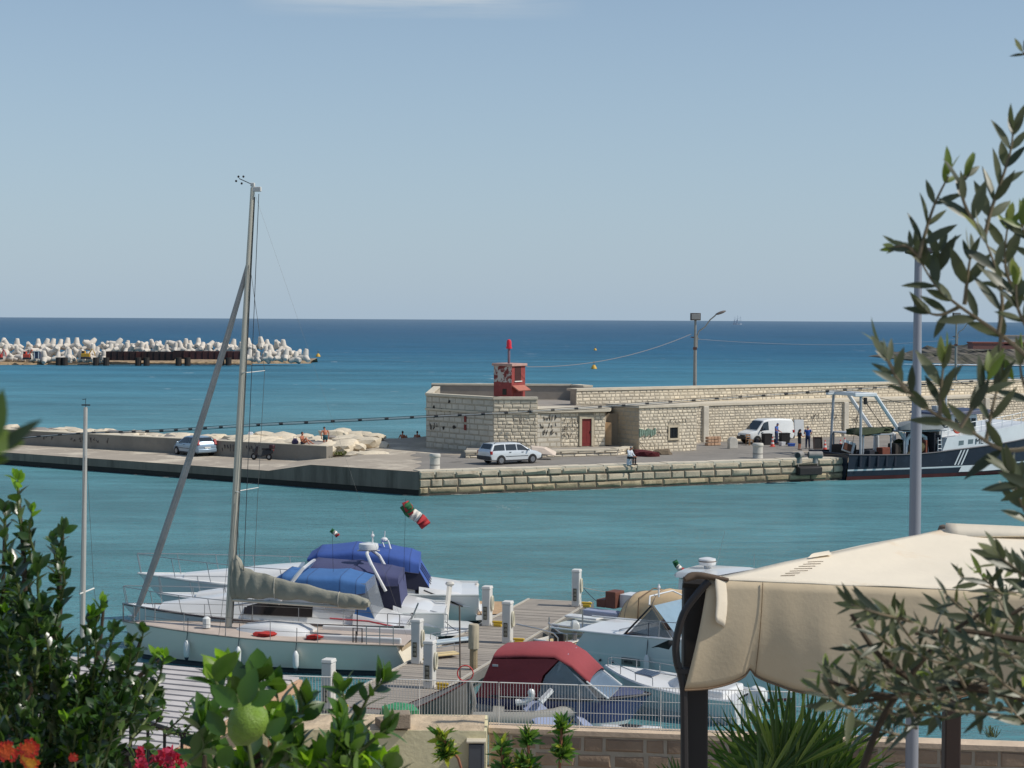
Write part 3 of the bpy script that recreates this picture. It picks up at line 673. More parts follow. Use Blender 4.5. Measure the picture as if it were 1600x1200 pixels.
# ================================================================ TETRAPOD BREAKWATER
tetc=mat('tetrapod_concrete',(212,204,192),.9,0,.16,.5,.3,3,.2,.0,stain=((150,138,122),.45,.55,.2))
def tetra_mesh():
    mb=MB(); dirs=[Vector((0,0,1))]+[Vector((math.cos(a)*.943,math.sin(a)*.943,-.333)) for a in (0,2.094,4.189)]
    for d in dirs: mb.tube([d*-.02,d*.5,d*1.62,d*1.72],[.78,.68,.45,.38],12)
    mb.ell((0,0,0),.76,12)
    return mb
Yb=on(200,571,0).y
proto=tetra_mesh().build('tetrapod',[tetc]); proto.location=(0,0,-500)
rg=random.Random(17); TR_=[]
sh=('upright','tilted','toppled','half-buried')
def tet(px,py,Y,s,i,first,rot):
    p=at(px,py,Y); o=proto if first else proto.copy()
    if not first: COL.objects.link(o)
    o.location=p; o.scale=(s,s,s); o.rotation_euler=rot; return o
spots=[]
for px in range(-18,482,13):
    for row in range(3):
        spots.append((px+rg.uniform(-5,5)+row*4,row))
cnt=0; seq={0:0,1:0,2:0}; seqt={}
for x,row in sorted(spots):
    if 168<x<378 and row==0: continue
    if x>478-row*10: continue
    tap=min(1,max(.35,(500-x)/75))
    base=561-row*8.5*tap-rg.uniform(0,4)
    if 168<x<378 and row==1: base-=5
    Y=Yb+2.5+row*2.8
    up=rg.random()
    if up<.5: rot=(rg.uniform(-.25,.25),rg.uniform(-.25,.25),rg.uniform(0,6.28))
    else: rot=(rg.uniform(-1.5,1.5),rg.uniform(-1.5,1.5),rg.uniform(0,6.28))
    kind='upright' if up<.5 else 'tilted'
    o=tet(x,base,Y,rg.uniform(.84,1.14),cnt,cnt==0,rot)
    if row==2: o.location.z+=.3
    place='above the rusty barge' if 165<x<385 else ('at the left end of the breakwater, near the orange digger' if x<90 else ('left of the rusty barge' if x<=168 else 'on the low right tip of the breakwater'))
    seq[row]+=1
    place='by the orange digger' if x<62 else ('by the site cabin' if x<110 else ('left of the rusty barge' if x<=168 else ('above the barge left half' if x<272 else ('above the barge right half' if x<385 else 'on the low right tip'))))
    i=seqt.get((place,row),0); seqt[(place,row)]=i+1
    tag(o,f'{kind} tetrapod, {ORD[i]} from left in {("front","middle","crest")[row]} row {place}','tetrapod','tetrapods heaped on the breakwater'); cnt+=1
# stone bank under them
mb=MB(); q=[at(-120,571,Yb),at(120,570,Yb),at(300,569,Yb),at(484,567.5,Yb)]
vs=[];fs=[]
for i in range(41):
    t=i/40; x=lerp(-150,486,t); p=on(x,571-3*t,0); hh=.5+.25*noise.noise(Vector((i*.7,0,0)))
    vs+=[(p.x,p.y,-.4),(p.x,p.y+.5,hh),(p.x,p.y+3,.7),(p.x,p.y+14,1.0),(p.x,p.y+18,-1)]
for i in range(40):
    for j in range(4): fs.append((i*5+j,(i+1)*5+j,(i+1)*5+j+1,i*5+j+1))
mb.add(vs,fs); tag(mb.build('rock_bank',[mat('bank_rock',(168,144,112),.9,0,.3,.9,.6,5,stain=((70,60,48),.7,.5,.2))],smooth=0),kind='structure')
# rusty barge hull
t=thing('rusty_barge','long dark rusty steel barge lying in front of the tetrapods','barge',at(277,565,Yb-2.2))
oB=Matrix.Translation(-Vector(t.location))
mb=MB(oB); rust=mat('barge_rust',(58,42,40),.85,.1,.35,.5,.2,6,stain=((92,50,44),.3,.5,.2)); rust2=mat('barge_red',(84,50,48),.85,.1,.3,.6)
for x0,x1,y0,y1,m_ in ((166,270,549,563,0),(271,287,548,561,0),(288,376,548.5,561.5,1)):
    A=at(x0,y1,Yb-2.6);B=at(x1,y1,Yb-2.6);z0=A.z;zz=at(x0,y0,Yb-2.6).z
    mb.hexa([(A.x,A.y,z0),(B.x,B.y,z0),(B.x,B.y+2.6,z0),(A.x,A.y+2.6,z0)],[(A.x,A.y,zz),(B.x,B.y,zz),(B.x,B.y+2.6,zz),(A.x,A.y+2.6,zz)],m_)
    n=int((x1-x0)/9)
    for i in range(n+1):
        q=A.lerp(B,i/max(1,n)); mb.box((q.x,q.y-.05,(z0+zz)/2),(.12,.12,zz-z0-.05),0,m_)
mb.build('hull',[rust,rust2],t,smooth=0)
mb=MB(oB)
A=at(90,567,Yb-2.4);B=at(392,566,Yb-2.4); mb.hexa([(A.x,A.y,.35),(B.x,B.y,.35),(B.x,B.y+1.2,.35),(A.x,A.y+1.2,.35)],[(A.x,A.y,.62),(B.x,B.y,.62),(B.x,B.y+1.2,.62),(A.x,A.y+1.2,.62)])
mb.build('deck_beam',[mat('beam_tan',(150,124,98),.85,0,.3,.8)],t,smooth=0)
for i,x in enumerate((92,101,150,166,216,229,279,293,346,357)):
    mb=MB(oB); p=at(x,564.5,Yb-2.9); mb.tube([(p.x,p.y,p.z-1.0),(p.x,p.y,p.z+.9)],.72,10); mb.build('float_drum',[mat('drum_black',(48,42,38),.8,0,.2)],t)
# site machines
def machine(px,py,Y,label,col,w):
    p=at(px,py,Y); t=thing('digger',label,'digger',p)
    y=mat('mach_'+col[0],col[1],.5,0,.1); dk=mat('mach_dark',(44,44,50),.6,0,.1)
    mb=MB(); mb.box((0,0,.9),(w,1.3,.8)); mb.box((-.25*w,0,1.6),(w*.42,1.1,.7)); mb.build('body',[y],t,bevel=.06)
    for s in (-1,1):
        mb=MB(); mb.box((0,s*.6,.28),(w*1.05,.4,.5)); mb.build('track',[dk],t,bevel=.12)
    mb=MB(); mb.tube([(.35*w,0,1.1),(.75*w,0,2.4),(1.05*w,0,1.5),(1.1*w,0,.7)],[.16,.15,.12,.1],8); mb.build('arm',[y],t)
    mb=MB(); mb.box((-.25*w,-.57,1.68),(w*.34,.03,.45)); mb.build('cab_window',[dk],t,smooth=0)
    return t
machine(42,562,Yb-1.0,'small orange-red digger at the foot of the tetrapods',('orange',(196,76,56)),1.6)
machine(134,561,Yb-1.0,'small yellow loader beside the left end of the rusty barge',('yellow',(196,152,50)),2.0)
machine(-2,562,Yb-1.2,'red machine at the far left edge of the breakwater',('red',(190,60,50)),1.6)
p=at(58,561,Yb-.8); t=thing('site_cabin','small dark blue and white site cabin among the left tetrapods','cabin',p)
mb=MB(); mb.box((0,0,.95),(1.5,1.2,1.7)); mb.build('body',[mat('cabin_navy',(52,60,84),.6,0,.1)],t,bevel=.04)
mb=MB(); mb.box((0,0,1.86),(1.7,1.4,.12)); mb.build('roof',[MATS['white_paint']],t,smooth=0)
for s in (-.5,.5):
    mb=MB(); mb.box((s,-.62,.95),(.2,.04,1.6)); mb.build('stripe',[MATS['white_paint']],t,smooth=0)
# ================================================================ BUOYS
by=mat('buoy_yellow',(200,158,54),.5,0,.15); 
def buoy(px,py,s,label):
    p=on(px,py,0); t=thing('buoy',label,'buoy',p,0,'yellow buoys on the sea')
    mb=MB(); mb.lathe([(.05,-.3),(.45,-.2),(.62,.05),(.5,.4),(.28,.75),(.18,.82)],n=14); o=mb.build('float',[by],t)
    mb=MB(); mb.tube([(0,0,.7),(0,0,1.35)],.05,6); mb.ell((0,0,1.4),.13,8); mb.build('topmark',[mat('buoy_dark',(90,74,40),.6,0,.1)],t)
    t.scale=(s,s,s); return t
buoy(928,576.5,1.15,'yellow buoy on the sea just left of the lamp post wire'); buoy(497,557.5,1.2,'small yellow buoy off the right tip of the tetrapods'); buoy(930,547.5,1.0,'smallest yellow buoy, far out in line above the other buoy')
# ================================================================ TALL SHIP AND HEADLAND
Ys=5200.; p=on(1152,504.5,0); p=at(1152,504,Ys); 
t=thing('tall_ship','faint grey three-masted sailing ship on the horizon','ship',(p.x,p.y,0))
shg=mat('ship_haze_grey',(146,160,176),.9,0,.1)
mb=MB(); mb.loft([[(x,-w,3.2+abs(x)*.08),(x,w,3.2+abs(x)*.08),(x,w*.6,-.5),(x,-w*.6,-.5)] for x,w in ((-13,.6),(-9,2.4),(0,3),(8,2.4),(14,.3))]); mb.build('hull',[shg],t,smooth=0)
for x,h in ((-7,24),(1,28),(9,26)):
    mb=MB(); mb.tube([(x,0,2),(x,0,h)],[.3,.15],6); m_=mb.build('mast',[shg],t)
    for zz,w in ((h*.45,4.6),(h*.65,3.4),(h*.82,2.4)):
        mb=MB(); mb.tube([(x-w,.5,zz),(x+w,-.5,zz)],.3,5); mb.build('yard',[shg],m_)
mb=MB(); mb.slab([(-7,0,4),(-12,0,4),(-7.5,0,15)],.3,0); mb.slab([(1,0,4),(-5,0,4),(.6,0,18)],.3,0); mb.build('furled_sail',[shg],t,smooth=0)
mb=MB(); mb.add([(-30,-4,.15),(24,-6,.15),(24,4,.15),(-30,4,.15)],[(0,1,2,3)]); tag(mb.build('wake',[mat('foam',(232,236,238),.8,0,.1)],t,smooth=0))
# headland
Yh=470.; mb=MB(); vs=[];fs=[]; nx=140; ny=14
for i in range(nx+1):
    for j in range(ny+1):
        u=i/nx; v=j/ny; x=lerp(1476,1980,u); p=on(x,551-2*(u),0)
        base=at(x,551,Yh); prof=max(0,1-math.exp(-u*16))*(1.6+u*8)+(noise.noise(Vector((u*22,v*7,1)))*1.3+noise.noise(Vector((u*70,v*20,3)))*.9)*min(1,u*9)
        ramp_=min(1,v*4)*(1-max(0,(v-.75)*4))
        vs.append((base.x,Yh+v*130,-.6+max(0,prof)*ramp_*(.75+.25*v)+.6*ramp_*(u>.02)))
for i in range(nx):
    for j in range(ny): a=i*(ny+1)+j; fs.append((a,a+ny+1,a+ny+2,a+1))
mb.add(vs,fs); tag(mb.build('headland',[mat('headland_rock',(112,104,92),.95,0,.3,.12,.8,.6,stain=((74,72,56),.06,.48,.1))],smooth=0),kind='structure')
mb=MB(); rg=random.Random(2)
for i in range(26):
    x=rg.uniform(1440,1600); p=at(x,551+rg.uniform(-1,1.5),Yh-4-rg.uniform(0,8)); w=rg.uniform(2,9)
    mb.add([(p.x-w,p.y-1.2,.06+.01*i),(p.x+w,p.y-.8,.06+.01*i),(p.x+w*.8,p.y+1.4,.06+.01*i),(p.x-w*.7,p.y+1,.06+.01*i)],[(0,1,2,3)])
tag(mb.build('surf',[MATS['foam']],smooth=0),kind='stuff')
for i,(px,h,w,lb) in enumerate(((1565,1.6,9,'low reddish building on the headland behind the olive leaves'),(1592,2.4,5,'small pale building near the right edge of the headland'))):
    p=at(px,538,Yh+45); t=thing('far_building',lb,'building',(p.x,p.y,3.6+1.2*i))
    mb=MB(); mb.box((0,0,h/2),(w*2,6,h)); mb.build('wall',[mat('far_wall%d'%i,((140,100,92),(190,182,170))[i],.9,0,.1)],t,smooth=0)
    mb=MB(); mb.box((0,0,h+.2),(w*2.05,6.3,.4)); mb.build('roof',[mat('far_roof%d'%i,((150,92,80),(170,160,150))[i],.9,0,.1)],t,smooth=0)
# ================================================================ VEHICLES
tyre=mat('tyre',(30,30,32),.8,0,.1); rimm=mat('rim',(150,152,156),.35,.7,.05); glassd=mat('car_glass',(34,44,50),.08,0,.1,spec=.8)
trimd=mat('dark_trim',(46,47,50),.6,0,.08); redlens=mat('red_lens',(150,24,26),.25,0,.05); clearlens=mat('clear_lens',(208,212,214),.15,0,.03)
plate=mat('number_plate',(214,214,206),.5,0,.05)
def car(name,label,loc,rz,paint,st,wheels,wr,sidewin,screen,rear,bumper_z,opts=''):
    t=thing(name,label,'van' if 'van' in name else 'car',loc,rz)
    def ip(x):
        for i in range(len(st)-1):
            if st[i][0]<=x<=st[i+1][0]:
                f=(x-st[i][0])/(st[i+1][0]-st[i][0]); return [lerp(a,b,f) for a,b in zip(st[i],st[i+1])]
        return list(st[0] if x<st[0][0] else st[-1])
    def ring(s):
        x,zb,zl,zt,wl,wt=s; h=[(wl*.86,zb),(wl*.985,zb+.09),(wl*1.0,lerp(zb,zl,.45)),(wl*1.0,lerp(zb,zl,.75)),(wl*.965,zl),(lerp(wl*.965,wt,.85),lerp(zl,zt,.88)),(wt*.9,zt-.005),(wt*.5,zt+.012*min(1,(zt-zl)*8))]
        return [(x,-y,z) for y,z in h]+[(x,y,z) for y,z in reversed(h)]
    mb=MB(); mb.loft([ring(s) for s in st],0)
    # dark sill band
    body=mb.build('body',[paint],t,smooth=32)
    def side(x,v,s,o=.014):
        _,zb,zl,zt,wl,wt=ip(x); y0,z0=wl*.965,zl; y1,z1=lerp(wl*.965,wt,.85),lerp(zl,zt,.88)
        return Vector((x,s*(lerp(y0,y1,v)+o),lerp(z0,z1,v)))
    for s in (-1,1):
        for (xa,xb,xc,xd) in sidewin:      # bottom rear, bottom front, top front, top rear
            mb=MB(); n=4; P=[side(lerp(xa,xb,i/n),.06,s) for i in range(n+1)]; Q=[side(lerp(xd,xc,i/n),.92,s) for i in range(n+1)]
            mb.loft([P,Q],0,(0,0),closed=False); mb.build('side_window',[glassd],t,smooth=60)
    def cross(xa,xb,name,m,f0=.1,f1=.93,wf=.9,lift=.018,par=None):
        a,b=ip(xa),ip(xb); mb=MB(); P=[];
        for f in (f0,f1):
            x=lerp(xa,xb,f); q=ip(x); 
            w=q[5]*wf if f>.5 else min(q[5],q[4])*wf
            P.append([(x,-w,q[3]),(x,w,q[3])])
        A=[Vector(P[0][0]),Vector(P[0][1]),Vector(P[1][1]),Vector(P[1][0])]
        nn=(A[1]-A[0]).cross(A[2]-A[0]).normalized(); nn=nn if nn.z>0 else -nn
        A=[p+nn*lift for p in A]; mb.slab(A,.008,0,nn); return mb.build(name,[m],par or t,smooth=0)
    cross(screen[0],screen[1],'windscreen',glassd)
    if rear: cross(rear[0],rear[1],'rear_window',glassd,.12,.86,.86)
    W=max(s[4] for s in st)
    for x in wheels:
        for s in (-1,1):
            mb=MB(); m=Matrix.Rotation(R(90),3,'X')
            mb.lathe([(wr*.96,-.10),(wr*1.0,-.07),(wr*1.0,.07),(wr*.96,.10)],(x,s*(W-.08),wr),20,m=m); w_=mb.build('wheel',[tyre],t)
            mb=MB(); mb.lathe([(wr*.62,-.012),(wr*.6,.012)],(x,s*(W+.02),wr),14,m=m)
            for k in range(6):
                a_=k*1.047; mb.box((x+math.cos(a_)*wr*.36,s*(W+.035),wr+math.sin(a_)*wr*.36),(wr*.5,.012,.05),0,0,0,-a_)
            mb.build('rim',[rimm],w_)
            mb=MB(); n=14; P=[];Q=[]     # dark wheel arch lip
            for k in range(n+1):
                a_=math.pi*(k/n); P.append((x+math.cos(a_)*wr*1.2,s*(W+.006),wr+math.sin(a_)*wr*1.2)); Q.append((x+math.cos(a_)*wr*.9,s*(W+.006),wr+math.sin(a_)*wr*.9))
            mb.loft([P,Q],0,(0,0),closed=False); mb.build('wheel_arch',[trimd],t,smooth=0)
    xr,xf=st[0][0],st[-1][0]; wr_=ip(xr+.1)[4]; wf_=ip(xf-.1)[4]
    mb=MB(); mb.box((xr+.06,0,bumper_z),(.22,wr_*1.98,.26)); mb.build('rear_bumper',[trimd if 'd' in opts else paint],t,bevel=.05)
    mb=MB(); mb.box((xf-.10,0,bumper_z-.02),(.28,wf_*1.96,.26)); mb.build('front_bumper',[trimd if 'd' in opts else paint],t,bevel=.05)
    for s in (-1,1):
        q=ip(xr+.13); z=q[2]-.10
        mb=MB(); hh=.34 if 'h' in opts else .22
        if 'h' in opts: q=ip(xr+.30); mb.box((xr+.16,s*(q[4]-.10),z+.2),(.26,.2,.42),0,0,0,R(22))
        else: mb.box((xr+.1,s*(q[4]-.06),z),(.16,.16,hh))
        mb.build('tail_light',[redlens],t,bevel=.02)
        q=ip(xf-.16); mb=MB(); mb.box((xf-.14,s*(q[4]*.72),q[2]-.10),(.2,.34,.15)); mb.build('headlight',[clearlens],t,bevel=.03)
        xm=screen[0]-.28; q=ip(xm); mb=MB(); mb.box((xm,s*(q[4]+.09),q[2]+.06),(.09,.19,.13)); mb.build('mirror',[trimd if 'v' in opts else paint],t,bevel=.03)
        for xh in opts_h.get(name,()):
            mb=MB(); q=ip(xh); mb.box((xh,s*(q[4]+.012),q[2]-.10),(.16,.03,.035)); mb.build('door_handle',[trimd],t,smooth=0)
    q=ip(xr+.08); mb=MB(); mb.box((xr-.015 if 'h' not in opts else xr-.06,0,bumper_z+.22),(.02,.5,.11)); mb.build('number_plate',[plate],t,smooth=0)
    mb=MB(); mb.box((xf-.03,0,bumper_z+.16),(.12,wf_*.8,.12)); mb.build('grille',[trimd],t,smooth=0)
    # sills and door seams
    mb=MB()
    for s in (-1,1):
        mb.box((0,s*(W-.03),.26),(abs(wheels[1]-wheels[0])-2.3*wr,.07,.1)); mb.box(((wheels[0]+wheels[1])/2,s*(W+.004),.55),(abs(wheels[1]-wheels[0])-2.4*wr,.02,.035))
    mb.build('side_trim',[trimd],t,smooth=0)
    return t,ip,side
opts_h={'estate_car':(-.55,.45),'hatchback':(.15,),'delivery_van':(.95,)}
silver=mat('silver_white_paint',(208,214,218),.28,.15,.03,coat=.5); lblue=mat('light_blue_paint',(142,164,182),.3,.3,.03,coat=.5); vwhite=mat('van_white',(226,228,226),.35,0,.04,coat=.3)
p=on(797,724,ZR)
eg,ip,sd=car('estate_car','silver-white estate car parked on the asphalt before the stone bastion',(p.x,p.y,ZR+.01),R(34),silver,
 [(-2.14,.42,.84,.86,.72,.70),(-2.09,.30,.90,.93,.80,.74),(-2.0,.28,.92,1.06,.835,.70),(-1.80,.25,.93,1.40,.84,.62),(-1.2,.23,.93,1.455,.85,.62),(0,.22,.92,1.45,.85,.62),(.42,.22,.91,1.40,.85,.60),(1.18,.22,.89,.93,.84,.76),(1.7,.24,.80,.83,.82,.72),(2.03,.30,.67,.70,.77,.68),(2.14,.40,.55,.57,.69,.6)],
 (-1.28,1.27),.30,[(-1.93,-.98,-.95,-1.72),(-.88,-.02,-.02,-.86),(.06,1.02,.50,.06)],(1.18,.42),(-2.04,-1.78),.46,'d')
mb=MB()
for s in (-1,1): mb.tube([(-1.7,s*.58,1.43),(-1.5,s*.58,1.53),(.1,s*.58,1.53),(.3,s*.58,1.44)],.02,6)
mb.build('roof_rail',[trimd],eg)
p=on(305,710.5,ZL)
car('hatchback','light blue hatchback seen from behind beside the low wall',(p.x,p.y-.3,ZL+.01),R(130),lblue,
 [(-1.90,.40,.80,.82,.70,.68),(-1.85,.28,.92,.95,.79,.70),(-1.72,.25,.94,1.15,.815,.64),(-1.50,.24,.95,1.40,.82,.58),(-.9,.22,.93,1.48,.825,.58),(.1,.22,.91,1.47,.825,.58),(.5,.22,.90,1.40,.825,.56),(1.25,.22,.87,.92,.81,.72),(1.62,.25,.76,.80,.77,.66),(1.84,.32,.60,.63,.70,.6),(1.9,.4,.5,.52,.62,.55)],
 (-1.18,1.27),.29,[(-1.45,-.45,-.45,-1.3),(-.38,1.05,.52,-.38)],(1.25,.5),(-1.78,-1.46),.45,'h')
p=on(1196,692.5,ZR)
vn,ip,sd=car('delivery_van','white panel van with its rear doors open in front of the breakwater wall',(p.x,p.y,ZR+.01),R(208),vwhite,
 [(-2.2,.45,1.0,1.05,.83,.80),(-2.16,.34,1.05,1.75,.87,.74),(-2.05,.32,1.05,1.90,.885,.74),(-1,.30,1.05,1.96,.89,.75),(.3,.28,1.05,1.95,.89,.75),(.72,.28,1.04,1.84,.89,.72),(1.42,.28,1.0,1.05,.88,.80),(1.85,.30,.93,.96,.86,.76),(2.12,.36,.80,.84,.80,.72),(2.22,.45,.66,.68,.72,.64)],
 (-1.45,1.42),.31,[(.30,1.22,.78,.32)],(1.42,.72),None,.5,'dv')
mb=MB(); mb.hexa([(-2.2,.84,.55),(-2.24,.90,.55),(-3.0,1.1,.55),(-2.98,1.04,.55)],[(-2.2,.76,1.86),(-2.24,.82,1.86),(-2.98,1.02,1.86),(-2.96,.96,1.86)]); d_=mb.build('rear_door',[vwhite],vn,smooth=0,bevel=.02)
mb=MB(); mb.hexa([(-2.2,-.90,.55),(-2.24,-.84,.55),(-2.85,-.60,.55),(-2.83,-.66,.55)],[(-2.2,-.82,1.86),(-2.24,-.76,1.86),(-2.83,-.54,1.86),(-2.81,-.60,1.86)]); mb.build('rear_door',[vwhite],vn,smooth=0,bevel=.02)
mb=MB(); mb.box((-2.205,0,1.2),(.05,1.4,1.2)); mb.build('load_bay',[mat('bay_dark',(40,38,38),.9,0,.2)],vn,smooth=0)
mb=MB(); mb.box((.95,-.905,.98),(.02,.03,.6)); mb.box((.25,-.905,.95),(.02,.03,1.0)); mb.box((-1.0,-.905,.9),(2.2,.02,.02)); mb.box((-1.2,-.91,.86),(.12,.03,.12)); mb.build('door_seam',[trimd],vn,smooth=0)
# motor scooter
p=on(425,716,ZL+.05); q=lwp(425)-nlw*1.2
t=thing('scooter','dark motor scooter leaning by the low grey wall','scooter',(q.x,q.y,ZL),R(160))
scb=mat('scooter_black',(38,36,40),.35,0,.1); 
for x in (-.62,.62):
    mb=MB(); mb.lathe([(.2,-.05),(.25,-.03),(.25,.03),(.2,.05)],(x,0,.25),18,m=Matrix.Rotation(R(90),3,'X')); w_=mb.build('wheel',[tyre],t)
    mb=MB(); mb.lathe([(.12,-.055),(.12,.055)],(x,0,.25),12,m=Matrix.Rotation(R(90),3,'X')); mb.build('rim',[rimm],w_)
mb=MB(); mb.loft([[(x,-w,z0),(x,w,z0),(x,w*.8,z1),(x,-w*.8,z1)] for x,w,z0,z1 in ((-.92,.08,.5,.72),(-.6,.17,.4,.78),(-.15,.18,.28,.72),(-.05,.15,.24,.34),(.3,.15,.24,.33),(.36,.16,.25,.4))]); mb.build('body',[scb],t,bevel=.03)
mb=MB(); mb.loft([[(x-.05,-w,z),(x-.05,w,z),(x+.05,w*.8,z),(x+.05,-w*.8,z)] for x,w,z in ((.42,.2,.25),(.50,.22,.55),(.42,.19,.85),(.36,.12,.98))]); mb.tube([(.62,0,.25),(.4,0,.95)],.035,8); mb.build('front_shield',[scb],t,bevel=.03)
mb=MB(); mb.box((-.42,0,.82),(.72,.27,.12)); mb.build('seat',[mat('seat_black',(30,28,30),.8,0,.1)],t,bevel=.05)
mb=MB(); mb.tube([(.3,-.32,1.06),(.37,-.1,1.0),(.37,.1,1.0),(.3,.32,1.06)],.022,8); h_=mb.build('handlebar',[scb],t)
for s in (-1,1):
    mb=MB(); mb.tube([(.34,s*.25,1.05),(.38,s*.32,1.22)],.01,5); mb.ell((.38,s*.33,1.24),(.015,.07,.045),8); mb.build('mirror',[scb],h_)
mb=MB(); mb.box((-.86,0,1.0),(.36,.36,.3)); mb.build('top_box',[mat('topbox_maroon',(64,34,40),.5,0,.1)],t,bevel=.06)
mb=MB(); mb.ell((.5,0,.8),(.04,.09,.07),10); mb.build('headlight',[clearlens],t)
mb=MB(); mb.ell((-.98,0,.75),(.03,.08,.05),8); mb.build('tail_light',[redlens],t)
# ================================================================ PEOPLE
skin=mat('skin_tan',(176,110,82),.6,0,.06,4); hairm=mat('hair_dark',(42,34,30),.7,0,.1); hairg=mat('hair_grey',(150,146,142),.7,0,.1)
def cloth(n,c): return mat('cloth_'+n,c,.9,0,.12,6)
def limb(mb,a,b,c,r0,r1,r2,n=9):
    a,b,c=Vector(a),Vector(b),Vector(c); mb.tube([a,a.lerp(b,.5),b,b.lerp(c,.35),c],[r0,(r0+r1)*.52,r1,(r1*1.02),r2],n)
    mb.ell(a,r0,8); mb.ell(b,r1*1.02,8); mb.ell(c,r2,8)
def hand(mb,w,d,up):
    w=Vector(w); d=Vector(d).normalized(); s=d.cross(Vector(up)).normalized(); u=s.cross(d)
    mb.tube([w,w+d*.05,w+d*.09],[.026,.036,.034],8,flat=.6)
    for k,l in enumerate((.062,.075,.08,.07)):
        o=w+d*.085+s*(-.027+.018*k); mb.tube([o,o+d*l*.5,o+d*l*.85-u*l*.35],[.0115,.0105,.009],6)
    o=w+d*.03-s*.03; mb.tube([o,o+(d-s*.8)*.03,o+(d*1.2-s*.5)*.055],[.013,.012,.010],6)
def person(label,loc,rz,J,top=None,bottom=None,hair=hairm,sleeve=.45,legs=1.0,longhair=0,scale=1,shoes=None,skinm=None,group=None):
    """J: joints hip, chest, neck, head, and per side (R,L): sh,el,wr,hp,kn,an,to ; faces -Y"""
    t=thing('person',label,'person',loc,rz,group); t.scale=(scale,)*3
    V=lambda k:Vector(J[k])
    mb=MB()
    hip,ch,nk,hd=V('hip'),V('chest'),V('neck'),V('head'); up=(nk-hip).normalized()
    side=(V('shL')-V('shR')).normalized(); fwd=side.cross(up).normalized()   # fwd points where the chest faces
    def ringe(c,wx,wy): return [c+side*math.cos(2*math.pi*k/12)*wx+fwd*math.sin(2*math.pi*k/12)*wy for k in range(12)]
    tor=[(hip-up*.08,.13,.10),(hip,.165,.12),(hip.lerp(ch,.45),.135,.10),(ch,.165,.115),(ch.lerp(nk,.6),.17,.10),(nk-up*.02,.075,.07)]
    mb.loft([ringe(*x) for x in tor])
    mb.tube([nk-up*.06,hd],[.06,.052],10)
    hu=(hd-nk).normalized(); hf=(fwd-hu*fwd.dot(hu)).normalized()
    if 'look' in J: hf=(Vector(J['look'])-hu*Vector(J['look']).dot(hu)).normalized()
    hs=hf.cross(hu); Mh=Matrix((hs,hf,hu)).transposed()
    mb.ell(hd,(.075,.095,.115),14,0,Mh); mb.ell(hd+hf*.03-hu*.06,(.055,.06,.055),10,0,Mh)
    mb.tube([hd+hf*.085+hu*.02,hd+hf*.108-hu*.02],[.01,.018],6)
    for s in (-1,1):
        mb.ell(hd+hs*.078*s-hu*.005,(.012,.022,.032),8,0,Mh)
    for s in 'RL':
        limb(mb,V('sh'+s),V('el'+s),V('wr'+s),.052,.04,.028)
        d=(V('wr'+s)-V('el'+s)).normalized(); hand(mb,V('wr'+s),d,fwd if abs(d.dot(fwd))<.8 else up)
        limb(mb,V('hp'+s),V('kn'+s),V('an'+s),.085,.058,.038)
        a,o=V('an'+s),V('to'+s); mb.tube([a+(a-o)*.25-Vector((0,0,.03)),a.lerp(o,.5),o],[.036,.042,.03],8,flat=.8)
    b=mb.build('body',[skinm or skin],t,smooth=180)
    m=b.modifiers.new('Remesh','REMESH'); m.mode='VOXEL'; m.voxel_size=.0125; m.use_smooth_shade=True
    m=b.modifiers.new('Smooth','SMOOTH'); m.factor=.5; m.iterations=2
    # face
    for s in (-1,1):
        e=MB(); e.ell(hd+hf*.082+hs*.032*s+hu*.012,(.014,.008,.009),8,0,Mh); e.build('eye',[mat('eye_dark',(34,28,26),.3,0,0)],t)
    e=MB(); e.ell(hd+hf*.088-hu*.062,(.024,.008,.007),8,0,Mh); e.build('mouth',[mat('lips',(140,74,66),.6,0,0)],t)
    h=MB(); h.ell(hd-hf*.022+hu*.028,(.086,.095,.108),12,0,Mh)
    if longhair: h.tube([hd-hf*.06+hu*.02,hd-hf*.09-hu*.1,nk-hf*.09-up*longhair],[.08,.075,.04],10)
    h.build('hair',[hair],t)
    if top:
        c=MB(); tt=[(hip+up*.01,.178,.133),(hip.lerp(ch,.45),.158,.122),(ch,.185,.135),(ch.lerp(nk,.6),.188,.118),(nk-up*.03,.088,.082)]
        c.loft([ringe(*x) for x in tt])
        for s in 'RL':
            a,e_=V('sh'+s),V('el'+s); w=V('wr'+s)
            c.ell(a,.074,10)
            if sleeve<=1: c.tube([a,a.lerp(e_,sleeve)],[.072,.066],10)
            else: c.tube([a,e_,e_.lerp(w,sleeve-1)],[.072,.058,.044],10); c.ell(e_,.058,8)
        c=c.build('shirt',[top],t,smooth=180); m=c.modifiers.new('Remesh','REMESH'); m.mode='VOXEL'; m.voxel_size=.014; m.use_smooth_shade=True
    if bottom:
        c=MB(); c.loft([ringe(hip-up*.11,.15,.125),ringe(hip+up*.0,.178,.135),ringe(hip+up*.09,.168,.125)])
        for s in 'RL':
            a,k,n_=V('hp'+s),V('kn'+s),V('an'+s)
            c.ell(a,.104,10)
            if legs<=1: c.tube([a,a.lerp(k,legs)],[.103,.085],10)
            else: c.tube([a,k,k.lerp(n_,legs-1)],[.103,.076,.062],10); c.ell(k,.076,8)
        c=c.build('trousers',[bottom],t,smooth=180); m=c.modifiers.new('Remesh','REMESH'); m.mode='VOXEL'; m.voxel_size=.015; m.use_smooth_shade=True
    if shoes:
        for s in 'RL':
            a,o=V('an'+s),V('to'+s); c=MB(); c.tube([a+(a-o)*.35-Vector((0,0,.03)),a.lerp(o,.4)-Vector((0,0,.012)),o+(o-a)*.12],[.046,.05,.036],8,flat=.85); c.build('shoe',[shoes],t)
    return t
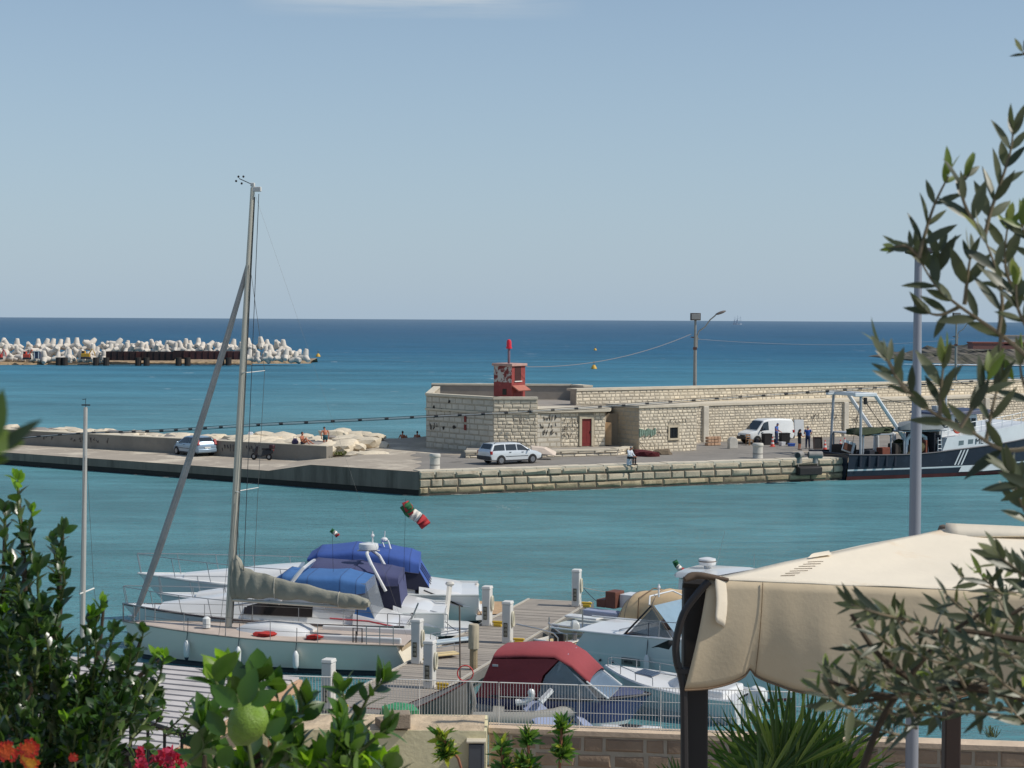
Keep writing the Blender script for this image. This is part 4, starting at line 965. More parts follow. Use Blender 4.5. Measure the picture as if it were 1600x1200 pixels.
def stand(**k):
    J=dict(hip=(0,0,.95),chest=(0,0,1.25),neck=(0,.01,1.47),head=(0,-.02,1.62),shR=(-.19,0,1.41),shL=(.19,0,1.41),elR=(-.25,.02,1.13),elL=(.25,.02,1.13),wrR=(-.27,-.06,.88),wrL=(.27,-.06,.88),
      hpR=(-.09,0,.92),hpL=(.09,0,.92),knR=(-.11,-.02,.50),knL=(.11,-.02,.50),anR=(-.12,.02,.09),anL=(.12,.02,.09),toR=(-.14,-.15,.04),toL=(.14,-.15,.04)); J.update(k); return J
def sitj(h=.45,**k):
    J=dict(hip=(0,0,h+.1),chest=(0,-.02,h+.38),neck=(0,-.05,h+.60),head=(0,-.10,h+.74),shR=(-.19,-.04,h+.54),shL=(.19,-.04,h+.54),elR=(-.25,-.16,h+.28),elL=(.25,-.16,h+.28),wrR=(-.14,-.38,h+.2),wrL=(.14,-.38,h+.2),
      hpR=(-.09,-.02,h+.08),hpL=(.09,-.02,h+.08),knR=(-.13,-.44,h+.08),knL=(.13,-.44,h+.08),anR=(-.13,-.42,.09),anL=(.13,-.42,.09),toR=(-.14,-.58,.04),toL=(.14,-.58,.04)); J.update(k); return J
blk_t=cloth('black',(34,34,38)); navy_t=cloth('navy',(44,54,84)); blue_t=cloth('royal_blue',(44,84,160)); grey_t=cloth('grey_blue',(120,140,168)); white_t=cloth('white',(214,218,224)); teal_t=cloth('teal',(40,84,96)); shoe=mat('shoe_black',(28,28,30),.6,0,.1)
p=on(1213,695,ZR); person('person in blue cap and t-shirt working at the side of the white van',(p.x,p.y,ZR),R(60),stand(head=(0,-.09,1.60),elR=(-.24,-.06,1.14),wrR=(-.15,-.28,1.08),elL=(.24,-.06,1.14),wrL=(.15,-.28,1.05)),cloth('blue',(70,106,176)),navy_t,hair=cloth('cap_grey',(120,132,158)),legs=1.92,shoes=shoe)
p=on(1249,703.5,ZR); person('person in black top and dark shorts with bare calves facing the man in royal blue',(p.x,p.y,ZR),R(110),stand(head=(0,-.06,1.60),elR=(-.25,-.1,1.15),wrR=(-.2,-.33,1.12),elL=(.28,.03,1.12),wrL=(.22,-.2,1.06)),blk_t,cloth('charcoal',(52,56,60)),legs=.9,shoes=shoe,scale=.93,longhair=.08)
p=on(1262,701,ZR); person('person in royal blue polo and navy trousers seen from behind beside the black panel',(p.x,p.y,ZR),R(170),stand(elR=(-.28,-.03,1.15),wrR=(-.16,-.25,1.1),elL=(.28,-.03,1.15),wrL=(.16,-.25,1.1)),blue_t,navy_t,hair=hairg,legs=1.92,shoes=shoe)
p=on(983,726.5,ZR); person('person in pale shirt and black trousers sitting on an upturned white bucket',(p.x,p.y,ZR),R(50),sitj(.42,head=(0,-.16,1.14),chest=(0,-.06,.82),neck=(0,-.1,1.03),wrR=(-.12,-.42,.6),wrL=(.1,-.44,.6)),white_t,blk_t,hair=hairg,sleeve=1.9,legs=1.92,shoes=shoe)
t=thing('bucket','upturned white bucket under the seated person','bucket',(p.x,p.y,ZR))
mb=MB(); mb.lathe([(.19,0),(.185,.02),(.165,.42),(.15,.435),(.02,.44)],n=18); mb.build('pail',[mat('bucket_white',(206,210,216),.45,0,.05)],t)
mb=MB(); mb.tube([(-.18,0,.06),(-.2,-.1,.02),(0,-.22,.01),(.2,-.1,.02),(.18,0,.06)],.008,6); mb.build('handle',[rimm],t)
# sunbathers
q=lwp(468)+nlw*.35
person('tanned seated sunbather with raised knees on top of the low wall',(q.x,q.y,ZL+1.17),R(60),sitj(0,hip=(0,0,.1),chest=(0,.06,.4),neck=(0,.06,.62),head=(0,.02,.78),shR=(-.19,.06,.56),shL=(.19,.06,.56),elR=(-.26,-.08,.36),elL=(.26,.12,.3),wrR=(-.18,-.3,.42),wrL=(.28,.2,.06),knR=(-.1,-.4,.48),knL=(.12,-.46,.3),anR=(-.1,-.62,.09),anL=(.12,-.82,.09),toR=(-.1,-.76,.04),toL=(.12,-.97,.06)),None,cloth('swim_dark',(46,44,60)),legs=.25)
p=lwp(478)+nlw*2.3
person('tanned standing bather in teal trunks on the boulders behind the low wall',(p.x,p.y,1.68),R(200),stand(hip=(0,.02,.95),head=(.02,-.2,1.52),neck=(0,-.1,1.42),chest=(0,-.03,1.22),shR=(-.2,-.06,1.36),shL=(.2,-.06,1.36),elR=(-.3,-.1,1.12),elL=(.32,-.02,1.14)),None,teal_t,legs=.6)
bag=mat('bag_purple',(70,62,92),.8,0,.2)
q=lwp(457)+nlw*.3; mb=MB(); mb.loft([[(-.22,-.14,0),(.22,-.14,0),(.22,.14,0),(-.22,.14,0)],[(-.24,-.16,.18),(.24,-.16,.18),(.24,.16,.18),(-.24,.16,.18)],[(-.1,-.06,.42),(.1,-.06,.42),(.1,.06,.42),(-.1,.06,.42)]])
t=thing('beach_bag','purple cloth bag beside the seated sunbather on the wall','bag',(q.x,q.y,ZL+1.17)); mb.build('sack',[bag],t,bevel=.05)
mb=MB(); mb.tube([(-.12,0,.36),(-.1,0,.56),(.1,0,.56),(.12,0,.36)],.014,6); mb.build('handle',[bag],t)
p=lwp(403)+nlw*3.6
person('reddish sunbather sitting low behind the boulders right of the tall mast',(p.x,p.y,1.55),R(230),sitj(0,hip=(0,0,.1),chest=(0,.08,.36),neck=(0,.1,.56),head=(0,.1,.71),shR=(-.19,.09,.52),shL=(.19,.09,.52),elR=(-.28,.2,.3),elL=(.28,.2,.3),wrR=(-.26,.3,.06),wrL=(.26,.3,.06),knR=(-.1,-.42,.3),knL=(.1,-.42,.3),anR=(-.1,-.8,.09),anL=(.1,-.8,.09),toR=(-.1,-.95,.06),toL=(.1,-.95,.06)),None,cloth('swim_red',(150,40,44)),legs=.25)
for i,(px,lb) in enumerate(((628,'left of two dark-haired bathers sitting at the sea edge beside the bastion'),(651,'bather sitting at the sea edge nearest the bastion, right of the other one'))):
    p=on(px,685,1.5); person(lb,(p.x,p.y+1.0,1.18),R(150+20*i),sitj(0,hip=(0,0,.1),chest=(0,.05,.38),neck=(0,.04,.6),head=(0,.0,.75),shR=(-.19,.05,.54),shL=(.19,.05,.54),elR=(-.26,-.05,.32),elL=(.26,.16,.3),wrR=(-.18,-.3,.38),wrL=(.28,.28,.06),knR=(-.1,-.4,.45),knL=(.1,-.42,.42),anR=(-.1,-.62,.09),anL=(.1,-.64,.09),toR=(-.1,-.78,.04),toL=(.1,-.8,.04)),None,cloth('swim_dark',(46,44,60)),legs=.25)
q=lwp(342)+nlw*3.2
t=thing('beach_chair','blue folding beach chair with a white towel behind the low wall','chair',(q.x,q.y,1.62),R(20))
mb=MB(); mb.slab([(-.28,-.3,.22),(.28,-.3,.22),(.28,.2,.18),(-.28,.2,.18)],.02); mb.build('seat',[blue_t],t,smooth=0)
mb=MB(); mb.slab([(-.28,.2,.18),(.28,.2,.18),(.28,.45,.72),(-.28,.45,.72)],.02); mb.build('backrest',[blue_t],t,smooth=0)
for s in (-1,1):
    mb=MB(); mb.tube([(s*.29,-.32,0),(s*.29,.1,.4),(s*.29,.46,.74)],.014,6); mb.tube([(s*.29,.35,0),(s*.29,-.3,.24)],.014,6); mb.build('leg',[rimm],t)
mb=MB(); mb.loft([[(.1,.3,.5),(.34,.3,.5),(.34,.4,.5),(.1,.4,.5)],[(.04,.36,.85),(.44,.36,.85),(.44,.5,.85),(.04,.5,.85)],[(.1,.4,.95),(.4,.4,.95),(.4,.5,.95),(.1,.5,.95)]]); tag(mb.build('towel',[white_t],smooth=0,bevel=.04),'white towel hung over the blue beach chair','towel').location=(q.x,q.y,1.62)
# ================================================================ QUAY FURNITURE
bolw=mat('bollard_white',(196,192,182),.8,0,.14,2,.2,9,stain=((134,126,112),1.8,.6,.2)); iron=mat('bollard_grey',(150,146,140),.6,.1,.18,2)
def bollard(px,py,label,r=.33,h=1.05):
    p=on(px,py,ZR); t=thing('bollard',label,'bollard',(p.x,p.y,ZR))
    mb=MB(); mb.lathe([(r*1.06,0),(r,.06),(r*.97,h*.78)],n=20); mb.build('shaft',[bolw],t)
    mb=MB(); mb.lathe([(r*1.05,h*.78),(r*1.12,h*.82),(r*1.1,h*.94),(r*.98,h)],n=20); mb.build('cap',[bolw],t)
    mb=MB(); mb.lathe([(r*1.02,h*.28),(r*1.02,h*.34)],n=20,caps=(0,0)); mb.build('band',[iron],t)
bollard(679.5,734,'white round stone bollard alone near the quay corner, left of the estate car'); bollard(1184,716,'white round stone bollard at the quay edge before the white van',.36,1.08)
p=on(1144.5,701,ZR); t=thing('bollard','pale half-round upright stone below the front of the white van','bollard',(p.x,p.y,ZR),R(20))
mb=MB(); n=10; poly=[(-.36,0,0),(.36,0,0)]+[(.36*math.cos(math.pi*k/n),0,.55+.36*math.sin(math.pi*k/n)) for k in range(n+1)]
mb.slab([(x,-.2,z) for x,_,z in poly],.4,0,Vector((0,-1,0))); mb.build('stone_body',[bolw],t,bevel=.04)
for i,(px,py,rz,lb) in enumerate(((1250,722,R(68),'horizontal mooring drum seen end-on with a dark round end'),(1275,722,R(4),'T-shaped pale mooring post just left of the trawler stern'))):
    p=on(px,py,ZR); t=thing('mooring_post',lb,'bollard',(p.x,p.y+.3,ZR),rz,'mooring posts left of the trawler')
    mb=MB(); mb.tube([(0,0,-.1),(0,0,.5)],[.2,.17],14); mb.build('post',[iron],t)
    mb=MB(); m=Matrix.Rotation(R(90),3,'Y'); mb.lathe([(.2,-.5),(.25,-.46),(.25,.46),(.2,.5)],(0,0,.48),18,m=m); mb.build('drum',[iron],t)
    mb=MB(); mb.lathe([(.19,-.512),(.19,-.5)],(0,0,.48),18,m=m); mb.build('drum_end',[mat('drum_dark',(52,54,54),.7,0,.1)],t)
p=ur(1260); t=thing('dock_fender','black rubber fender hung on the quay wall left of the trawler','fender',(p.x-dr.y*-.0+dr.y*.35,p.y-dr.x*.35,.75),math.atan2(dr.y,dr.x))
mb=MB(); mb.loft([[(-.95,.3,-.3),(.95,.3,-.3),(.95,-.22,-.28),(-.95,-.22,-.28)],[(-.95,.3,.36),(.95,.3,.36),(.95,-.25,.26),(-.95,-.25,.26)]]); mb.build('rubber_block',[mat('rubber',(40,38,38),.75,0,.2,3,.2)],t,bevel=.06)
for s in (-.8,.8):
    mb=MB(); mb.tube([(s,.15,.3),(s,.3,.85)],.03,6); mb.build('chain',[iron],t)
cone_r=mat('cone_red',(214,84,70),.6,0,.06); cone_w=mat('cone_white',(224,220,216),.6,0,.05)
for i,(px,py,lb) in enumerate(((1207,698,'red and white traffic cone beside the feet of the worker at the van'),(1289,703.5,'red and white traffic cone right of the black panel'),(1313,703,'left cone of the close pair before the trawler gantry'),(1319.5,699.5,'right cone of the close pair before the trawler gantry'))):
    p=on(px,py,ZR); t=thing('traffic_cone',lb,'traffic cone',(p.x,p.y,ZR),.3*i,'traffic cones on the quay')
    mb=MB(); mb.box((0,0,.02),(.4,.4,.04)); mb.lathe([(.16,.03),(.124,.22),(.099,.37),(.074,.52),(.054,.65),(.03,.78)]); mb.build('cone_body',[cone_r],t)
    for z0,r0,z1,r1 in ((.22,.127,.37,.102),(.52,.077,.65,.057)):
        mb=MB(); mb.lathe([(r0,z0),(r1,z1)],caps=(0,0)); mb.build('white_band',[cone_w],t)
dkbox=mat('gear_black',(42,40,40),.8,0,.25,4)
def gear(px,py,size,label,cat,m,rz=0,lid=True):
    p=on(px,py,ZR); t=thing(cat.replace(' ','_'),label,cat,(p.x,p.y,ZR+.01),rz)
    mb=MB(); w,d,h=size; mb.hexa([(-w/2*.9,-d/2*.9,0),(w/2*.9,-d/2*.9,0),(w/2*.9,d/2*.9,0),(-w/2*.9,d/2*.9,0)],[(-w/2,-d/2,h),(w/2,-d/2,h),(w/2,d/2,h),(-w/2,d/2,h)]); mb.build('box_body',[m],t,smooth=0,bevel=.03)
    if lid: mb=MB(); mb.box((0,0,h+.03),(w*1.06,d*1.06,.06)); mb.build('rim',[m],t,smooth=0,bevel=.015)
    return t
gear(1198,695,(.7,.6,.82),'tall black box standing against the van side','crate',dkbox,.3); gear(1225.5,694.5,(.75,.6,.85),'black crate behind the worker at the rear wheel of the van','crate',dkbox,.2)
gear(1236.5,697.5,(.5,.4,.18),'low bright blue tub on the asphalt behind the van','tub',mat('tub_blue',(52,90,170),.5,0,.1),.2); gear(1222,697,(.42,.4,.26),'small white tub beside the worker at the van','tub',mat('tub_white',(206,206,206),.5,0,.05),.5)
p=on(1277.5,701.5,ZR); t=thing('metal_panel','black rectangular framed panel standing upright beside the man in royal blue','panel',(p.x,p.y,ZR),R(12))
mb=MB(); mb.box((0,0,.46),(.66,.08,.86),0,0,R(-8)); mb.build('sheet',[dkbox],t,smooth=0)
mb=MB()
for s in (-1,1): mb.box((s*.33,-.02,.46),(.06,.12,.92),0,0,R(-8)); mb.box((0,-.02+.06*s,.46+.43*s),(.7,.12,.06))
mb.build('frame',[mat('frame_brown',(70,52,48),.8,0,.2)],t,smooth=0)
wood=mat('chair_wood',(150,116,84),.7,0,.2,5)
for i,(px,py,lb) in enumerate(((1171,696,'wooden chair by the front wheel of the van'),(1183,694,'wooden stool frame with netting between the van wheels'))):
    p=on(px,py,ZR); t=thing('chair',lb,'chair',(p.x,p.y,ZR),R(30+40*i))
    mb=MB(); mb.box((0,0,.44),(.42,.42,.04)); mb.build('seat',[wood],t,smooth=0)
    for sx in (-1,1):
        for sy in (-1,1): mb=MB(); mb.box((sx*.19,sy*.19,.22+(.22 if sy>0 else 0)),(.045,.045,.44+(.44 if sy>0 else 0))); mb.build('leg',[wood],t,smooth=0)
    mb=MB(); mb.box((0,.2,.8),(.42,.03,.12)); mb.box((0,.2,.62),(.42,.03,.06)); mb.build('backrest',[wood],t,smooth=0)
# fishing gear heaps by the hut
def heap(name,px,py,r,m,label,cat,seed,rough=.35):
    p=on(px,py,ZR); o=rock(name,(p.x,p.y,ZR+r[2]*.35),r,m,seed,0,1,None,rough); tag(o,label,cat); return o
heap('net_heap',1010,713,(.75,.55,.34),mat('net_red',(96,34,38),.95,0,.4,9,.8,30),'dark red heap of fishing net right of the seated person','net',61)
heap('net_heap',997,706,(.85,.5,.42),mat('sack_white',(206,198,196),.95,0,.25,5,.6,12),'white bundled sheet heaped behind the dark red net','net',62)
heap('net_heap',1033,710,(.6,.5,.3),mat('net_brown',(112,98,80),.95,0,.4,9,.8,30),'brown net heap with poles at the foot of the hut wall','net',63)
heap('net_heap',972,709,(.5,.45,.38),mat('net_olive',(110,100,78),.95,0,.4,9,.8,30),'olive net heap left of the seated person by the platform','net',64)
p=on(1020,709,ZR); rg=random.Random(3)
for i in range(7):
    mb=MB(); a=Vector((-.5+.18*i+rg.uniform(-.1,.1),-.35+rg.uniform(-.1,.1),.03)); b_=Vector((-1.1+.25*i+rg.uniform(-.1,.4),.5,.75+rg.uniform(-.1,.15))); mb.tube([a,b_],.025,6)
    o=tag(mb.build('pole',[mat('pole_grey',(150,140,122),.8,0,.2)]),'thin grey pole leaning in the fan of poles against the hut','pole','poles leaning against the hut'); o.location=(p.x,p.y,ZR)
p=on(1114,696,ZR); mb=MB(); rg=random.Random(1)
for i in range(4):
    for j in range(3): mb.box((-.5+.33*i+rg.uniform(-.03,.03),0,.12+.24*j),(.30,.4,.2))
o=mb.build('stone_pile',[mat('pink_block',(186,152,124),.9,0,.2,2,.4)],smooth=0,bevel=.03); o.location=(p.x,p.y-.1,ZR); o.rotation_euler=(0,0,R(32)); tag(o,'neat stack of reddish stone blocks against the breakwater wall by the first pilaster','stone stack')
# ================================================================ TRAWLER
navy=mat('hull_navy',(28,36,52),.4,0,.2,.8,.06,3,stain=((46,58,74),.6,.58,.25)); redb=mat('antifouling_red',(112,48,46),.7,0,.25,1.2); wht=mat('boat_white',(216,220,222),.4,0,.07,.9,stain=((176,168,152),.7,.66,.2)); gry=mat('boat_grey',(158,164,170),.5,0,.12,1); olive=mat('net_green',(62,72,50),.95,0,.35,8,.8,26)
nb=Vector((-dr.y,dr.x)); ps=V2(on(1328,751.5,0)); hb=2.7
rt=thing('fishing_trawler','navy blue steel trawler with white forecastle and stern gantry moored at the quay','trawler',((ps+nb*hb).x,(ps+nb*hb).y,0),math.atan2(dr.y,dr.x))
k_=21.9
def tz(x):  # sheer
    return 1.82-.10*math.sin(min(1,x/9)*math.pi)+ (0 if x<6 else 1.1*((x-6)/13)**1.5)
def tw(x): return hb*(.93+.07*min(1,x/5)) if x<11 else hb*math.sqrt(max(0.0,1-((x-11)/8.6)**2.1))
mb=MB(); xs=[0,.5,1.5,3,4.5,6,7.5,9,10.5,12,13.5,15,16.5,17.8,18.8,19.5]
lev=[(-.6,.78,2),(.28,.93,2),(.30,.935,0),(.66,.955,0),(.70,.96,1),(.78,.965,1),(.80,.965,0),(None,1,0)]
for s in (-1,1):
    prev=None
    for x in xs:
        row=[]
        for z,f,m_ in lev:
            fl=1-(1-f)*(1+max(0,(x-9)/6)); zz=(tz(x) if z is None else z+ (0 if x<7 else .2*((x-7)/12)**1.6 if z>.5 else 0))
            row.append((x+(0 if z is None else 0)-(max(0,x-14)/5.5)*(1-zz/max(tz(x),.1))*1.2,s*tw(x)*max(.02,fl),zz))
        if prev:
            for j in range(len(lev)-1):
                q=[prev[j],row[j],row[j+1],prev[j+1]]
                if s>0: q=q[::-1]
                mb.add(q,[(0,1,2,3)],lev[j+1][2] if lev[j+1][2]!=0 or lev[j][2]!=1 else (1 if lev[j][0] in(.70,) else 0))
        prev=row
mb.add([(0,-tw(0)*.78,-.6),(0,tw(0)*.78,-.6),(0,tw(0),1.82),(0,-tw(0),1.82)],[(3,2,1,0)],0)
hl=mb.build('hull',[navy,wht,redb],rt,smooth=50)
mb=MB()
for x in xs: pass
rows=[[(x,-tw(x)*.97,tz(x)-.55),(x,tw(x)*.97,tz(x)-.55)] for x in xs]
mb.loft(rows,0,(0,0),closed=False); mb.build('deck',[mat('deck_grey',(120,116,110),.85,0,.2,1)],rt,smooth=0)
mb=MB()
for s in (-1,1): mb.tube([(x,s*tw(x),tz(x)+.02) for x in xs],.06,6)
mb.tube([(0,-tw(0),1.84),(0,tw(0),1.84)],.06,6); mb.build('gunwale',[mat('gunwale_dark',(40,46,58),.6,0,.1)],rt)
# white slash marks and panel on the bow
def hs(x,z,o=.02):  # point on the near topside
    f=lerp(.965,1,(z-.8)/max(.1,tz(x)-.8)); fl=1-(1-f)*(1+max(0,(x-9)/6)); return (x,-tw(x)*fl-o,z)
mb=MB()
for i in range(3):
    x0=9.15+.3*i; mb.loft([[hs(x0+.0,.86),hs(x0+.13,.86)],[hs(x0+.30,1.5),hs(x0+.43,1.5)],[hs(x0+.58,2.08+.04*i),hs(x0+.71,2.08+.04*i)]],0,(0,0),closed=False)
mb.build('bow_stripes',[wht],hl,smooth=0)
mb=MB(); mb.loft([[hs(9.6,.34),hs(10,.34),hs(12,.34),hs(14,.4)],[hs(9.85,.76),hs(10,.76),hs(12,.8),hs(14,.9)]],0,(0,0),closed=False); mb.build('bow_panel',[wht],hl,smooth=0)
# forecastle
def fz(x): return tz(x)+ (.98+.03*(x-8.2))
fx=[8.3,9.2,10.5,12,13.5,15,16.5]
mb=MB(); mb.loft([[(x-(.0 if i else .25),-tw(x)*.985,tz(x)),(x+(.18 if i==0 else 0),-tw(x)*.985,fz(x)),(x+(.18 if i==0 else 0),tw(x)*.985,fz(x)),(x-(.0 if i else .25),tw(x)*.985,tz(x))] for i,x in enumerate(fx)]); fc=mb.build('forecastle',[wht],rt,smooth=30)
for x,z in ((9.7,tz(9.7)+.48),(10.55,tz(10.5)+.5),(12.25,tz(12.3)+.5)):
    mb=MB(); P=[]
    for dx,dz in ((-.2,-.18),(.25,-.14),(.28,.18),(-.17,.16)): P.append((x+dx,-tw(x+dx)*.985-.012,z+dz))
    mb.slab(P,.02,0,Vector((0,-1,0))); mb.build('porthole',[mat('port_glass',(110,124,128),.15,0,.1)],fc,smooth=0)
def text(body,size,loc,rot,m,parent,name='lettering',ext=.006,al='LEFT'):
    cu=bpy.data.curves.new(name,'FONT'); cu.body=body; cu.size=size; cu.extrude=ext; cu.align_x=al; cu.materials.append(m)
    o=bpy.data.objects.new(name,cu); COL.objects.link(o); o.location=loc; o.rotation_euler=rot
    me=bpy.data.meshes.new_from_object(o.evaluated_get(bpy.context.evaluated_depsgraph_get())); m2=bpy.data.objects.new(name,me); m2.matrix_basis=o.matrix_basis.copy(); bpy.data.objects.remove(o); COL.objects.link(m2); o=m2
    if parent: o.parent=parent
    return o
blkp=mat('black_paint',(34,38,44),.5,0,0)
x=11.0; text('ML',.6,(x,-tw(x)*.985-.03,tz(11)+.28),(R(90),0,R(3)),blkp,fc); text('18',.62,(12.6,-tw(12.7)*.985-.06,tz(12.6)+.28),(R(90),0,R(6)),blkp,fc)
# wheelhouse
wh0=8.8; zf=fz(9.5)
mb=MB(); mb.hexa([(8.6,-1.6,zf-.3),(12.3,-1.6,zf-.3),(12.3,1.6,zf-.3),(8.6,1.6,zf-.3)],[(8.6,-1.55,zf+1.5),(12.0,-1.55,zf+1.5),(12.0,1.55,zf+1.5),(8.6,1.55,zf+1.5)]); wh=mb.build('wheelhouse',[wht],rt,smooth=0,bevel=.04)
for x0,x1 in ((8.75,9.35),(10.0,10.65),(10.75,11.4),(11.5,11.9)):
    mb=MB(); mb.slab([(x0,-1.6,zf+.55),(x1,-1.6,zf+.55),(x1,-1.585,zf+1.2),(x0,-1.585,zf+1.2)],.03,0,Vector((0,-1,0))); mb.build('window',[glassd],wh,smooth=0)
mb=MB(); mb.hexa([(8.4,-1.85,zf+1.5),(12.9,-1.85,zf+1.5),(12.9,1.85,zf+1.5),(8.4,1.85,zf+1.5)],[(8.5,-1.75,zf+1.62),(13.2,-1.75,zf+1.82),(13.2,1.75,zf+1.82),(8.5,1.75,zf+1.62)]); mb.build('roof',[mat('roof_navy',(58,66,92),.5,0,.1)],wh,smooth=0)
mb=MB()
for zz in (.45,.85): mb.tube([(x,-tw(x)*.96,fz(x)+zz) for x in fx],.025,6)
for x in (8.6,9.6,10.6,11.6,12.6,13.6,14.6,15.6): mb.tube([(x,-tw(x)*.96,fz(x)-.02),(x,-tw(x)*.96,fz(x)+.87)],.022,6)
mb.build('guard_rail',[wht],rt)
mb=MB(); mb.tube([(9.3,-1.0,zf+1.6),(8.9,-1.0,zf+2.6),(8.6,-1.0,zf+3.1)],.16,8); mb.build('crane_arm',[wht],rt)
mb=MB(); mb.box((8.7,-1.2,zf+1.95),(.7,.6,.4)); mb.build('radar_box',[gry],rt,bevel=.05)
mb=MB(); m=Matrix.Rotation(R(90),3,'X'); mb.lathe([(.2,-.07),(.36,-.07),(.38,0),(.36,.07),(.2,.07)],(9.35,-tw(9.3)*.96-.1,fz(9.3)+.55),16,m=m,caps=(0,0)); mb.build('lifebuoy',[mat('buoy_orange',(214,72,52),.5,0,.05)],rt)
mb=MB(); mb.tube([(10.4,0,zf+1.7),(10.4,0,zf+4.2)],.07,8); mb.tube([(10.4,-.9,zf+3.3),(10.4,.9,zf+3.3)],.04,6); mb.build('mast',[wht],rt)
# stern gantry
gz=6.05
mb=MB(); mb.tube([(1.45,-1.9,1.4),(1.55,-1.7,gz-.1)],.10,8); mb.build('gantry_leg',[gry],rt)
mb=MB(); mb.tube([(1.45,1.9,1.4),(1.55,1.7,gz-.1)],.10,8); mb.build('gantry_leg',[gry],rt)
mb=MB(); mb.box((1.9,-1.7,gz),(1.9,.32,.26)); mb.box((1.9,1.7,gz),(1.9,.32,.26)); mb.box((1.7,0,gz),(.3,3.3,.26)); mb.box((2.7,0,gz-.02),(.34,3.3,.3)); mb.build('gantry_beam',[wht],rt,bevel=.04)
for s in (-1.7,1.7): mb=MB(); mb.tube([(2.8,s,gz-.05),(5.45,s,2.75),(5.5,s,1.5)],[.15,.15,.14],8); mb.build('gantry_stay',[wht],rt)
mb=MB(); mb.tube([(1.0,-1.7,gz+.05),(1.25,-1.7,gz)],.12,8); mb.box((1.95,-1.7,gz-.45),(.16,.2,.5)); mb.build('pulley_block',[mat('dark_metal',(46,46,48))],rt)
for s in (-1.9,1.9):
    mb=MB(); mb.tube([(5.4,s,1.4),(5.45,s,2.7),(5.7,s,3.05),(6.6,s,3.1),(7.1,s,2.9),(7.3,s,1.5)],.15,8); mb.build('hoop_frame',[wht],rt)
mb=MB(); mb.box((2.9,0,3.18),(2.6,3.9,.1)); cn=mb.build('deck_canopy',[gry],rt,smooth=0,bevel=.03)
for x in (1.7,4.1):
    for s in (-1.85,1.85): mb=MB(); mb.tube([(x,s,1.3),(x,s,3.15)],.07,6); mb.build('canopy_post',[gry],cn)
for i,(x,w) in enumerate(((2.4,1.0),(3.8,.8))):
    o=rock('net_pile',(x,-.9,3.36),(w,1.0,.28),olive,80+i,0,1,rt,.3)
mb=MB(); m=Matrix.Rotation(R(70),3,'X'); m2=Matrix.Rotation(R(90),3,'X'); mb.lathe([(.62,-1.2),(.62,-1.1),(.34,-1.08),(.42,0),(.34,1.08),(.62,1.1),(.62,1.2)],(6.35,-.9,2.05),16,m=m2); mb.build('net_drum',[olive],rt)
mb=MB(); mb.tube([(5.5,-2.2,1.5),(6.9,-1.9,2.35)],[.34,.38],10); mb.build('rolled_net',[mat('net_rolled',(92,86,60),.95,0,.3,8,.7,24)],rt)
mb=MB(); mb.loft([[(x,-1.9-w,3.5),(x,-1.9-w*.8,3.5+h),(x,-1.9+w*.8,3.5+h),(x,-1.9+w,3.5)] for x,w,h in ((4.7,.3,.2),(5.2,.75,.5),(6.5,.85,.62),(7.8,.75,.5),(8.6,.2,.12))]); mb.build('tender',[mat('tender_grey',(120,126,128),.6,0,.12)],rt,smooth=40)
mb=MB(); mb.box((6.6,-1.0,3.38),(4.2,2.6,.08)); mb.tube([(5.0,-2.2,1.6),(5.0,-2.2,3.4)],.05,6); mb.tube([(8.2,-2.3,1.9),(8.2,-2.3,3.4)],.05,6); mb.build('boat_rack',[gry],rt,smooth=0)
mb=MB(); mb.box((8.2,-1.95,2.3),(.5,.1,1.5)); 
mb.build('doorway',[mat('doorway_dark',(30,34,44),.8,0,.1)],rt,smooth=0)
mb=MB()
for s in (-.16,.16): mb.tube([(7.85+s,-2.62,1.2),(7.85+s,-2.62,2.9)],.025,5)
for k in range(5): mb.tube([(7.69,-2.62,1.5+.3*k),(8.01,-2.62,1.5+.3*k)],.02,5)
mb.build('ladder',[wht],rt)
mb=MB(); mb.box((.9,-1.2,2.3),(1.0,.12,.8),0,0,0,R(18)); mb.box((.75,-1.3,2.3),(.7,.1,.5),0,1,0,R(18)); mb.build('trawl_door',[wht,mat('door_brown',(96,60,46),.8,0,.2)],rt,smooth=0,bevel=.03)
for i in range(5):
    mb=MB(); mb.lathe([(.14,-.12),(.30,-.1),(.33,0),(.30,.1),(.14,.12)],(4.55+.3*i,-hb-.10,1.0-.02*i),12,m=Matrix.Rotation(R(90),3,'X'),caps=(0,0)) if i<0 else mb.tube([(.95+.75*i,-hb*.95-.03,1.72),(.9+.75*i,-hb*.95-.05,.95)],.10,6)
    mb.build('hull_rub',[mat('rub_dark',(36,44,58),.8,0,.2)],rt)
rg=random.Random(4)
for i in range(4):
    o=rock('deck_gear',(2.2+1.1*i,-1.2+rg.uniform(-.4,.4),1.62),(.5,.5,.38),(olive,mat('gear_dark',(56,50,46),.9,0,.3,6),mat('gear_rust',(120,66,50),.9,0,.3,6),olive)[i],90+i,0,1,rt,.3)
for i,(x,y,z,a,b_,h,m_) in enumerate(((7.5,-.8,1.5,.15,3.4,1.75,'doorway_dark'),(5.9,-1.7,1.5,.9,.8,.9,'gear_dark'),(3.4,-1.9,1.5,.8,.6,.75,'gear_rust'),(4.5,-1.7,1.5,.6,.7,1.0,'gear_dark'),(2.2,-1.9,1.5,.7,.5,.6,'doorway_dark'),(1.2,-.2,1.5,.8,1.6,.9,'gear_dark'),(6.9,-2.0,1.5,.5,.5,1.2,'gear_rust'))):  # deck clutter; the wide thin dark panel paints the shade under the canopy
    mb=MB(); mb.box((x,y,z+h/2),(a,b_,h),.1*i); mb.build('deck_box_and_shade',[MATS.get(m_) or mat(m_)],rt,smooth=0,bevel=.04)
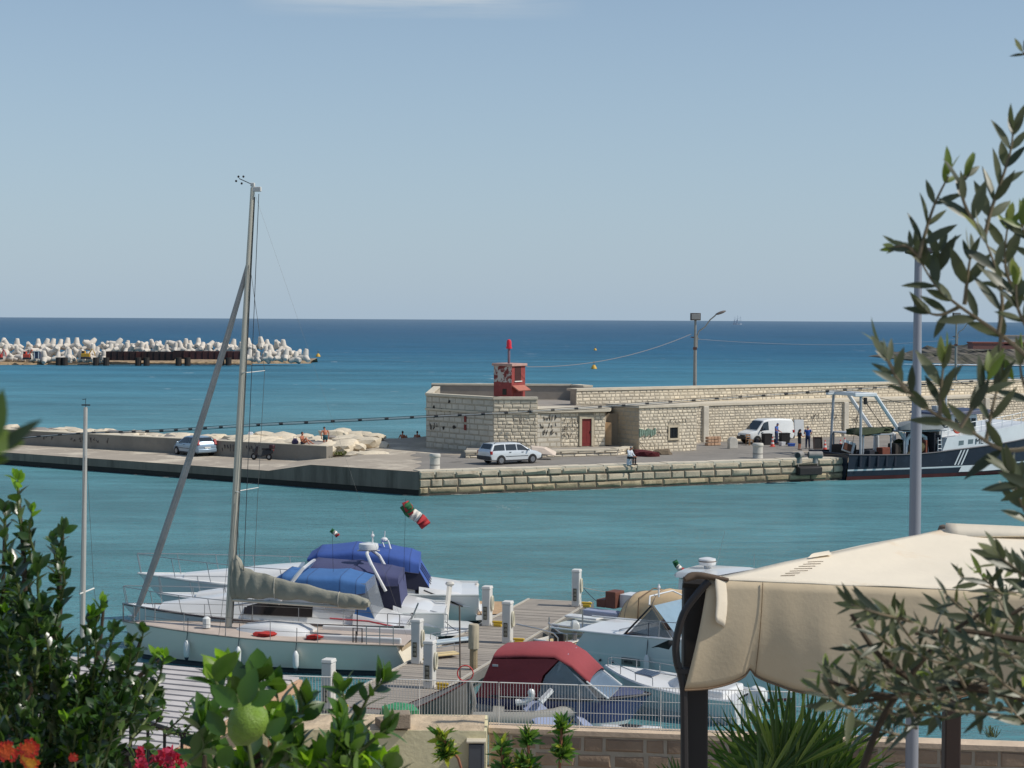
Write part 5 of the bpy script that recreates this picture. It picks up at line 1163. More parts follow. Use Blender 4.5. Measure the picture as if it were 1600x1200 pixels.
for a,b_ in (((1.6,-1.7,5.9),(5.0,-1.9,1.9)),((2.7,-1.7,5.9),(9.5,-1.2,4.6)),((1.6,-1.7,5.9),(.3,-2.3,1.9)),((2.7,-.2,5.9),(4.5,-.4,3.5)),((10.4,0,7.2),(16.5,-.5,5.2))):
    mb=MB(); mb.tube([a,b_],.02,5); mb.build('rigging_wire',[MATS['gear_dark']],rt)
mb=MB(); mb.tube([(.2,-2.4,1.9),(-1.2,-1.0,1.75),(-2.6,.8,1.75)],.03,6); tag(mb.build('mooring_rope',[mat('rope_dark',(84,78,70),.9,0,.1)]),'dark mooring rope from the trawler stern to the quay','rope')
o=bpy.data.objects['mooring_rope']; o.location=rt.location; o.rotation_euler=rt.rotation_euler
# ================================================================ PONTOON
C0=Vector((-2.04,55.4)); PU=Vector((.29,.957)).normalized(); PV=Vector((PU.y,-PU.x)); ZP=.55
def PT(u,v): return C0+PU*u+PV*v
ARP=math.atan2(PU.y,PU.x)
plank=mat('grey_planks',(158,150,140),.9,0,.10,1.2,.2,8,.2,.14); pfr=mat('pontoon_frame',(120,116,110),.7,.2,.15)
t=thing('pontoon','weathered grey plank pontoon running out between the moored boats','pontoon',(*PT(2.6,0),0),ARP)
mb=MB(); rg=random.Random(2); x=-11.9; 
while x<10.95:
    w=.29; mb.box((x+w/2,0,ZP-.02+rg.uniform(-.004,.004)),(w-.028,2.5,.04)); x+=w
mb.build('decking',[plank],t,smooth=0)
mb=MB()
for s in (-1,1): mb.box((-.5,s*1.28,ZP-.14),(23,.08,.28))
for xx in (-11.95,10.98): mb.box((xx,0,ZP-.14),(.06,2.6,.28))
mb.build('frame',[pfr],t,smooth=0,bevel=.015)
for i in range(6):
    mb=MB(); mb.box((-10.5+4.0*i,0,.12),(2.2,2.2,.5)); mb.build('float',[mat('float_grey',(96,96,92),.85,0,.2)],t,smooth=0,bevel=.05)
for s in (-1,1):
    mb=MB(); mb.box((-.5,s*1.21,ZP+.03),(22.6,.06,.05)); mb.build('edge_rail',[mat('rail_pale',(186,180,168),.7,.1,.1)],t,smooth=0)
# service pedestals
pedw=mat('pedestal_white',(212,210,204),.5,0,.06,1.5); hosey=mat('hose_cream',(206,200,178),.6,0,.1); pedd=mat('socket_dark',(84,82,72),.5,0,.1); yel=mat('cleat_yellow',(204,168,52),.5,0,.1)
def pedestal(u,v,z0,label,cl=1):
    t=thing('power_pedestal',label,'pedestal',(*PT(u,v),z0),ARP-R(90),'white service pedestals along the pontoon')
    mb=MB(); mb.box((0,0,.65),(.30,.34,1.3)); mb.build('column',[pedw],t,smooth=0,bevel=.03)
    mb=MB(); mb.hexa([(-.17,-.19,1.3),(.17,-.19,1.3),(.17,.19,1.3),(-.17,.19,1.3)],[(-.15,-.17,1.4),(.15,-.17,1.4),(.15,.17,1.4),(-.15,.17,1.4)]); mb.build('cap',[pedw],t,smooth=0,bevel=.02)
    mb=MB(); mb.box((-.02,-.178,.46),(.13,.03,.46)); s_=mb.build('socket_panel',[pedd],t,smooth=0)
    for k in range(3): mb=MB(); mb.box((-.02,-.196,.32+.14*k),(.09,.02,.09)); mb.build('socket',[mat('socket_grey',(130,128,116),.5,0,.05)],s_,smooth=0,bevel=.01)
    mb=MB(); mb.loft([[(.19+.035*math.cos(a)+.0,.10*math.cos(b_)+ (.035*math.sin(a))*math.cos(b_),.80+.24*math.sin(b_)+(.035*math.sin(a))*math.sin(b_)) for a in [k*1.047 for k in range(6)]] for b_ in [j*.3142 for j in range(21)]],0,(0,0)); mb.build('hose_coil',[hosey],t)
    if cl:
        mb=MB(); mb.box((.42,-.1,.06),(.30,.14,.12)); mb.box((.42,-.1,.16),(.40,.09,.08)); tag(mb.build('mooring_cleat',[yel],smooth=0,bevel=.03),'yellow cleat on the deck at the '+label.split('white service pedestal ')[-1],'cleat','yellow cleats on the pontoon'); o=bpy.data.objects[[o.name for o in COL.objects if o.name.startswith('mooring_cleat')][-1]]; o.location=t.location; o.rotation_euler=t.rotation_euler
    return t
pedestal(-7.3,-.85,.62,'white service pedestal nearest the fence behind the lemon branches')
pedestal(0,-.92,ZP,'white service pedestal at the stern of the sailing yacht'); pedestal(7.3,-.95,ZP,'white service pedestal by the raised gangways of the blue-canopied boats')
pedestal(-3.4,.70,ZP,'white service pedestal behind the railing left of the red canopy'); pedestal(4.3,.72,ZP,'white service pedestal halfway along the pontoon, right of the brown post'); pedestal(12.4,.95,ZP,'white service pedestal at the far end of the pontoon')
p=on(740,1046,ZP); t=thing('wooden_post','pale brown timber post standing on the pontoon','post',(p.x,p.y,ZP-.4),.3)
mb=MB(); mb.lathe([(.13,0),(.125,1.5),(.12,1.75)],n=10); mb.build('shaft',[mat('post_brown',(160,142,112),.85,0,.25,3,.3)],t)
mb=MB(); mb.lathe([(.17,1.05),(.17,1.75),(.15,1.8)],n=10); mb.build('sleeve',[mat('post_sleeve',(176,164,140),.8,0,.2)],t)
# ================================================================ BOATS
gel=mat('gelcoat_white',(222,222,220),.28,0,.04,.7,coat=.4); gel2=mat('gelcoat_grey',(196,200,198),.32,0,.06,.8,stain=((168,168,158),.8,.62,.2)); alu=mat('stainless',(176,178,180),.28,.8,.05)
teak=mat('teak_deck',(176,146,112),.8,0,.2,5); tanv=mat('tan_deck',(206,180,132),.8,0,.12,2)
bluec=mat('canvas_blue',(54,84,152),.85,0,.10,1.4,.25,5); navyc=mat('canvas_navy',(66,70,106),.85,0,.10,1.4,.25,5); skyc=mat('canvas_skyblue',(62,106,160),.85,0,.10,1.4,.25,5); redc=mat('canvas_red',(146,62,66),.85,0,.10,1.2,.25,5); beigec=mat('canvas_beige',(206,178,138),.85,0,.12,1.2,.3,5); greyc=mat('sailcover_grey',(150,148,134),.9,0,.16,1.6,.6,5)
fendw=mat('fender_white',(218,220,218),.4,0,.06); fendn=mat('fender_navy',(34,40,56),.5,0,.1); winb=mat('boat_window',(44,40,40),.12,0,.15); clear=mat('clear_vinyl',(150,158,166),.15,0,.1,alpha=.55); blackr=mat('rubber_black',(36,36,38),.7,0,.1); wrope=mat('rope_white',(206,200,190),.9,0,.1)
class Boat:
    def __init__(s,name,label,stern,bow,cat='boat',z=0,grp=None):
        stern=V2(stern);bow=V2(bow); d=bow-stern; s.L=d.length; s.o=stern; s.d=d/s.L
        s.t=thing(name,label,cat,(stern.x,stern.y,z),math.atan2(d.y,d.x),grp)
    def lx(s,px,off=0):        # position along the boat that stands in that pixel column
        r=ray(px,1000); k=r.x/r.y; o=s.o+Vector((-s.d.y,s.d.x))*off; return (k*o.y-o.x)/(s.d.x-k*s.d.y)
    def hz(s,px,py,off=0):     # height seen at that pixel on the centre plane
        x=s.lx(px,off); p=s.o+s.d*x+Vector((-s.d.y,s.d.x))*off; return x,at(px,py,p.y).z
    def hull(s,B,fs,fb,mats,trans=.85,full=.45,pw=2.3,rake=.9,draft=.4,strn=0,boot=(.10,.22),band=None,flare=.80,name='hull'):
        L=s.L; s.B=B; n=20
        def hb(x):
            u=max(0,min(1,x/L)); 
            return B/2*((trans+(1-trans)*math.sin(min(1,u/full)*math.pi/2)) if u<full else max(.012,1-((u-full)/(1-full))**pw))
        def sh(x): u=x/L; return fs+(fb-fs)*max(0,u)**1.7
        s.hb,s.sh=hb,sh
        mb=MB(); rings=[]
        lv=[(-draft,.15),(-.05,flare*.9),(boot[0],flare*.94),(boot[1],flare*.955),(None,.0),(None,.0)]
        for i in range(n+1):
            x=L*i/n; w=hb(x); z1=sh(x); row=[]
            zz=[-draft*(1-.8*(i/n)**3),-.05,boot[0],boot[1]]+([band[0]*z1,band[1]*z1] if band else [lerp(boot[1],z1,.5),lerp(boot[1],z1,.75)])+[z1]
            ff=[.12,flare*.86,flare*.92,flare*.94]+([lerp(flare*.94,1,.8),lerp(flare*.94,1,.9)] if band else [lerp(flare*.94,1,.62),lerp(flare*.94,1,.85)])+[1]
            u=i/n
            for z,f in zip(zz,ff):
                xs=x-rake*max(0,(u-.6)/.4)**2*(1-max(0,z)/max(z1,.1))+strn*(1-u)**6*(max(0,z)/max(z1,.1))
                row.append((xs,w*f*(1 if u<.9 else 1),z))
            rings.append([(a,-b,c) for a,b,c in row]+[(a,b,c) for a,b,c in reversed(row)])
        m=[2,2,1,0,3 if band else 0,0]
        k=len(rings[0]); half=k//2
        for i in range(n):
            for j in range(k-1):
                jj=j if j<half else k-2-j
                mi=m[jj] if jj<len(m) else 2
                if j==half-1: continue
                mb.add([rings[i][j],rings[i+1][j],rings[i+1][j+1],rings[i][j+1]],[(0,1,2,3)],mi)
        mb.add(rings[0],[tuple(range(k))[::-1]],0); 
        h=mb.build(name,mats,s.t,smooth=40)
        # merge seams for smooth shading
        bm=bmesh.new(); bm.from_mesh(h.data); bmesh.ops.remove_doubles(bm,verts=bm.verts,dist=.0005); bm.to_mesh(h.data); bm.free(); h.data.shade_smooth(); h.data.set_sharp_from_angle(angle=R(42))
        s.h=h; s.strn=strn; return h
    def deck(s,m,x0=0,x1=.995,dz=-.04,inset=.96,name='deck',camber=.05,nn=14):
        mb=MB(); L=s.L; rows=[]
        for i in range(nn+1):
            x=lerp(x0,x1*L,i/nn); w=s.hb(x)*inset; z=s.sh(x)+dz; rows.append([(x,-w,z),(x,-w*.4,z+camber),(x,w*.4,z+camber),(x,w,z)])
        mb.loft(rows,0,(0,0),closed=False); return mb.build(name,[m],s.t,smooth=40)
    def rub(s,m,r=.03,name='rub_rail'):
        for q in (-1,1):
            mb=MB(); mb.tube([(s.L*i/20,q*s.hb(s.L*i/20),s.sh(s.L*i/20)) for i in range(21)],r,6); mb.build(name,[m],s.t)
    def house(s,name,m,st,par=None,sm=40):     # stations (x, half-width bottom, half-width top, z0, z1)
        mb=MB(); mb.loft([[(x,-a,z0),(x,-lerp(a,b,.7),lerp(z0,z1,.72)),(x,-b,z1-.02),(x,-b*.5,z1+.02),(x,b*.5,z1+.02),(x,b,z1-.02),(x,lerp(a,b,.7),lerp(z0,z1,.72)),(x,a,z0)] for x,a,b,z0,z1 in st]); return mb.build(name,[m] if not isinstance(m,list) else m,par or s.t,smooth=sm)
    def rails(s,x0,x1,n,h,r=.014,lean=.0,name='pulpit',m=None,levels=(1,),close=True):
        mb=MB(); m=m or alu
        pts=[x0+(x1-x0)*i/n for i in range(n+1)]
        for q in (-1,1):
            for x in pts: mb.tube([(x,q*s.hb(x)*.95,s.sh(x)),(x+lean,q*s.hb(x)*.97,s.sh(x)+h)],r,5)
        for lv in levels:
            P=[(x+lean*lv,-s.hb(x)*.97,s.sh(x)+h*lv) for x in pts]; Q=[(x+lean*lv,s.hb(x)*.97,s.sh(x)+h*lv) for x in pts]
            mb.tube(P+(Q[::-1] if close else []),r,5)
            if not close: mb.tube(Q,r,5)
        return mb.build(name,[m],s.t)
    def fender(s,px,side=-1,l=.55,r=.10,drop=.0):
        x=s.lx(px,side*s.B/2); w=s.hb(x)+r*.8; z=s.sh(x)
        mb=MB(); c=(x,side*w,z-.30-l-drop)
        mb.lathe([(.02,0),(r*.7,.04),(r,.12),(r,l-.1),(r*.7,l-.02),(.03,l+.04)],c,12); f=mb.build('fender',[fendw],s.t)
        mb=MB(); mb.lathe([(.025,-.07),(r*.62,-.02),(r*.72,.05)],c,10); mb.build('fender_tip',[fendn],f)
        mb=MB(); mb.tube([(x,side*w,z-.28-drop),(x,side*(w-.1),z+.05),(x,side*(w-.12),z+.45)],.012,5); mb.build('fender_line',[fendn],f)
    def canopy(s,name,m,st,par=None,n=20,open_=False,p=7.0):  # (x, half-width, z0, z1) arched sections
        mb=MB(); rings=[]; ks=5; sd=[]
        for i in range(len(st)-1):
            for j in range(ks):
                f=j/ks; q=[lerp(a,b,f) for a,b in zip(st[i],st[i+1])]; g=math.sin(math.pi*f)*min(1,abs(st[i+1][0]-st[i][0])/.9)
                q[1]-=.012*g; q[3]-=.022*g+.010*noise.noise(Vector((q[0]*3,i,s.L))); sd.append(q)
        sd.append(list(st[-1]))
        for x,w,z0,z1 in sd:
            ring=[]
            for k in range(n+1):
                a=math.pi*k/n; c,sn=math.cos(a),math.sin(a)
                ring.append((x,-w*(abs(c)**(2/p))*(1 if c>=0 else -1),z0+(z1-z0)*(abs(sn)**(2/p))))
            rings.append(ring)
        mb.loft(rings,0,(1,1),closed=not open_); ob=mb.build(name,[m] if not isinstance(m,list) else m,par or s.t,smooth=50)
        for i in range(1,len(st)-1):
            sm=MB(); sm.tube([Vector(p)+Vector((0,0,.004)) for p in rings[i*ks]],.006,4); sm.build('seam',[mat('seam_dark',(58,62,88),.9,0,.1)],ob)
        for k in (0,n):
            sm=MB(); sm.tube([Vector(r[k])+Vector((0,0,.01)) for r in rings],.012,4); sm.build('hem',[mat('seam_dark')],ob)
        return ob
# ---------------------------------------------------------------- sailing yacht
sy=Boat('sailing_yacht','sailing yacht with a very tall raked mast, pale grey hull and furled grey jib',PT(1.35,-1.55),PT(.55,-11.55),'sailing boat')
hullg=mat('yacht_hull',(232,224,208),.25,0,.04,.6,coat=.3); boots=mat('boot_stripe_dark',(46,54,58),.4,0,.1)
sy.hull(2.9,1.02,1.22,[hullg,boots,mat('bottom_grey',(70,78,80),.7,0,.2),gel],trans=.74,full=.42,pw=1.75,rake=.75,strn=.25,boot=(.10,.17),flare=.86)
sy.deck(mat('deck_pinkgrey',(186,172,160),.85,0,.12,2),0,.995,-.01,.985,camber=.06)
sy.rub(mat('toe_rail',(150,140,128),.6,.2,.1),.022,'toe_rail')
x0,x1=sy.lx(482),sy.lx(372)
sy.house('coachroof',gel,[(x0-.1,.7,.55,1.05,1.18),(x0+.3,.8,.62,1.05,1.36),((x0+x1)/2,.82,.6,1.06,1.40),(x1-.3,.55,.4,1.08,1.30),(x1,.3,.2,1.1,1.16)])
mb=MB(); xc0,xc1=.15,x0-.2; mb.hexa([(xc0,-.75,.78),(xc1,-.7,.78),(xc1,.7,.78),(xc0,.75,.78)],[(xc0,-.78,1.03),(xc1,-.72,1.03),(xc1,.72,1.03),(xc0,.78,1.03)]); mb.build('cockpit',[mat('cockpit_tan',(178,160,132),.8,0,.15)],sy.t,smooth=0)
for q in (-1,1):
    mb=MB(); mb.box(((xc0+xc1)/2,q*.85,1.12),(xc1-xc0,.1,.2)); mb.build('coaming',[gel],sy.t,smooth=0,bevel=.04)
xm=sy.lx(357); 
pm=sy.o+sy.d*xm; mtop=at(398,294,pm.y); xt=(V2(mtop)-sy.o).dot(sy.d); zt_=mtop.z
mastm=mat('mast_aluminium',(192,188,174),.4,.35,.08,.5)
def mpt(z): f=(z-1.15)/(zt_-1.15); return Vector((lerp(xm,xt,f),0,z))
mb=MB(); mb.tube([mpt(1.12),mpt(6),mpt(10),mpt(zt_)],[.125,.125,.115,.075],12,flat=.72); ms=mb.build('mast',[mastm],sy.t)
mb=MB(); mb.tube([mpt(1.3)-Vector((.135,0,0)),mpt(8)-Vector((.13,0,0)),mpt(zt_-.3)-Vector((.085,0,0))],.017,5); mb.build('mast_track',[mat('track_dark',(58,56,52),.6,0,.1)],ms)
mb=MB(); q=mpt(zt_); mb.box((q.x-.12,0,zt_-.05),(.34,.1,.16)); mb.box((q.x,0,zt_+.1),(.14,.1,.12)); mb.build('masthead',[mat('masthead_white',(206,204,198),.5,0,.05)],ms,smooth=0,bevel=.02)
mb=MB(); mb.tube([q+Vector((.05,0,.12)),q+Vector((.45,.05,.30))],.014,5); mb.build('wind_vane_arm',[blackr],ms)
for dx,dz in ((.36,.14),(.47,.36),(.30,.36),(.55,.22)):
    mb=MB(); mb.ell(q+Vector((dx,.05,dz)),.04,8); mb.build('anemometer_cup',[blackr],ms)
for zpx in (583,768):
    xx,zz=sy.hz(385 if zpx<700 else 376,zpx)
    for q_ in (-1,1):
        mb=MB(); b0=mpt(zz); mb.tube([b0,b0+Vector((-.45,q_*.85,.06))],[.035,.025],6,flat=.5); mb.build('spreader',[mat('spreader_white',(216,214,206),.5,0,.05)],ms)
# furled jib on the forestay
xs_,zs_=sy.hz(386,412); xb,zb_=sy.hz(207,968)
P=[Vector((xb,0,zb_)).lerp(Vector((xs_,0,zs_)),f) for f in (0,.06,.2,.4,.6,.8,.95,1)]
P=[p+Vector((-.28*math.sin(math.pi*i/7)*.5,0,-.12*math.sin(math.pi*i/7))) for i,p in enumerate(P)]
mb=MB(); mb.tube(P,[.05,.10,.118,.115,.105,.10,.08,.03],10); jb=mb.build('furled_jib',[mat('jib_grey',(176,170,164),.9,0,.2,1.2,.9,4.5)],sy.t)
mb=MB(); mb.lathe([(.05,-.1),(.14,-.08),(.14,-.04),(.07,-.02),(.07,.08),(.14,.1),(.14,.14)],P[0],12); mb.build('furling_drum',[alu],jb)
rig=mat('rigging_wire',(112,110,106),.5,.4,.05)
def wire(a,b,r=.008,nm='stay',m=None): mb=MB(); mb.tube([a,b],r,4); return mb.build(nm,[m or rig],sy.t)
wire(mpt(zt_-.2)+Vector((-.22,0,0)),Vector((xm-.55,.1,2.7)),.012,'halyard',mat('halyard_dark',(60,62,66),.8,0,.1)); wire(mpt(zt_),Vector((.2,0,1.1)),.0025,'backstay')
for q_ in (-1,1):
    s1=sy.hz(376,768)[1]; s2=sy.hz(385,583)[1]; a=mpt(s1)+Vector((-.45,q_*.85,.06)); b_=mpt(s2)+Vector((-.45,q_*.85,.06))
    wire(Vector((xm-.35,q_*1.2,1.1)),a,.008,'shroud'); wire(a,b_,.008,'shroud'); wire(b_,mpt(zs_+.2),.008,'shroud'); wire(Vector((xm-.1,q_*1.1,1.1)),mpt(s1),.008,'shroud')
# boom and stowed mainsail under a grey cover
bx0=xm-.14; bx1=sy.lx(572)
def bz(px,py): return sy.hz(px,py)
st_=[]
for px,ya,yb in ((362,868,938),(370,864,938),(382,884,937),(398,892,937),(420,896,936),(450,906,938),(480,912,940),(510,920,945),(540,925,951),(562,930,952),(576,936,950)):
    x,z1=sy.hz(px,ya); _,z0=sy.hz(px,yb); st_.append((x,.17 if px<400 else .15,z0,z1))
mb=MB(); rg=random.Random(3)
sd=[]
for i in range(len(st_)-1):
    for j in range(6):
        f=j/6; sd.append([lerp(a,b,f) for a,b in zip(st_[i],st_[i+1])])
sd.append(list(st_[-1]))
for i,q in enumerate(sd): g=math.sin(i*.9)*.5+math.sin(i*.37+1)*.5; q[3]+=.022*g-.03; q[2]-=.025*math.sin(i*.7)-.02; q[1]*=.9+.14*math.sin(i*1.1)
mb.loft([[(x+.03*math.sin(k*2.1+i),w*math.cos(2*math.pi*k/14)*(.9+.2*rg.random()),(z0+z1)/2+(z1-z0)/2*math.sin(2*math.pi*k/14)+.012*noise.noise(Vector((i*.5,k*.8,0)))) for k in range(14)] for i,(x,w,z0,z1) in enumerate(sd)]); sc=mb.build('sail_cover',[greyc],sy.t,smooth=60)
for i in (26,46):
    x,w,z0,z1=sd[i]; tb_=MB(); tb_.tube([(x,w*1.06*math.cos(a),(z0+z1)/2+(z1-z0)/2*1.05*math.sin(a)) for a in [k*.4488 for k in range(15)]],.014,4); tb_.build('sail_tie',[mat('tie_pale',(196,190,176),.9,0,.1)],sc)
mb=MB(); mb.tube([(bx0,0,st_[2][2]-.02),(bx1,0,st_[-1][2]-.02)],.055,8); mb.build('boom',[mastm],sy.t)
mb=MB(); mb.tube([(xm-.2,0,1.9),(bx0-1.3,0,st_[3][2])],.03,6); mb.build('boom_vang',[alu],sy.t)
mb=MB(); mb.tube([(bx1+.3,0,1.05),(bx1+.3,0,st_[-1][2]-.05)],.018,5); mb.build('mainsheet',[blackr],sy.t)
sy.rails(sy.L*.90,sy.L*.995,2,.6,.016,.0,'pulpit'); sy.rails(.35,1.2,2,.6,.016,0,'pushpit',levels=(1,.5),close=False)
xsn=[1.2+ (sy.L*.9-1.2)*i/5 for i in range(6)]
for q_ in (-1,1):
    for x in xsn: mb=MB(); mb.tube([(x,q_*sy.hb(x)*.95,sy.sh(x)),(x,q_*sy.hb(x)*.95,sy.sh(x)+.6)],.012,5); mb.build('stanchion',[alu],sy.t)
for q_ in (-1,1):
    for hh in (.3,.6):
        mb=MB(); mb.tube([(x,q_*sy.hb(x)*.95,sy.sh(x)+hh) for x in xsn],.007,4); mb.build('lifeline',[rig],sy.t)
for px in (284,372,463): sy.fender(px,1)
x=sy.lx(330); mb=MB(); mb.lathe([(.13,0),(.13,.3),(.05,.36)],(x,.4,1.2),10); mb.build('deck_fender',[fendw],sy.t)
for px,w in ((430,.35),(505,.28)):
    x=sy.lx(px); o=rock('rope_heap',(x,.85,1.14),(w,.25,.09),mat('rope_red',(176,46,40),.9,0,.3,8,.5,30),int(px),0,1,sy.t,.3)
mb=MB(); x=sy.lx(566); mb.tube([(x,1.0,1.05),(x,1.0,1.5),(x-.3,1.0,1.5),(x-.3,1.0,1.05)],.02,5); mb.tube([(x-.1,1.0,1.0),(x-.1,1.0,1.4)],.02,5); mb.build('outboard_bracket',[blackr],sy.t)
mb=MB(); mb.hexa([(-.05,-1.0,.25),(.32,-1.06,.9),(.32,1.06,.9),(-.05,1.0,.25)],[(-.08,-1.0,.3),(.28,-1.06,1.0),(.28,1.06,1.0),(-.08,1.0,.3)]); mb.build('transom_panel',[mat('transom_cream',(218,208,186),.5,0,.08)],sy.t,smooth=0)
# ---------------------------------------------------------------- motor boat with sky-blue bimini
m2=Boat('motor_cruiser','white motor cruiser with sky-blue bimini and dark side windows behind the sailing yacht',PT(4.7,-2.9),PT(2.5,-12.6))
m2.hull(3.1,1.05,1.45,[gel,mat('stripe_maroon',(112,44,56),.4,0,.05),mat('bottom_dark',(50,56,60),.7,0,.2),gel],trans=.86,full=.4,pw=2.1,rake=1.3,flare=.78,boot=(.12,.20))
m2.deck(gel,0,.99,-.02,.98); m2.rub(mat('rub_dark2',(78,70,72),.6,0,.1),.035)
xa,xb_,xc_=m2.lx(560),m2.lx(395),m2.lx(255)
m2.house('cabin',gel,[(xa,1.15,.95,1.0,1.75),(m2.lx(500),1.22,1.0,1.05,1.95),(xb_,1.15,.85,1.1,2.0),(m2.lx(330),1.0,.6,1.2,1.75),(xc_,.6,.3,1.35,1.5)])
for q_ in (-1,1):
    mb=MB(); P=[];Q=[]
    for f in (0,.33,.66,1):
        x=lerp(m2.lx(498),m2.lx(392),f); P.append((x,q_*(1.235-.07*f),1.30+.06*f)); Q.append((x,q_*(1.10-.12*f),1.72+.12*f-.25*(f==1)))
    mb.loft([P,Q],0,(0,0),closed=False); mb.build('side_window',[winb],m2.t)
x0=m2.lx(452); 
mb=MB(); P=[]
for q_ in (-1,1): pass
mb.loft([[(m2.lx(412),-1.0,1.95),(m2.lx(412),1.0,1.95)],[x_ for x_ in [(m2.lx(446),-.95,2.45),(m2.lx(446),.95,2.45)]]],0,(0,0),closed=False); mb.build('windscreen',[glassd],m2.t)
# radar arch
ax=m2.lx(478); mb=MB(); P=[(ax+.75,-1.12,1.75),(ax+.25,-1.1,2.5),(ax-.05,-1.0,2.86),(ax-.15,0,2.95),(ax-.05,1.0,2.86),(ax+.25,1.1,2.5),(ax+.75,1.12,1.75)]
mb.tube([( -a+2*ax if 0 else a,b_,c) for a,b_,c in P],[.2,.17,.15,.14,.15,.17,.2],8,flat=.45); mb.build('radar_arch',[gel],m2.t)
def zz(b,px,py): return b.hz(px,py)[1]
m2.canopy('bimini',skyc,[(m2.lx(432),.9,zz(m2,432,905)-.12,zz(m2,432,902)),(m2.lx(450),1.1,zz(m2,450,915),zz(m2,450,890)),(m2.lx(490),1.2,zz(m2,490,912),zz(m2,490,893)),(m2.lx(540),1.2,zz(m2,540,918),zz(m2,540,893)),(m2.lx(564),1.15,zz(m2,564,922),zz(m2,564,899)),(m2.lx(578),1.1,zz(m2,578,920),zz(m2,578,903))])
bx=m2.lx(578); mb=MB(); mb.loft([[(bx,-1.05,2.45),(bx,1.05,2.45)],[(bx-.35,-1.1,1.15),(bx-.35,1.1,1.15)]],0,(0,0),closed=False); mb.build('aft_curtain',[clear],m2.t)
for q in (-1,1): mb=MB(); mb.loft([[(m2.lx(500),q*1.13,2.4),(bx,q*1.07,2.45)],[(m2.lx(520),q*1.2,1.5),(bx-.35,q*1.12,1.2)]],0,(0,0),closed=False); mb.build('side_curtain',[clear],m2.t)
mb=MB(); mb.loft([[(m2.lx(565),1.14,1.75),(bx-.1,1.14,1.75)],[(m2.lx(560),1.2,1.15),(bx-.4,1.17,1.1)]],0,(0,0),closed=False); mb.build('curtain_panel',[skyc],m2.t)
m2.house('cockpit_coaming',gel,[(.1,1.25,1.1,.75,1.0),(.9,1.3,1.2,.8,1.25),(xa,1.28,1.2,.95,1.45)])
mb=MB(); mb.tube([(.15,1.28,1.0),(1.2,1.36,1.22),(2.5,1.4,1.3)],.03,6); mb.build('red_trim',[mat('trim_red',(176,52,60),.5,0,.05)],m2.t)
m2.house('swim_platform',gel,[(-.9,.8,.8,.28,.36),(-.6,1.15,1.12,.28,.4),(.1,1.3,1.25,.28,.42)])
m2.rails(m2.L*.55,m2.L*.985,4,.62,.015,.12,'bow_rail',levels=(1,))
mb=MB(); mb.tube([(-.2,1.1,.4),(-.25,1.1,1.2)],.02,5); mb.tube([(.0,.2,.9),(-.35,.4,1.7)],.03,5); mb.build('stern_pole',[alu],m2.t)
# ---------------------------------------------------------------- motor boat with navy canopy
m3=Boat('motor_cruiser','white motor cruiser under a boxy navy canopy with a radar dome',PT(7.7,-2.6),PT(5.0,-12.6))
m3.hull(3.2,1.05,1.45,[gel,boots,mat('bottom_dark'),gel],trans=.86,full=.4,pw=2.1,rake=1.3,flare=.78,boot=(.10,.16)); m3.deck(gel,0,.99,-.02,.98); m3.rub(gel2,.035)
m3.house('cabin',gel,[(m3.lx(600),1.2,1.0,1.0,1.7),(m3.lx(480),1.2,.95,1.05,1.9),(m3.lx(400),1.0,.7,1.15,1.8),(m3.lx(310),.6,.3,1.3,1.5)])
m3.canopy('canopy_top',navyc,[(m3.lx(478),1.1,zz(m3,478,888),zz(m3,478,882)),(m3.lx(492),1.25,zz(m3,492,900),zz(m3,492,876)),(m3.lx(560),1.3,zz(m3,560,902),zz(m3,560,880)),(m3.lx(608),1.3,zz(m3,608,908),zz(m3,608,888)),(m3.lx(627),1.27,zz(m3,627,908),zz(m3,627,892))])
cd_=mat('canvas_seam_and_shade',(38,40,62),.85,0,.1); x0,x1=m3.lx(628),m3.lx(500)  # darker canvas: shade of the canopy sides painted in, also used for seams
zt3=zz(m3,620,905)
for q_ in (-1,1):
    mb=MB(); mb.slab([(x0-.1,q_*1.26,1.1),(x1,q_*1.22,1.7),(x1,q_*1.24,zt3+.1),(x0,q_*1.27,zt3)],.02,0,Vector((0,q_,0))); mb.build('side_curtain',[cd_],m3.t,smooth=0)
mb=MB(); mb.slab([(x0-.12,-1.26,1.05),(x0-.12,1.26,1.05),(x0,1.26,zt3),(x0,-1.26,zt3)],.02,0,Vector((-1,0,0))); mb.build('aft_curtain',[navyc],m3.t,smooth=0)
ax=m3.lx(604)+.5; mb=MB(); mb.tube([(ax-.6,-1.3,1.8),(ax-.1,-1.25,2.7),(ax+.15,-.6,3.02),(ax+.15,.6,3.02),(ax-.1,1.25,2.7),(ax-.6,1.3,1.8)],.06,8); mb.build('radar_arch',[gel],m3.t)
mb=MB(); mb.lathe([(.1,0),(.34,.02),(.36,.1),(.34,.22),(.1,.27)],(ax+.15,0,3.08),18); rd=mb.build('radar_dome',[gel],m3.t)
mb=MB(); mb.tube([(ax+.0,.1,3.35),(ax+.0,.1,3.75)],[.03,.02],6); mb.ell((ax,.1,3.6),.07,8); mb.tube([(ax-.25,0,3.05),(ax+.55,0,3.05)],.03,6); mb.build('light_mast',[gel],rd)
m3.house('cockpit_coaming',gel,[(.05,1.2,1.05,.5,.75),(.6,1.35,1.2,.6,1.15),(x0+.2,1.38,1.25,.8,1.35)])
m3.house('swim_platform',gel,[(-1.05,.75,.75,.26,.34),(-.7,1.2,1.16,.26,.38),(.1,1.35,1.3,.26,.40)])
mb=MB(); mb.tube([(-.1,1.0,.4),(-.1,1.0,.95),(.5,1.1,1.1)],.02,5); mb.build('handrail',[alu],m3.t)
mb=MB(); 
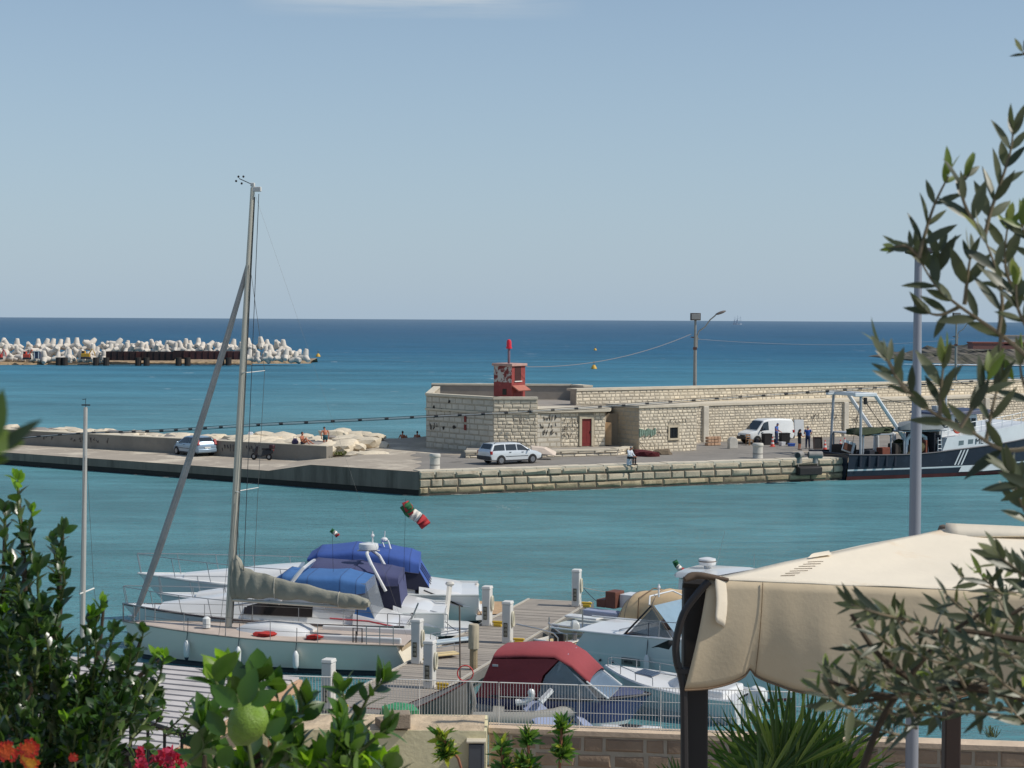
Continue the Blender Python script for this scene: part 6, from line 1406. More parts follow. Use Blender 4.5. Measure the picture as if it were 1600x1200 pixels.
p0=Vector((.05,-.4,.55)); q=at(703,912,PT(8.6,-2.2).y); w2=V2(q)-m3.o; p1=Vector((w2.dot(m3.d),w2.dot(Vector((-m3.d.y,m3.d.x))),q.z))
mb.tube([p0,p1],[.11,.13],6,flat=.5); mb.ell(p1,(.17,.13,.1),8); mb.build('gangway_arm',[mat('gangway_white',(210,206,196),.6,.1,.15)],m3.t)
m3.rails(m3.L*.5,m3.L*.985,4,.62,.015,.12,'bow_rail')
# ---------------------------------------------------------------- largest boat with blue canopy
m4=Boat('motor_yacht','large white motor yacht under a long bright blue canopy, farthest of the left row',PT(11.4,-2.6),PT(7.4,-14.7))
m4.hull(3.9,1.2,1.75,[gel,boots,mat('bottom_dark'),gel],trans=.86,full=.4,pw=2.0,rake=1.6,flare=.78,boot=(.12,.18)); m4.deck(gel,0,.99,-.02,.98); m4.rub(gel2,.04)
m4.house('cabin',gel,[(m4.lx(650),1.45,1.2,1.2,1.7),(m4.lx(500),1.45,1.1,1.25,2.1),(m4.lx(420),1.2,.9,1.35,2.0),(m4.lx(290),.6,.3,1.55,1.75)])
mb=MB(); mb.loft([[(m4.lx(470),-1.2,2.0),(m4.lx(470),1.2,2.0)],[(m4.lx(497),-1.1,zz(m4,497,865)),(m4.lx(497),1.1,zz(m4,497,865))]],0,(0,0),closed=False); mb.build('windscreen',[glassd],m4.t)
zq=[(484,870,866,1.2),(500,874,856,1.4),(555,874,851,1.5),(610,880,856,1.55),(642,886,862,1.55),(656,888,868,1.5)]
m4.canopy('canopy_top',bluec,[(m4.lx(px),w,zz(m4,px,a),zz(m4,px,b_)) for px,a,b_,w in zq])
x0,x1=m4.lx(656),m4.lx(505); zt4=zz(m4,652,884); xq=m4.lx(677)
for q_ in (-1,1):
    mb=MB(); mb.slab([(xq,q_*1.5,1.25),(x1,q_*1.4,1.95),(x1,q_*1.4,zt4+.32),(x0,q_*1.48,zt4)],.02,0,Vector((0,q_,0))); mb.build('side_curtain',[cd_],m4.t,smooth=0)  # blue canopy's side, its shade put into the darker canvas colour
mb=MB(); mb.slab([(xq,-1.48,1.2),(xq,1.48,1.2),(x0,1.46,zt4+.05),(x0,-1.46,zt4+.05)],.03,0,Vector((-1,0,.3)).normalized()); cv=mb.build('aft_curtain',[bluec],m4.t,smooth=0)
for v in (-.5,.1,.7):
    mb=MB(); mb.tube([(xq-.04,v,1.25),(x0-.03,v,zt4+.03)],.018,5); mb.build('curtain_seam',[cd_],cv)
ax=m4.lx(600); mb=MB(); mb.tube([(ax-.1,-.3,2.4),(ax+.1,-.25,2.95),(ax-.15,.1,3.0),(ax-.35,.3,2.4)],.035,6); mb.ell((ax,-.05,3.02),(.14,.14,.1),10); mb.tube([(ax,-.05,3.0),(ax-.02,-.05,3.35)],.02,5); mb.build('light_mast',[gel],m4.t)
m4.house('cockpit_coaming',gel,[(.1,1.5,1.3,.7,.95),(.8,1.7,1.5,.8,1.3),(x0,1.7,1.5,1.0,1.5)])
for k in range(3):
    mb=MB(); mb.box((1.0+.3*k,1.69,.95+.13*k),(.9,.06,.05),0,0,0,R(-22)); mb.build('vent_slot',[winb],m4.t,smooth=0)
m4.house('swim_platform',gel,[(-1.35,1.0,1.0,.30,.40),(-1.0,1.5,1.48,.28,.44),(.1,1.7,1.68,.28,.46)])
mb=MB(); mb.loft([[(-1.25,-.95,.45),(-1.25,.95,.45)],[(-.95,-1.42,.475),(-.95,1.42,.475)],[(.05,-1.6,.475),(.05,1.6,.475)]],0,(0,0),closed=False); mb.build('teak_platform',[teak],m4.t,smooth=0)
q=at(745,914,PT(12.3,-2.0).y); w2=V2(q)-m4.o; p1=Vector((w2.dot(m4.d),w2.dot(Vector((-m4.d.y,m4.d.x))),q.z))
mb=MB(); mb.tube([(.3,-.1,1.05),p1],[.07,.06],6,flat=.6); mb.tube([(.2,-.1,.7),Vector((.3,-.1,1.05)).lerp(p1,.55)],.035,6); mb.ell(p1,.09,8); mb.build('gangway_arm',[MATS['gangway_white']],m4.t)
mb=MB(); mb.hexa([(-.1,-.6,.46),(.3,-.6,.46),(.3,.5,.46),(-.1,.5,.46)],[(.1,-.6,1.15),(.3,-.6,1.15),(.3,.5,1.15),(.1,.5,1.15)]); mb.build('transom_seat',[gel],m4.t,smooth=0,bevel=.06)
m4.rails(m4.L*.45,m4.L*.99,5,.75,.016,.15,'bow_rail',levels=(1,))
# flags
fl_g=mat('flag_green',(40,104,66),.9,0,.05); fl_w=mat('flag_white',(224,220,212),.9,0,.05); fl_r=mat('flag_red',(176,56,60),.9,0,.05)
def flag(staff_a,staff_b,pts,label,w,thick=.006,y0=None):
    t=thing('flag',label,'flag',staff_a)
    o=Matrix.Translation(-Vector(staff_a)); mb=MB(o); mb.tube([staff_a,staff_b],.006,5); mb.build('flagstaff',[blackr],t)
    n=len(pts)-1
    # cloth: a strip along pts with three vertical colour bands
    names=(('green_band',fl_g),('white_band',fl_w),('red_band',fl_r)); per=n/3
    for bi,(nm,mm) in enumerate(names):
        mb=MB(o); seg=6; rows=[]
        for k in range(seg+1):
            f=(bi+k/seg)/3*n; i=min(n-1,int(f)); p=Vector(pts[i]).lerp(Vector(pts[i+1]),f-i); d=(Vector(pts[i+1])-Vector(pts[i])).normalized()
            up=Vector((0,1,0)).cross(d).normalized(); up=-up if up.z<0 else up; wv=Vector((0,.06*math.sin(f*9),0))
            rows.append([p+up*w*.5+wv,p-up*w*.5-wv])
        mb.loft(rows,0,(0,0),closed=False); ob=mb.build(nm,[mm],t,smooth=60); md=ob.modifiers.new('Solidify','SOLIDIFY'); md.thickness=thick
    return t
Yf=64.0
t=flag(at(630,930,Yf),at(634,778,Yf),[at(632,788,Yf),at(640,800,Yf),at(650,806,Yf+.1),at(658,812,Yf),at(666,822,Yf)],'large rumpled green white and red flag above the blue-canopied boats',.40)
mb=MB(); o=Matrix.Translation(-Vector(at(630,930,Yf))); mb=MB(o)
mb.loft([[at(628,786,Yf-.05),at(634,800,Yf-.05)],[at(638,782,Yf+.1),at(640,806,Yf)],[at(645,790,Yf),at(646,802,Yf)]],0,(0,0),closed=False); mb.build('red_band',[fl_r],t).modifiers.new('Solidify','SOLIDIFY').thickness=.006
Yf=61.; flag(at(521,905,Yf),at(519,826,Yf),[at(517,828,Yf),at(521,831,Yf),at(526,835,Yf),at(528,838,Yf)],'small distant looking green white and red flag over the sky-blue bimini',.16)
Yf=68.; flag(at(1064,912,Yf),at(1054,876,Yf),[at(1054,876,Yf),at(1058,884,Yf),at(1064,890,Yf),at(1070,893,Yf)],'small limp green white and red flag left of the radar dome',.2)
# ---------------------------------------------------------------- second yacht, mostly a mast above the bushes
p=on(128,1092,0); y2=Boat('sailing_yacht','small sailing yacht whose thin bare mast rises above the left bush',(p.x+1.3,p.y-.2),(p.x-3.4,p.y+.5),'sailing boat')
y2.hull(1.8,.55,.7,[gel,boots,mat('bottom_grey'),gel],trans=.7,rake=.8); y2.deck(gel2,0,.99); y2.house('coachroof',gel,[(.9,.5,.4,.55,.8),(2.0,.5,.4,.58,.82),(2.8,.3,.2,.6,.7)])
xm2=y2.lx(128); x_t,z_t=y2.hz(135,636)
mb=MB(); mb.tube([(xm2,0,.85),(lerp(xm2,x_t,.5),0,lerp(.85,z_t,.5)),(x_t,0,z_t)],[.075,.075,.06],10); ms2=mb.build('mast',[mat('mast_pale',(196,192,184),.4,.3,.06)],y2.t)
mb=MB(); mb.tube([(x_t+.12,0,z_t+.06),(x_t-.14,0,z_t+.06)],.02,5); mb.tube([(x_t+.1,0,z_t+.22),(x_t-.02,0,z_t+.24)],.01,5); mb.tube([(x_t,0,z_t),(x_t,0,z_t+.24)],.008,5); mb.build('wind_vane',[blackr],ms2)
xs2,zs2=y2.hz(130,926)
for q_ in (-1,1): mb=MB(); mb.tube([(xs2,0,zs2),(xs2-.12,q_*.55,zs2+.05)],.025,6); mb.build('spreader',[MATS['spreader_white']],ms2)
for q_ in (-1,1): mb=MB(); mb.tube([(xs2-.3,q_*.95,.9),(xs2-.12,q_*.55,zs2+.05),(x_t,0,z_t-1)],.006,4); mb.build('shroud',[rig],ms2)
# ================================================================ RIGHT-HAND BOATS
# cuddy cruiser with triangular glass
r3=Boat('cabin_cruiser','white cabin cruiser with triangular side window and one hanging fender, right of the pontoon',PT(2.7,3.35),PT(.4,11.6))
r3.hull(2.9,1.66,1.9,[mat('hull_greygreen',(206,214,212),.3,0,.05,.6,coat=.3),mat('stripe_red2',(120,44,50),.4,0,.05),mat('bottom_dark'),gel],trans=.9,full=.5,pw=2.4,rake=1.0,strn=1.25,flare=.9,boot=(.06,.11),band=(.60,.64))
r3.deck(gel,.9,.99,-.02,.97); r3.rub(gel,.03)
x0,x1,xp=r3.lx(974,-1.3),r3.lx(1052,-1.3),r3.lx(1014,-1.3); zb3=1.68; zp=at(1014,948,(r3.o+r3.d*xp).y-1.2).z
for q_ in (-1,1):
    mb=MB(); mb.slab([(x0+.12,q_*1.22,zb3+.04),(x1-.12,q_*1.22,zb3+.04),(xp,q_*1.12,zp-.10)],.012,0,Vector((0,q_,.0))); g_=mb.build('side_glass',[mat('cabin_glass',(120,132,136),.08,0,.15,alpha=.6)],r3.t,smooth=0)
    mb=MB(); mb.tube([(x0,q_*1.25,zb3),(xp,q_*1.14,zp),(x1,q_*1.25,zb3),(x0,q_*1.25,zb3)],.035,6); mb.build('glass_frame',[blackr],g_)
mb=MB(); mb.slab([(xp+.06,-1.10,zp),(x1+.05,-1.1,zb3+.08),(x1+.35,.9,zb3+.12),(xp+.2,.9,zp)],.012); mb.build('front_glass',[mat('front_glass',(150,176,192),.08,0,.1,alpha=.7)],r3.t,smooth=0)
mb=MB(); mb.tube([(x0,-1.25,zb3),(x0,1.25,zb3)],.03,6); mb.box(((x0+x1)/2,0,zb3-.02),(x1-x0,2.3,.1)); mb.ell((xp-.1,.2,zb3+.2),(.25,.5,.2),10); mb.build('cockpit_gear',[mat('gear_brown',(120,90,76),.8,0,.3)],r3.t)
mb=MB(); mb.tube([(xp-.1,-1.1,zp),(xp-.3,-.7,zp+.2),(xp-.25,.7,zp+.2),(xp-.05,1.1,zp)],.025,6); mb.tube([(xp-.15,-.4,zp+.15),(xp-.15,-.4,zp+.55)],.03,6); mb.ell((xp-.15,-.4,zp+.45),.06,8); mb.build('arch_light',[gel],r3.t)
def nearside(b,px,py,off=-1.45):
    x=b.lx(px,off); p=b.o+b.d*x+Vector((-b.d.y,b.d.x))*off; return x,at(px,py,p.y).z
mb=MB()
x_,z_=nearside(r3,1017,1012); x2_,z2_=nearside(r3,1045,1000); x3_,_=nearside(r3,1110,1010)
def r3y(x,z): return -(r3.hb(x)*lerp(.9,1,max(0,min(1,z/r3.sh(x)))))
mb.loft([[(x_,r3y(x_,z_)-.015,z_),(x2_,r3y(x2_,z_)-.015,z_),(x3_,r3y(x3_,z_)-.015,z_)],[(x_+.05,r3y(x_,z_)-.015,z_+.02),(x2_,r3y(x2_,z2_)-.015,z2_),(x3_,r3y(x3_,z2_)-.015,z2_+.05)]],0,(0,0),closed=False); mb.build('hull_port',[winb],r3.h,smooth=0)
x_,z_=nearside(r3,974,1035); o=text('49136',.12,(x_,r3y(x_,z_)-.06,z_-.02),(R(90),0,R(0)),blkp,r3.h)
mb=MB(); mb.box((x_+.22,r3y(x_,z_)-.0,z_+.03),(.62,.1,.22)); mb.build('number_board',[mat('board_olive',(112,116,108),.6,0,.1)],r3.h,smooth=0)
x_,z_=nearside(r3,955,1035)
for dx in (0,-.45): mb=MB(); mb.ell((x_+dx,r3y(x_,z_)-.0,z_),.045,8); mb.build('hull_drain',[winb],r3.h)
r3.fender(1012,-1,.5,.085,.25)
mb=MB(); xx=[r3.L*.42,r3.L*.6,r3.L*.8,r3.L*.97]
r3.rails(r3.L*.45,r3.L*.98,3,.5,.014,.05,'bow_rail')
mb=MB(); mb.tube([(r3.lx(880),-.6,1.35),(x0,-1.2,1.62)],.012,5); mb.tube([(x0-.2,-.9,1.0),(x0-.35,-.9,1.75),(x0-.1,.9,1.75)],.018,5); mb.build('stern_rail',[alu],r3.t)
mb=MB(); mb.hexa([(-.35,-1.1,.22),(.9,-1.2,.22),(.9,1.2,.22),(-.35,1.1,.22)],[(-.4,-1.1,.32),(.5,-1.2,.32),(.5,1.2,.32),(-.4,1.1,.32)]); mb.build('swim_platform',[gel],r3.t,smooth=0,bevel=.03)
# boat under the beige canopy
r2=Boat('covered_boat','grey boat under a bulky beige canopy with a brown box on deck',PT(7.5,1.9),PT(5.2,9.2))
r2.hull(2.4,.85,1.1,[mat('hull_sage',(150,158,146),.4,0,.1,.8),boots,mat('bottom_dark'),gel],trans=.8,rake=.8,flare=.88); r2.deck(gel2,0,.99,-.06); r2.rub(gel,.035)
def r2z(px,py): return r2.hz(px,py)
st_=[]
for px,a,b_,w in ((978,985,962,1.0),(992,985,932,1.08),(1000,985,924,1.1),(1040,985,920,1.12),(1080,985,924,1.1),(1100,985,935,1.0)): st_.append((r2.lx(px),w,max(.85,r2.hz(px,a)[1]),r2.hz(px,b_)[1]))
r2.canopy('canopy',beigec,st_,p=2.6)
mb=MB(); mb.tube([(r2.lx(1021),-1.1,1.0),(r2.lx(1021),-1.0,r2.hz(1021,924)[1]-.1),(r2.lx(1021),0,r2.hz(1021,920)[1]+.02),(r2.lx(1021),1.0,r2.hz(1021,924)[1]-.1)],.02,6); mb.build('canopy_strap',[mat('strap_brown',(110,88,66),.9,0,.1)],r2.t)
x_,z0_=r2.hz(950,946); _,z1_=r2.hz(950,934); _,z2_=r2.hz(965,922)
mb=MB(); mb.box((x_,-.2,(z0_+z1_)/2),(.35,.6,z1_-z0_)); mb.box((x_+.38,-.2,(z0_+z2_)/2),(.4,.6,z2_-z0_)); mb.build('brown_box',[mat('box_brown',(104,62,48),.7,0,.15)],r2.t,smooth=0,bevel=.02)
mb=MB(); x3,zz3=r2.hz(984,928); mb.box((x3,.1,(z0_+zz3)/2),(.55,.7,zz3-z0_)); mb.build('white_locker',[gel],r2.t,smooth=0,bevel=.03)
mb=MB(); mb.box((r2.lx(905),.3,.98),(1.3,.5,.07)); mb.build('stern_platform',[gel],r2.t,smooth=0,bevel=.02)
mb=MB(); mb.box((r2.lx(960),-.75,z0_-.15),(1.4,.5,.22)); mb.build('side_tank',[mat('tank_bluegrey',(150,158,180),.5,0,.1)],r2.t,smooth=0,bevel=.06)
# hardtop boat with radar
r1=Boat('hardtop_cruiser','white hardtop motor boat with a radar dome, showing over the awning corner',PT(12.0,5.2),PT(9.6,15.0))
r1.hull(3.2,.9,1.2,[gel,boots,mat('bottom_dark'),gel],rake=1.2); r1.deck(gel,0,.99)
zh1=r1.hz(1100,893)[1]
r1.house('cabin',gel,[(r1.lx(1080),1.2,1.1,.9,zh1-.15),(r1.lx(1180),1.2,1.0,.95,zh1-.15),(r1.lx(1215),1.0,.6,1.0,1.2)])
r1.house('hardtop',gel,[(r1.lx(1068),.9,.85,zh1-.1,zh1-.04),(r1.lx(1078),1.25,1.15,zh1-.1,zh1+.10),(r1.lx(1150),1.3,1.2,zh1-.1,zh1+.13),(r1.lx(1190),1.1,1.0,zh1-.1,zh1+.08)])
x_=r1.lx(1104); mb=MB(); mb.lathe([(.10,0),(.13,.12),(.30,.16),(.33,.24),(.31,.38),(.1,.43)],(x_,0,zh1+.10),18); rd=mb.build('radar_dome',[gel],r1.t)
mb=MB(); mb.lathe([(.325,.26),(.325,.31)],(x_,0,zh1+.105),18,caps=(0,0)); mb.build('dome_band',[mat('band_brown',(120,104,92),.6,0,.1)],rd)
mb=MB(); mb.tube([(r1.lx(1113),.3,zh1+.2),(r1.lx(1126),.3,zh1+1.5)],.007,4); mb.tube([(r1.lx(1172),.3,zh1+.1),(r1.lx(1172),.3,zh1+.75)],.01,4); mb.build('antenna',[alu],r1.t)
# open tan skiff and the small work boat
r4=Boat('open_skiff','small white open boat with a tan floor beside the pontoon',PT(6.0,1.5),PT(4.7,5.9))
r4.hull(1.7,.5,.68,[gel,mat('stripe_tan',(150,110,84),.5,0,.1),mat('bottom_dark'),gel],trans=.75,rake=.4,flare=.85,boot=(.1,.14)); r4.deck(tanv,.1,.97,-.09,.86,'floor',0); r4.rub(gel,.045,'gunwale')
for x in (1.2,2.6): mb=MB(); mb.box((x,0,.5),(.28,1.3,.04)); mb.build('thwart',[gel],r4.t,smooth=0)
r5=Boat('work_boat','cream open work boat with a yellow bucket, in front of the tan skiff',PT(3.9,1.5),PT(2.6,5.0))
r5.hull(1.6,.5,.62,[mat('cream_paint',(222,212,188),.5,0,.08),gel,mat('bottom_dark'),gel],trans=.8,rake=.4,flare=.85); r5.deck(mat('cream_floor',(206,192,164),.8,0,.1),.1,.97,-.08,.86,'floor',0); r5.rub(gel,.04,'gunwale')
x_=r5.lx(935); mb=MB(); mb.box((x_,-.2,.68),(.7,.6,.26)); mb.build('engine_box',[mat('cream_paint')],r5.t,smooth=0,bevel=.05)
mb=MB(); mb.lathe([(.2,.45),(.24,.8)],(r5.lx(950)-.05,-.55,0),14); mb.build('yellow_tub',[mat('tub_ochre',(184,140,60),.6,0,.15)],r5.t)
mb=MB(); mb.tube([(r5.lx(905),-.3,.62),(r5.lx(978),-.5,.72)],.02,6); mb.build('oar',[mat('oar_brown',(110,84,64),.7,0,.1)],r5.t)
# outboards and gear hung at the pontoon side
def outboard(px,py,label,hd=0,cow=gel2):
    p=on(px,py,.35); t=thing('outboard_motor',label,'outboard motor',(p.x,p.y,.1),ARP+hd)
    mb=MB(); mb.loft([[(x-.22,-.15,z),(x+.2,-.13,z),(x+.2,.13,z),(x-.22,.15,z)] for x,z in ((0,.75),(0,.95))]+[[(-.16,-.1,1.08),(.14,-.09,1.08),(.14,.09,1.08),(-.16,.1,1.08)]]); mb.build('cowling',[cow],t,bevel=.05)
    mb=MB(); mb.hexa([(-.07,-.05,-.2),(.1,-.05,-.2),(.1,.05,-.2),(-.07,.05,-.2)],[(-.1,-.07,.75),(.1,-.07,.75),(.1,.07,.75),(-.1,.07,.75)]); mb.build('leg',[mat('ob_grey',(110,112,116),.5,0,.1)],t,bevel=.02)
    mb=MB(); mb.tube([(.2,0,.8),(.65,0,.95)],.025,6); mb.build('tiller',[blackr],t); return t
outboard(898,1008,'outboard motor with pale cowling on the skiff beside the pontoon',.4); outboard(868,1016,'outboard motor on the work boat, near the metal arms',.2,mat('ob_dark',(64,66,70),.4,0,.1))
p=on(838,1013,ZP); t=thing('boat_davit','bent white tube davit frame on the pontoon edge above the red canopy','davit',(p.x+.2,p.y,ZP),ARP-1.57)
for a in ([(-.9,0,.75),(-.2,.1,.62),(.35,.1,.5),(.5,.1,.35),(.5,.1,-.25)],[(.1,.3,.8),(.5,.3,.5),(.75,.3,.45),(.75,.3,-.2)],[(.1,.5,0),(.08,.5,.95)],[(1.3,.2,-.2),(1.3,.2,1.3)]):
    mb=MB(); mb.tube(a,.026,6); mb.build('tube',[alu],t)
mb=MB(); mb.box((.45,.5,.25),(.32,.2,.4)); mb.build('winch_box',[blackr],t,smooth=0,bevel=.03)
# ---------------------------------------------------------------- red canopy boat
q0_=on(752,1118,.3); q1_=on(1020,1132,.3)
rb=Boat('canopy_boat','blue-hulled boat under a rounded red canopy with clear windows, behind the white railing',(V2(q0_)+Vector((.1,1.1))),(V2(q1_)+Vector((.0,.9))))
blueh=mat('hull_blue',(66,74,116),.35,0,.1,.8)
rb.hull(2.3,.85,.95,[blueh,gel,mat('bottom_dark'),gel],trans=.85,full=.5,pw=2.2,rake=.7,flare=.9); rb.deck(gel2,.0,.99,-.04); rb.rub(mat('rub_black',(44,44,50),.6,0,.1),.04)
def rz_(px,py): return rb.hz(px,py)[1]
prof=[(764,1062,.92),(786,1012,1.0),(830,1010,1.05),(880,1011,1.05),(905,1026,1.02),(933,1052,.95)]
mb=MB(); rings=[]
for px,py,w in prof:
    x,z=rb.hz(px,py); 
    rings.append([(x,-w,z-.12),(x,-w*.93,z-.03),(x,-w*.6,z+.03),(x,0,z+.05),(x,w*.6,z+.03),(x,w*.93,z-.03),(x,w,z-.12)])
mb.loft(rings,0,(0,0),closed=False); cn=mb.build('canopy_top',[redc],rb.t,smooth=50); cn.modifiers.new('Solidify','SOLIDIFY').thickness=.015
redd=redc
xa,za_=rb.hz(768,1058); xb2,zb2=rb.hz(786,1014); xc2,zc2=rb.hz(884,1014); xd2,zd2=rb.hz(928,1052)
for q_ in (-1,1):
    y_=q_*1.0
    mb=MB(); mb.slab([(rb.lx(758),y_*1.06,.8),(rb.lx(852),y_*1.06,.8),(rb.lx(862),y_*1.04,lerp(.8,zc2,.55)),(rb.lx(886),y_*1.02,zc2-.12),(xc2-.3,y_*1.03,zc2-.1),(xb2,y_*1.02,zb2-.1),(xa,y_*1.0,za_)],.014,0,Vector((0,q_,0))); mb.build('side_curtain',[redd],rb.t,smooth=0)
    mb=MB(); mb.slab([(rb.lx(852),y_*1.06,.8),(rb.lx(950),y_*1.02,.85),(xd2,y_*1.0,zd2-.12),(rb.lx(888),y_*1.02,zc2-.13),(rb.lx(866),y_*1.04,lerp(.8,zc2,.55))],.010,0,Vector((0,q_,0))); mb.build('clear_window',[clear],rb.t,smooth=0)
x1_,z1_=rb.hz(893,1022); x2_,z2_=rb.hz(928,1049)
mb=MB(); mb.slab([(x1_+.02,-.55,z1_+.10),(x2_,-.5,z2_+.08),(x2_,.5,z2_+.08),(x1_+.02,.55,z1_+.10)],.01); mb.build('roof_window',[mat('vinyl_blue',(158,172,190),.25,0,.08)],cn,smooth=0)
xs1=rb.lx(962); mb=MB(); mb.loft([[(xd2,-.95,zd2-.06),(xd2,.95,zd2-.06)],[(xs1,-.95,.95),(xs1,.95,.95)]],0,(0,0),closed=False); mb.build('windscreen',[mat('screen_tint',(110,128,146),.12,0,.1,alpha=.85)],rb.t)
for q_ in (-.95,.95): mb=MB(); mb.tube([(xd2,q_,zd2-.04),(xs1,q_,.95)],.028,6); mb.build('screen_frame',[gel],rb.t)
x_,z_=rb.hz(789,1029); mb=MB(); mb.box((x_,-1.045,z_),(.16,.02,.06)); mb.build('maker_badge',[mat('badge_grey',(190,186,186),.6,0,.05)],cn,smooth=0)
mb=MB(); mb.loft([[(xs1+.0,-.95,.93),(xs1,.95,.93)],[(rb.L*.8,-.75,.97),(rb.L*.8,.75,.97)],[(rb.L*.96,-.2,.98),(rb.L*.96,.2,.98)]],0,(0,0),closed=False); mb.build('bow_cover',[mat('cover_bluegrey',(72,80,110),.8,0,.1,1.5,.3,5)],rb.t)
# ---------------------------------------------------------------- white speedboat, bow to the left
s0=on(1172,1122,.3); s1=on(950,1100,.3)
sb=Boat('speedboat','white speedboat with raised bow and dark deck hatch beside the red canopy boat',V2(s0)+Vector((0,.9)),V2(s1)+Vector((0,1.4)))
sb.hull(2.1,.72,1.12,[gel,gel2,gel2,gel],trans=.85,full=.45,pw=2.0,rake=1.1,flare=.78); sb.deck(gel,0,.985,-.03,.95,camber=.10); sb.rub(gel,.05,'gunwale')
x_=sb.lx(1010); mb=MB(); mb.box((x_,-.1,sb.sh(x_)+.10),(.55,.6,.05),0,0,0,R(-6)); mb.build('deck_hatch',[mat('hatch_blue',(74,88,108),.15,0,.1)],sb.t,smooth=0,bevel=.02)
sb.house('console',gel,[(sb.L*.30,.6,.45,.6,.85),(sb.L*.4,.65,.5,.65,1.22),(sb.L*.47,.6,.4,.7,1.05),(sb.L*.55,.4,.2,.8,.85)])
mb=MB(); mb.loft([[(sb.L*.44,-.5,1.1),(sb.L*.44,.5,1.1)],[(sb.L*.38,-.42,1.4),(sb.L*.38,.42,1.4)]],0,(0,0),closed=False); mb.build('windscreen',[clear],sb.t)
mb=MB(); mb.box((sb.L*.14,0,.78),(.5,1.5,.3)); mb.build('stern_seat',[gel],sb.t,smooth=0,bevel=.06)
mb=MB(); mb.loft([[(-.55,-.2,.55),(-.1,-.18,.55),(-.1,.18,.55),(-.55,.2,.55)],[(-.6,-.22,.8),(-.12,-.2,.85),(-.12,.2,.85),(-.6,.22,.8)],[(-.52,-.16,1.0),(-.2,-.14,1.05),(-.2,.14,1.05),(-.52,.16,1.0)]]); en=mb.build('outboard_engine',[gel],sb.t,bevel=.06)
mb=MB(); mb.hexa([(-.42,-.06,-.3),(-.22,-.06,-.3),(-.22,.06,-.3),(-.42,.06,-.3)],[(-.46,-.1,.55),(-.2,-.1,.55),(-.2,.1,.55),(-.46,.1,.55)]); mb.build('engine_leg',[gel2],en,bevel=.02)
sb.rails(sb.L*.55,sb.L*.97,3,.28,.013,.0,'bow_rail')
mb=MB(); mb.tube([(sb.lx(1003),-.98,.45),(sb.lx(1003),-1.05,-.1)],.02,6); mb.ell((sb.lx(1003),-1.0,.5),(.1,.08,.16),8); mb.build('anchor',[mat('anchor_rust',(104,84,72),.7,.3,.2)],sb.t)
# ---------------------------------------------------------------- grey inflatable and low craft before it
g0=on(700,1136,.1); g1=on(868,1136,.1)
ib=Boat('inflatable_dinghy','grey inflatable dinghy lying along the near side of the red canopy boat',V2(g0)+Vector((0,.2)),V2(g1)+Vector((.5,.1)))
ib.B=1.5
tubg=mat('hypalon_grey',(150,148,140),.7,0,.1,1.5)
L_=ib.L
for q_ in (-1,1):
    mb=MB(); mb.tube([(-.1,q_*.55,.38),(.2,q_*.55,.38),(L_*.65,q_*.55,.40),(L_*.85,q_*.4,.48),(L_*.97,q_*.12,.56),(L_,0,.57)],[.12,.22,.22,.21,.20,.2],12); mb.build('side_tube',[tubg],ib.t)
mb=MB(); mb.hexa([(0,-.5,.15),(L_*.8,-.4,.18),(L_*.8,.4,.18),(0,.5,.15)],[(0,-.5,.25),(L_*.8,-.4,.27),(L_*.8,.4,.27),(0,.5,.25)]); mb.build('floor',[mat('floor_dark',(64,64,66),.8,0,.1)],ib.t,smooth=0)
mb=MB(); mb.box((.12,0,.42),(.06,.8,.4)); mb.build('transom',[blackr],ib.t,smooth=0)
mb=MB(); mb.box((L_*.4,0,.58),(.3,1.0,.04)); mb.build('seat',[tubg],ib.t,smooth=0)
# covered outboard craft, grey-blue boards
b0=on(806,1112,.6)
def board(pts,th,m,label,name,cat,extra=None):
    c=sum((Vector(p) for p in pts),Vector())/len(pts); t=thing(name,label,cat,c); mb=MB(Matrix.Translation(-c)); mb.slab(pts,th); mb.build('sheet',[m],t,smooth=0,bevel=.02); return t,c
gb=mat('board_bluegrey',(150,160,186),.5,0,.08,1)
t,c=board([on(806,1096,.75),on(842,1098,.75),on(884,1136,.25),on(840,1138,.25)],.12,gb,'sloping blue-grey boat cover board behind the railing below the red canopy','cover_board','boat cover')
mb=MB(Matrix.Translation(-c)); a=on(806,1098,.8); b_=on(830,1090,.95); mb.tube([a,a.lerp(b_,.6)+Vector((0,0,-.06)),b_,b_+Vector((.02,0,.12))],[.10,.09,.09,.1],10); mb.ell(b_+Vector((0,0,.14)),.11,10); mb.build('white_cap',[gel],t)
t,c=board([on(842,1098,.85),on(862,1078,1.15),on(866,1081,1.13),on(848,1101,.83)],.10,gel,'white oblong float propped up beside the blue-grey cover board','white_float','float')
t,c=board([on(872,1088,.8),on(884,1098,.7),on(930,1136,.2),on(915,1138,.2)],.10,gb,'long narrow blue-grey board between the railing and the blue hull','cover_board','board')
w0=on(940,1134,.35); w1=on(1035,1143,.3); kb=Boat('kayak','low white canoe-like hull just above the stone wall',V2(w0),V2(w1)); kb.hull(.7,.34,.38,[gel,gel,gel,gel],trans=.15,full=.5,pw=2,rake=.2,draft=.15); kb.deck(gel,0,.99,-.01,.97,camber=.06); mb=MB(); mb.ell((kb.L*.5,0,.38),(.4,.2,.05),12); mb.build('cockpit_rim',[blackr],kb.t)
